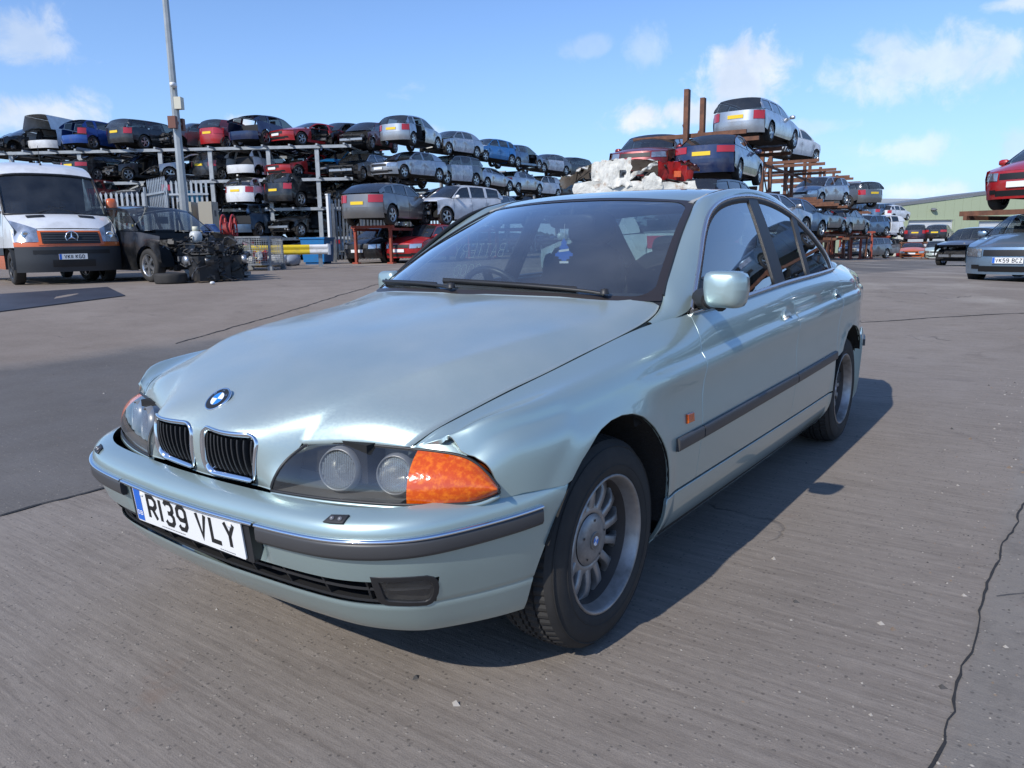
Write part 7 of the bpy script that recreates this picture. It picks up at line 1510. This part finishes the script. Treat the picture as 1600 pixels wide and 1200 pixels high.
b = MB(); P = np.array(P)[4][8:-8]; nn = np.gradient(P, axis=0); nn = np.stack([nn[:, 1], -nn[:, 0], 0*nn[:, 0]], 1)*-1; nn /= np.linalg.norm(nn, axis=1)[:, None]; sweep(b, P, nn, [(-.022, -.004), (-.020, .012), (.020, .012), (.022, -.004)]); b.obj('bumper_strip', GREYP, rb)

# ---- front bumper
def Bm(t, z):   # signed t
    r = Bp(np.abs(t), z); r[:, 1] *= np.sign(t)+(t == 0); return r
tt = np.linspace(-1, 1, 121); zs = [.238, .245, .255, .27, .29, .315, .331, .335, .339, .35, .38, .41, .44, .465, .486, .500, .522, .536, .547, .552, .558, .563, .567, .570, .573, .576, .578, .580]
g1, g2 = np.meshgrid(tt, np.array(zs), indexing='ij'); 
def tend(z):
    t = np.linspace(.8, 1, 120); q = Bp(t, np.full(120, z)); xa = AX*sqrt(max(0., 1-((q[60, 2]-ACZ)/AZ)**2)); return float(np.interp(-xa, -q[:, 0], t))
TE = np.array([tend(z) for z in zs]); kk = .80+.20*0
tq = np.where(np.abs(g1) < .8, g1, np.sign(g1)*(.8+(np.abs(g1)-.8)/.2*(TE[None, :]-.8)))
P = Bm(tq.ravel(), g2.ravel()).reshape(len(tt), len(zs), 3)
P[:, :, 0] -= .024*((np.abs(g1) < .262) & (g2 < .513) & (g2 > .43))
P[:, 7, :] -= (P[:, 7, :]-[-.2, 0, .335])*.004                       # seam line
ctr = .25*(P[:-1, :-1]+P[1:, :-1]+P[:-1, 1:]+P[1:, 1:]); ct = .5*(tt[:-1]+tt[1:])
zc2 = .5*(np.array(zs)[:-1]+np.array(zs)[1:])
mask = np.ones((len(tt)-1, len(zs)-1), bool)
for i in range(len(tt)-1):
    for j in range(len(zs)-1):
        if abs(ct[i]) < .66 and .339 < zc2[j] < (.42 if abs(ct[i]) < .53 else .412): mask[i, j] = False
b = MB(); b.grid(P, mask=mask, flip=False)
b.grid(np.stack([P[:, 0], P[:, 0]*[.93, .97, 1]+[0, 0, -.012], P[:, 0]*[.8, .9, 1]], 1), flip=True)
bump = b.obj('front_bumper', PAINT, car)
def bsweep(name, t0_, t1_, z, prof, mat, parent, n=60, zo=0.):
    t_ = np.linspace(t0_, t1_, n); Q = Bm(t_, np.full(n, z)); e_ = 2e-3; nn = np.cross(Bm(t_, np.full(n, z+e_))-Bm(t_, np.full(n, z-e_)), Bm(t_+e_, np.full(n, z))-Bm(t_-e_, np.full(n, z))); nn[:, 2] *= .15; nn /= np.linalg.norm(nn, axis=1)[:, None]
    if nn[n//2][0] < 0: nn = -nn
    bb = MB(); sweep(bb, Q+[0, 0, zo], nn, prof, flip=True); return bb.obj(name, mat, parent)
SPR = [(-.024, -.004), (-.022, .008), (-.012, .013), (.012, .013), (.019, .011), (.020, -.004)]
for a0, a1 in ((.262, .893), (-.893, -.262)): bsweep('bumper_strip', a0, a1, .498, SPR, GREYP, bump)
for a0, a1 in ((.262, .893), (-.893, -.262), (-.255, .255)): bsweep('chrome_strip', a0, a1, .522, [(-.005, -.003), (-.005, .008), (-.001, .0125), (.004, .009), (.0055, -.003)], CHROME, bump)
# lower grille
b = MB(); t_ = np.linspace(-.66, .66, 40)
for z, d in ((.335, .015), (.425, .015)):
    pass
Q0 = Bm(t_, np.full(40, .33)); Q1 = Bm(t_, np.full(40, .43)); Q0 = Bm(t_*.93, np.full(40, .33)); Q1 = Bm(t_*.93, np.full(40, .43)); b.grid(np.stack([Q0-[.13, 0, 0], Q1-[.13, 0, 0]], 1)); b.obj('intake_backing', DARK, bump)
lg = MB()
for z, ins in ((.422, .012), (.380, .016), (.343, .012)):
    Q = Bm(t_, np.full(40, z)); Q[:, 0] -= ins
    sweep(lg, Q, np.tile([[1., 0, 0]], (40, 1)), [(-.0035, -.07), (-.0035, .0), (.0035, .0), (.0035, -.07)], smooth=False)
LG = lg.obj('lower_grille', BLACKP, bump)
for q in np.linspace(-.50, .50, 10):
    a = Bm(np.array([q]), np.array([.345]))[0]-[.016, 0, 0]; c = Bm(np.array([q]), np.array([.42]))[0]-[.014, 0, 0]
    b = MB(); b.add([a+[0, -.004, 0], a+[0, .004, 0], c+[0, .004, 0], c+[0, -.004, 0], a+[-.07, -.004, 0], a+[-.07, .004, 0], c+[-.07, .004, 0], c+[-.07, -.004, 0]], [(0, 1, 2, 3), (1, 5, 6, 2), (4, 0, 3, 7), (0, 4, 5, 1), (3, 2, 6, 7)]); b.obj('grille_bar', BLACKP, LG)
# fog lamps
for s in (1, -1):
    def Bt(u, v): return Bp(u, v)
    fo = [(.528, .421), (.536, .350), (.552, .343), (.642, .335), (.655, .345), (.662, .370), (.657, .398), (.640, .413)]
    mi = s < 0
    fl = panel('fog_light', [(.524, .424), (.530, .35), (.536, .341), (.55, .337), (.60, .333), (.644, .3305), (.656, .335), (.664, .346), (.668, .362), (.668, .380), (.664, .398), (.655, .411), (.640, .418), (.60, .421)], Bt, .03, [BLACKP], car, flip=1, mirror=mi, gap=0, offset=.0015, depth=.05, holes=[np.array([(.538, .412), (.545, .358), (.552, .350), (.60, .344), (.640, .341), (.651, .346), (.657, .360), (.658, .378), (.653, .396), (.640, .407), (.60, .410)])])
    panel('lens', fo, Bt, .03, LENS, fl, flip=1, mirror=mi, gap=.002, offset=-.003, thick=False)
    b = MB(); u = np.linspace(.545, .655, 12); 
    Q = np.stack([Bp(u, np.full(12, z))-np.array([d, .0, 0]) for z, d in ((.343, .02), (.352, .055), (.375, .075), (.398, .055), (.412, .02))], 0); b.grid(Q*[1, s, 1], flip=mi); b.obj('reflector', pbr('fog_reflector', (.80, .80, .78), .35, .3), fl)
# headlamp washers
for s in (1, -1):
    fo = [(.436, .557), (.446, .568), (.484, .5695), (.478, .5575)]
    hw = panel('headlight_washer', fo, Bp, .02, BLACKP, bump, flip=1, mirror=s < 0, gap=0, offset=.006, depth=.01)
    for u in (.452, .470):
        c = Bp(np.array([u]), np.array([.5635]))[0]; n = snorm(Bp, u, .5635, 1)[0]; b = MB(); c = c+n*.0065
        b.lathe([(0, .004), (.004, .003), (.006, 0)], (0, 0, 0), 'z', 8); M = Matrix(basis(n)).transposed().to_4x4(); M.translation = Vector(c); b.xf(M)
        if s < 0: b = b.mirror()
        b.obj('nozzle', pbr('grey_nozzle', (.16, .16, .17), .25), hw)
# number plate
b = MB(); PX, PY, PZ = .807, .26, .468
prr = rrect(-PY, PY, -.0555, .0555, .006, 3); tilt = .10
def pl(y, z, h=0.): return (PX-h*0+h, y, PZ+z)
Mp = Matrix.Rotation(tilt, 3, 'Y')
def plw(y, z, h=0.):
    v = Mp @ Vector((h, 0, z)); return (PX+v.x, y, PZ+v.z)
n = len(prr); b.add([plw(y, z, 0) for y, z in prr]+[plw(y, z, .004) for y, z in prr], [tuple(range(n, 2*n))]+[(i, (i+1) % n, n+(i+1) % n, n+i) for i in range(n)])
npl = b.obj('number_plate', WHITEP, car); npl['label'] = 'white front number plate reading R139 VLY with a blue GB band'
b = MB(); q = [(-PY+.003, -.052), (-PY+.038, -.052), (-PY+.038, .052), (-PY+.003, .052)]; b.add([plw(y, z, .0046) for y, z in q], [(0, 1, 2, 3)]); 
b.obj('blue_band', BLUEB, npl)
b = MB(); letters(b, 'GB', .0125, .014, .0026, .003, .01, lambda x, y: plw(-PY+.0065+x, -.035+y, .0051))
for k in range(12):
    a = 2*pi*k/12; letters(b, '1', .003, .003, .003, 0, 0, lambda x, y, a=a: plw(-PY+.0195+.0115*cos(a)+x, .022+.0115*sin(a)+y, .0051)) if False else None
b.obj('band_print', WHITEE, npl)
txt = 'R139 VLY'; wt = letters(MB(), txt, .053, .079, .0135, .0105, .030, None); b = MB(); x0 = .019-wt/2
letters(b, txt, .053, .079, .0135, .0105, .030, lambda x, y: plw(x0+x, -.0395+y, .0046)); b.obj('lettering', INK, npl)
b = MB()
for x_, y_ in ((-.13, -.0495), (.15, -.0515)):
    for k in range(14 if x_ < 0 else 8): b.add([plw(x_+k*.0085, y_, .0046), plw(x_+k*.0085+.006, y_, .0046), plw(x_+k*.0085+.006, y_+.0028, .0046), plw(x_+k*.0085, y_+.0028, .0046)], [(0, 1, 2, 3)])
b.obj('maker_line', pbr('grey_print', (.18, .18, .18), .5), npl)
for y, z in ((-.212, .033), (.212, .030)):
    b = MB(); b.lathe([(0, .004), (.0055, .0035), (.0075, 0)], plw(y, z, .004), 'x', 10); b.obj('screw_cap', WHITEE, npl)
b = MB(); b.prism(rrect(-.285, .285, -.062, .060, .008, 3), -.03, -.002, axis='x'); b.v = [plw(y, z, h) for h, y, z in b.v]; b.obj('plate_holder', BLACKP, npl)

# ---- headlamps
for s in (1, -1):
    mi = s < 0; tb = .585
    def Ls(u, v): return L(u, v)
    g = np.linspace(0, 1, 60); P = np.stack([L(g, np.full(60, w)) for w in np.linspace(0, 1, 18)], 1)
    ka = int(60*tb)
    hl = MB(); back = P-np.array([.085, .03, 0]); back[:, :, 0] = P[:, 9:10, 0]-.09
    hl.grid(back[:ka+3]*[1, s, 1], flip=not mi); hl.grid(np.stack([P[:ka+1, 0], back[:ka+1, 0]], 1)*[1, s, 1], flip=mi); hl.grid(np.stack([P[:ka+1, -1], back[:ka+1, -1]], 1)*[1, s, 1], flip=not mi); hl.grid(np.stack([P[0], back[0]], 1)*[1, s, 1], flip=not mi)
    H = hl.obj('headlight', LAMPB, car)
    wv = np.linspace(0, 1, 18); tbw = .632-.055*wv
    def Lgrid(lo, hi, n): return np.stack([L(lo[k]+(hi[k]-lo[k])*np.linspace(0, 1, n), np.full(n, wv[k])) for k in range(18)], 1)
    PA = Lgrid(tbw, np.ones(18), 26)
    b = MB(); b.grid(Lgrid(np.zeros(18), tbw, 36)*[1, s, 1], flip=not mi); b.obj('lens', LENS, H)
    b = MB(); b.grid(PA*[1, s, 1], flip=not mi); b.obj('indicator_lens', AMBER, H)
    b = MB(); b.grid((PA-[.03, .02, 0])*[1, s, 1], flip=not mi); b.obj('indicator_reflector', pbr('amber_backing', (.5, .08, .005), .3, .6), H)
    # seal round the lamp
    per = np.concatenate([P[:, 0], P[-1, 1:], P[::-1, -1][1:], P[0, ::-1][1:-1]]); b = MB(); b.tube(per*[1, s, 1], .0045, 6, closed=True); b.obj('lamp_seal', BLACKP, H)
    # twin round projectors
    for (ti, r) in ((.262, .047), (.525, .043)):
        c = L(np.array([ti]), np.array([.46]))[0]; n = np.array([.93, .30, .16]); n /= np.linalg.norm(n); M = Matrix(basis(tuple(n))).transposed().to_4x4(); M.translation = Vector(c-n*.050)
        b = MB(); b.lathe([(r*1.25, .004), (r*1.12, .022), (r*1.05, .022), (r*1.0, .004)], (0, 0, 0), 'z', 28, m=1); b.lathe([(r, .004), (r*.9, -.014), (r*.55, -.036), (r*.2, -.042), (0, -.044)], (0, 0, 0), 'z', 28, m=0)
        b.lathe([(0, .012), (r*.20, .008), (r*.22, -.03)], (0, 0, 0), 'z', 14, m=2); b.xf(M)
        if mi: b = b.mirror()
        b.obj('reflector', [REFL, LAMPB, pbr('bulb_shield', (.35, .35, .34), .3, .8)], H)
        # ribbed lens disc
        b = MB(); nr = 15
        for k in range(nr):
            x = -r+2*r*(k+.5)/nr; hh = sqrt(max(0, r*r-x*x))*.97; w_ = 2*r/nr*.5
            b.add([(x-w_, -hh, .016), (x, -hh, .019), (x+w_, -hh, .016), (x-w_, hh, .016), (x, hh, .019), (x+w_, hh, .016)], [(0, 1, 4, 3), (1, 2, 5, 4)], 0, True)
        b.xf(M)
        if mi: b = b.mirror()
        b.obj('ribbed_lens', glassmat('ribbed_lens_glass', (.93, .93, .9), rough=.10, refl=2.6, dust=.28), H)
    # painted trim under the lamp
    b = MB(); g2_ = np.linspace(0, 1, 40); Q = _LB(g2_)-[0, 0, .008]; sweep(b, Q*[1, s, 1], np.tile([[.8, .5*s, .2]], (40, 1)), [(-.006, -.01), (-.006, .004), (.004, .006), (.007, -.01)], flip=not mi); b.obj('lamp_trim', PAINT, H)

# fillet of the wing between bonnet corner and lamp
for s in (1, -1):
    tl_ = np.linspace(.495, .80, 14); A_ = _LT(tl_)+np.array([-.002, .002, .004]); xs_ = np.linspace(.562, .492, 14); B_ = S(xs_, np.full(14, .875)); Q = np.stack([A_*(1-k)+B_*k+np.array([.001, .001, .001])*4*k*(1-k) for k in np.linspace(0, 1, 6)], 1)
    b = MB(); b.grid(Q*[1, s, 1], flip=s < 0); b.obj('wing_tip', PAINT, car)

# ---- wheels
def wheel_geo():
    """unit wheel, outer face towards +y at y=0 (rim lip plane), axis y"""
    tyre = MB(); R0, HW = .319, .103
    prof = [(.205, .000), (.212, .006), (.232, .010), (.262, .008), (.286, .000), (.299, -.010), (.3085, -.020)]
    tyre.lathe(prof, (0, 0, 0), 'y', 72)
    # tread: circumferential grooves and lateral sipes
    tr_ = [(-.020, .3085)]; ys = [-.020, -.050, -.0505, -.058, -.0585, -.088, -.0885, -.0965, -.097, -.109, -.1095, -.1175, -.118, -.148, -.1485, -.156, -.1565, -.186]
    rr = [.3085, .316, .309, .309, .3165, .3185, .3105, .3105, .319, .319, .3105, .3105, .3185, .3165, .309, .309, .316, .3085]
    n = 216; V = []; F = []
    for i, (y, r) in enumerate(zip(ys, rr)):
        for j in range(n):
            a = 2*pi*(j+.35*(i % 4 > 1))/n; sip = (.0050 if (j % 3 == 0) else 0.) if (r > .315 or i in (0, 1)) else 0.
            V.append((cos(a)*(r-sip), y, sin(a)*(r-sip)))
    for i in range(len(ys)-1):
        for j in range(n): F.append((i*n+j, i*n+(j+1) % n, (i+1)*n+(j+1) % n, (i+1)*n+j))
    tyre.add(V, F, 0, False)
    tyre.lathe([(.3085, -.186), (.295, -.198), (.262, -.212), (.225, -.213), (.205, -.206)], (0, 0, 0), 'y', 48)
    # sidewall ribs
    for a, b_ in ((.236, .0108), (.290, .0005)): tyre.lathe([(a-.002, b_-.002), (a, b_+.0012), (a+.002, b_-.002)], (0, 0, 0), 'y', 72)
    rim = MB(); rim.lathe([(.2075, -.004), (.2085, .004), (.204, .0075), (.199, .004), (.196, -.006), (.191, -.022), (.188, -.038)], (0, 0, 0), 'y', 64); rim.lathe([(.188, -.038), (.186, -.055), (.184, -.075), (.180, -.130), (.190, -.20)], (0, 0, 0), 'y', 64, m=1)
    rim.lathe([(.079, -.056), (.076, -.053), (.068, -.046), (.05, -.0425), (.03, -.0415), (0, -.041)], (0, 0, 0), 'y', 40)          # domed centre
    rim.lathe([(.108, -.066), (.096, -.058), (.084, -.056), (.079, -.060)], (0, 0, 0), 'y', 40); rim.lathe([(.108, -.066), (.100, -.095), (.07, -.105)], (0, 0, 0), 'y', 40)
    NS = 14
    for k in range(NS):
        a = 2*pi*(k+.5)/NS
        secs = []
        for r, w, h, d in ((.086, .0150, -.059, .026), (.110, .0135, -.055, .028), (.135, .0130, -.053, .028), (.158, .0142, -.055, .026), (.174, .0185, -.060, .024), (.1845, .030, -.068, .02)):
            secs.append([(r, -w*.9, h-d), (r, -w*1.0, h-.005), (r, -w*.80, h), (r, w*.80, h), (r, w*1.0, h-.005), (r, w*.9, h-d)])
        P = np.array(secs); ca, sa = cos(a), sin(a); Q = np.stack([P[..., 0]*ca-P[..., 1]*sa, P[..., 2], P[..., 0]*sa+P[..., 1]*ca], -1); rim.grid(Q, smooth=True, flip=True)
    disc = MB(); disc.lathe([(.145, -.125), (.145, -.113), (.09, -.113), (.085, -.10), (0, -.10)], (0, 0, 0), 'y', 40); disc.lathe([(.187, -.14), (.10, -.14)], (0, 0, 0), 'y', 30, m=1)
    cap = MB()
    for k in range(5):
        a = 2*pi*(k+.3)/5-.9; cap.disc((.062*cos(a), -.0425, .062*sin(a)), .0042, 'y', 8, 1)
        cap.add([], [])
    cap2 = MB(); roundel(cap2, (0, -.0415, 0), ((-1, 0, 0), (0, 0, 1), (0, 1, 0)), .027)
    return tyre, rim, disc, cap, cap2
_ty, _ri, _di, _ca, _c2 = wheel_geo()
WM = {}
for s in (1, -1):
    f = (lambda m: m) if s > 0 else (lambda m: m.mirror())
    WM[s] = (f(_ty).mesh('tyre', RUB), f(_ri).mesh('alloy_rim', [ALLOY, ALLOYB]), f(_di).mesh('brake_disc', [pbr('brake_steel', (.20, .19, .185), .4, .8), DARK]), f(_ca).mesh('bolt_hole', [ALLOY, INK]), f(_c2).mesh('hub_badge', [ALLOY, pbr('dull_hub_ring', (.20, .19, .18), .4, .6), WHITEE, BLUEE]))
for (x, s, rot) in ((0, 1, .35), (0, -1, 1.1), (-2.83, 1, 2.0), (-2.83, -1, .3)):
    t_, r_, d_, c_, b_ = WM[s]; w = link('wheel', r_, car); w.location = (x, .850*s, .3175); w.rotation_euler = (0, rot, 0)
    for nm, me in (('tyre', t_), ('brake_disc', d_), ('bolt_hole', c_), ('hub_badge', b_)): link(nm, me, w)

# ---- underbody and cabin
b = MB(); b.box((-1.78, 0, .26), (4.1, 1.30, .10)); b.box((-1.42, 0, .28), (2.05, 1.66, .14)); b.box((.30, 0, .42), (.5, 1.05, .22)); b.box((.15, 0, .66), (.95, 1.05, .10)); b.box((-3.4, 0, .40), (.9, 1.05, .22)); b.obj('underbody', DARK, car)  # floor plus black boxes added so bonnet and grille gaps look dark
b = MB()   # black shell added behind the panel gaps to keep them dark
xs = np.linspace(-3.88, .45, 60); P = np.stack([np.array([S(np.array([x]), np.array([v]))[0]-[0, .03, .012] for v in (.20, .35, .5, .64, .78, .895)]) for x in xs], 0)
mk = np.ones((59, 5), bool)
for i in range(59):
    for j in range(5):
        c = P[i:i+2, j:j+2].mean((0, 1)); mk[i, j] = min(hypot(c[0], c[2]-.325), hypot(c[0]+2.83, c[2]-.325)) > .41
for s in (1, -1): b.grid(P*[1, s, 1], mask=mk, flip=s > 0)
b.obj('dark_gap_backing', DARK, car)
b = MB(); b.box((-1.75, 0, .36), (2.6, 1.6, .06)); b.obj('cabin_floor', DASH, car)
dp = []
for y in np.linspace(-.655, .655, 21):
    a = abs(y)/.74; row = [(-.50-.14*a**2, y, .985), (-.72-.08*a**2, y, .992), (-.86-.05*a, y, .985+.035*max(0, 1-((y+.36)/.22)**2)), (-.98, y, .955+.04*max(0, 1-((y+.36)/.22)**2)), (-1.0, y, .85), (-.95, y, .6), (-.9, y, .4)]; dp.append(row)
b = MB(); b.grid(np.array(dp)); b.obj('dashboard', DASH, car)
b = MB(); P = PS[1:, :]; b.grid(np.stack(R_, 0)-[0, 0, .03]); b.obj('headlining', TRIMG, car)
for s in (1, -1):
    b = MB(); b.grid((PS*[1, s, 1])-np.array([.012, .03*s, .034]), flip=s < 0); b.obj('pillar_lining', TRIMG, car)
    b = MB(); P = []
    for x in np.linspace(-.75, -2.75, 12): P.append([(x, s*.745, .36), (x, s*.76, .62), (x, s*.75, .80), (x, s*.755, .93)])
    b.grid(np.array(P), flip=s > 0); b.obj('door_lining', DASH, car)
def cushion(b, c, d, R, p=4., nu=20, nv=12):
    """rounded block"""
    V = []; 
    for i in range(nv+1):
        ph = -pi/2+pi*i/nv
        for j in range(nu):
            th = 2*pi*j/nu; cx, cy, cz = cos(ph)*cos(th), cos(ph)*sin(th), sin(ph); k = (abs(cx)**p+abs(cy)**p+abs(cz)**p)**(-1/p)
            V.append(Vector(c)+R @ Vector((cx*k*d[0]/2, cy*k*d[1]/2, cz*k*d[2]/2)))
    b.add(V, [(i*nu+j, i*nu+(j+1) % nu, (i+1)*nu+(j+1) % nu, (i+1)*nu+j) for i in range(nv) for j in range(nu)], 0, True)
for y in (.37, -.37):
    R = Matrix.Rotation(radians(-17), 3, 'Y')
    b = MB(); cushion(b, (-1.52, y, .55), (.54, .52, .20), Matrix.Rotation(radians(-8), 3, 'Y')); seat = b.obj('front_seat', FABRIC, car)
    b = MB(); cushion(b, (-1.86, y, .86), (.17, .52, .66), R); b.obj('seat_back', FABRIC, seat)
    b = MB(); cushion(b, (-2.00, y, 1.265), (.11, .29, .19), R, 3.2); b.obj('headrest', FABRIC, seat)
    b = MB()
    for dy in (-.05, .05): b.tube([(-1.955, y+dy, 1.12), (-1.985, y+dy, 1.22)], .006, 6)
    b.obj('headrest_post', CHROME, seat)
b = MB(); cushion(b, (-2.62, 0, .58), (.55, 1.30, .2), Matrix.Identity(3)); cushion(b, (-2.93, 0, .85), (.18, 1.30, .60), Matrix.Rotation(radians(-22), 3, 'Y')); rs = b.obj('rear_seat', FABRIC, car)
for y in (.36, -.36):
    b = MB(); cushion(b, (-3.05, y, 1.15), (.12, .26, .14), Matrix.Rotation(radians(-20), 3, 'Y'), 3); b.obj('headrest', FABRIC, rs)
b = MB(); b.box((-3.15, 0, 1.01), (.30, 1.1, .02)); b.obj('parcel_shelf', DASH, car)
# steering wheel (right-hand drive)
A = np.linspace(0, 2*pi, 40, endpoint=False); b = MB(); Rw = Matrix.Rotation(radians(-64), 3, 'Y'); C0 = Vector((-1.09, -.37, .90))
b.tube([tuple(C0+Rw @ Vector((.19*cos(a), .19*sin(a), 0))) for a in A], .0155, 10, closed=True)
for a in (0.2, pi-.2, pi*1.5): b.bar(tuple(C0), tuple(C0+Rw @ Vector((.18*sin(a-pi/2)*-1 if False else .185*cos(a+pi/2), .185*sin(a+pi/2), 0))), .04, .02)
b.lathe([(0, .03), (.05, .026), (.065, 0), (.05, -.05), (.03, -.2)], (0, 0, 0), 'z', 20); k = len(b.v)-100; M = Rw.to_4x4(); M.translation = C0
b.v[k:] = [tuple(M @ Vector(p)) for p in b.v[k:]]; b.obj('steering_wheel', pbr('leather_black', (.02, .02, .021), .38), car)
# interior mirror, sun visors
b = MB(); cushion(b, (-1.215, -.02, 1.285), (.03, .24, .065), Matrix.Rotation(radians(12), 3, 'Y'), 4); b.tube([(-1.215, -.02, 1.31), (-1.225, -.01, 1.365)], .016, 8); b.box((-1.27, 0, 1.352), (.12, .14, .02)); b.obj('rear_view_mirror', BLACKP, car)
for y in (.34, -.34):
    b = MB(); b.box((-1.36, y, 1.365), (.17, .42, .014), R=Matrix.Rotation(radians(14), 3, 'Y')); b.obj('sun_visor', TRIMG, car)
# wipers
for (tip, piv, dr) in (((-.10, -.435), (.52, -.46), 1), ((-.64, -.49), (-.06, -.40), 2)):
    b = MB(); pts = []
    y0, y1 = tip[0], piv[0]
    def wp(y, w, h): 
        q = WSs(np.array([y/.71]), np.array([w]))[0]; return (q[0]+h*.35, q[1], q[2]+h)
    n = 14; arm = [wp(y1+(y0-y1)*k/n, .005+.055*(k/n)**.6, .016) for k in range(n+1)]; b.tube(arm, [.010]*3+[.009]*5+[.006]*(n-7), 6, ry=.007); wi = b.obj('wiper', BLACKP, car)
    bl = [wp(y0-.05+(y1-.10-y0+.05)*k/12, .075-.035*k/12, .008) for k in range(13)]; b = MB(); b.tube(bl, .005, 5, ry=.012); b.obj('wiper_blade', BLACKP, wi)
    b = MB(); b.lathe([(0, .02), (.014, .018), (.017, 0)], arm[0], 'z', 10); b.obj('wiper_pivot', BLACKP, wi)
def chalk():
    m = bpy.data.materials.new('yellow_chalk'); m.use_nodes = True; nt = m.node_tree; nt.nodes.clear(); N = nt.nodes.new; o = N('ShaderNodeOutputMaterial'); d = N('ShaderNodeBsdfDiffuse'); t = N('ShaderNodeBsdfTranslucent'); x = N('ShaderNodeMixShader'); d.inputs[0].default_value = t.inputs[0].default_value = (.85, .84, .60, 1); x.inputs[0].default_value = .7; nt.links.new(d.outputs[0], x.inputs[1]); nt.links.new(t.outputs[0], x.inputs[2]); nt.links.new(x.outputs[0], o.inputs[0]); return m
# dead leaf on the bonnet edge and chalk writing on the driver's glass
def glass_pt(x, z, off=.003): p = G(np.array([x]), np.array([z]))[0]; return (p[0], -(p[1]+off-.006), p[2])
b = MB(); wt = letters(MB(), 'BATTERY', .055, .075, .006, .014, .03, None)
letters(b, 'BATTERY', .050, .075, .005, .014, .03, lambda x, y: glass_pt(-1.62+x, 1.115+y+.10*x*0)); letters(b, 'GOOD', .045, .06, .005, .014, .03, lambda x, y: glass_pt(-1.45+x, 1.02+y))
b.obj('chalk_writing', chalk(), car)
# the blue scented tree that hangs from the mirror: a thing of its own
tree = [(0, .055), (.013, .030), (.007, .030), (.020, .008), (.012, .008), (.027, -.012), (.034, -.016), (.034, -.028), (.020, -.030), (.022, -.040), (.010, -.042), (.009, -.050)]
poly = tree+[(-x, y) for x, y in tree[::-1] if x > 0]
bt_ = empty('air_freshener', (-1.17, -.035, 1.155), radians(20), 'blue tree-shaped air freshener hanging inside the saloon windscreen', 'air freshener')
b = MB(); b.prism(poly, -.001, .001, axis='x'); b.v = [(x, y*1.22, z*1.0) for x, y, z in b.v]; b.obj('card_tree', pbr('blue_card', (.02, .13, .58), .6), bt_)
b = MB(); b.add([(.0016, -.024, -.010), (.0016, .024, -.004), (.0016, .024, .006), (.0016, -.024, 0)], [(0, 1, 2, 3)]); b.add([(.0016, -.021, -.061), (.0016, .021, -.061), (.0016, .021, -.051), (.0016, -.021, -.051)], [(0, 1, 2, 3)]); b.obj('white_print', WHITEE, bt_)
b = MB(); b.tube([(0, 0, .055), (-.02, 0, .12)], .0008, 4); b.obj('cord', WHITEE, bt_)
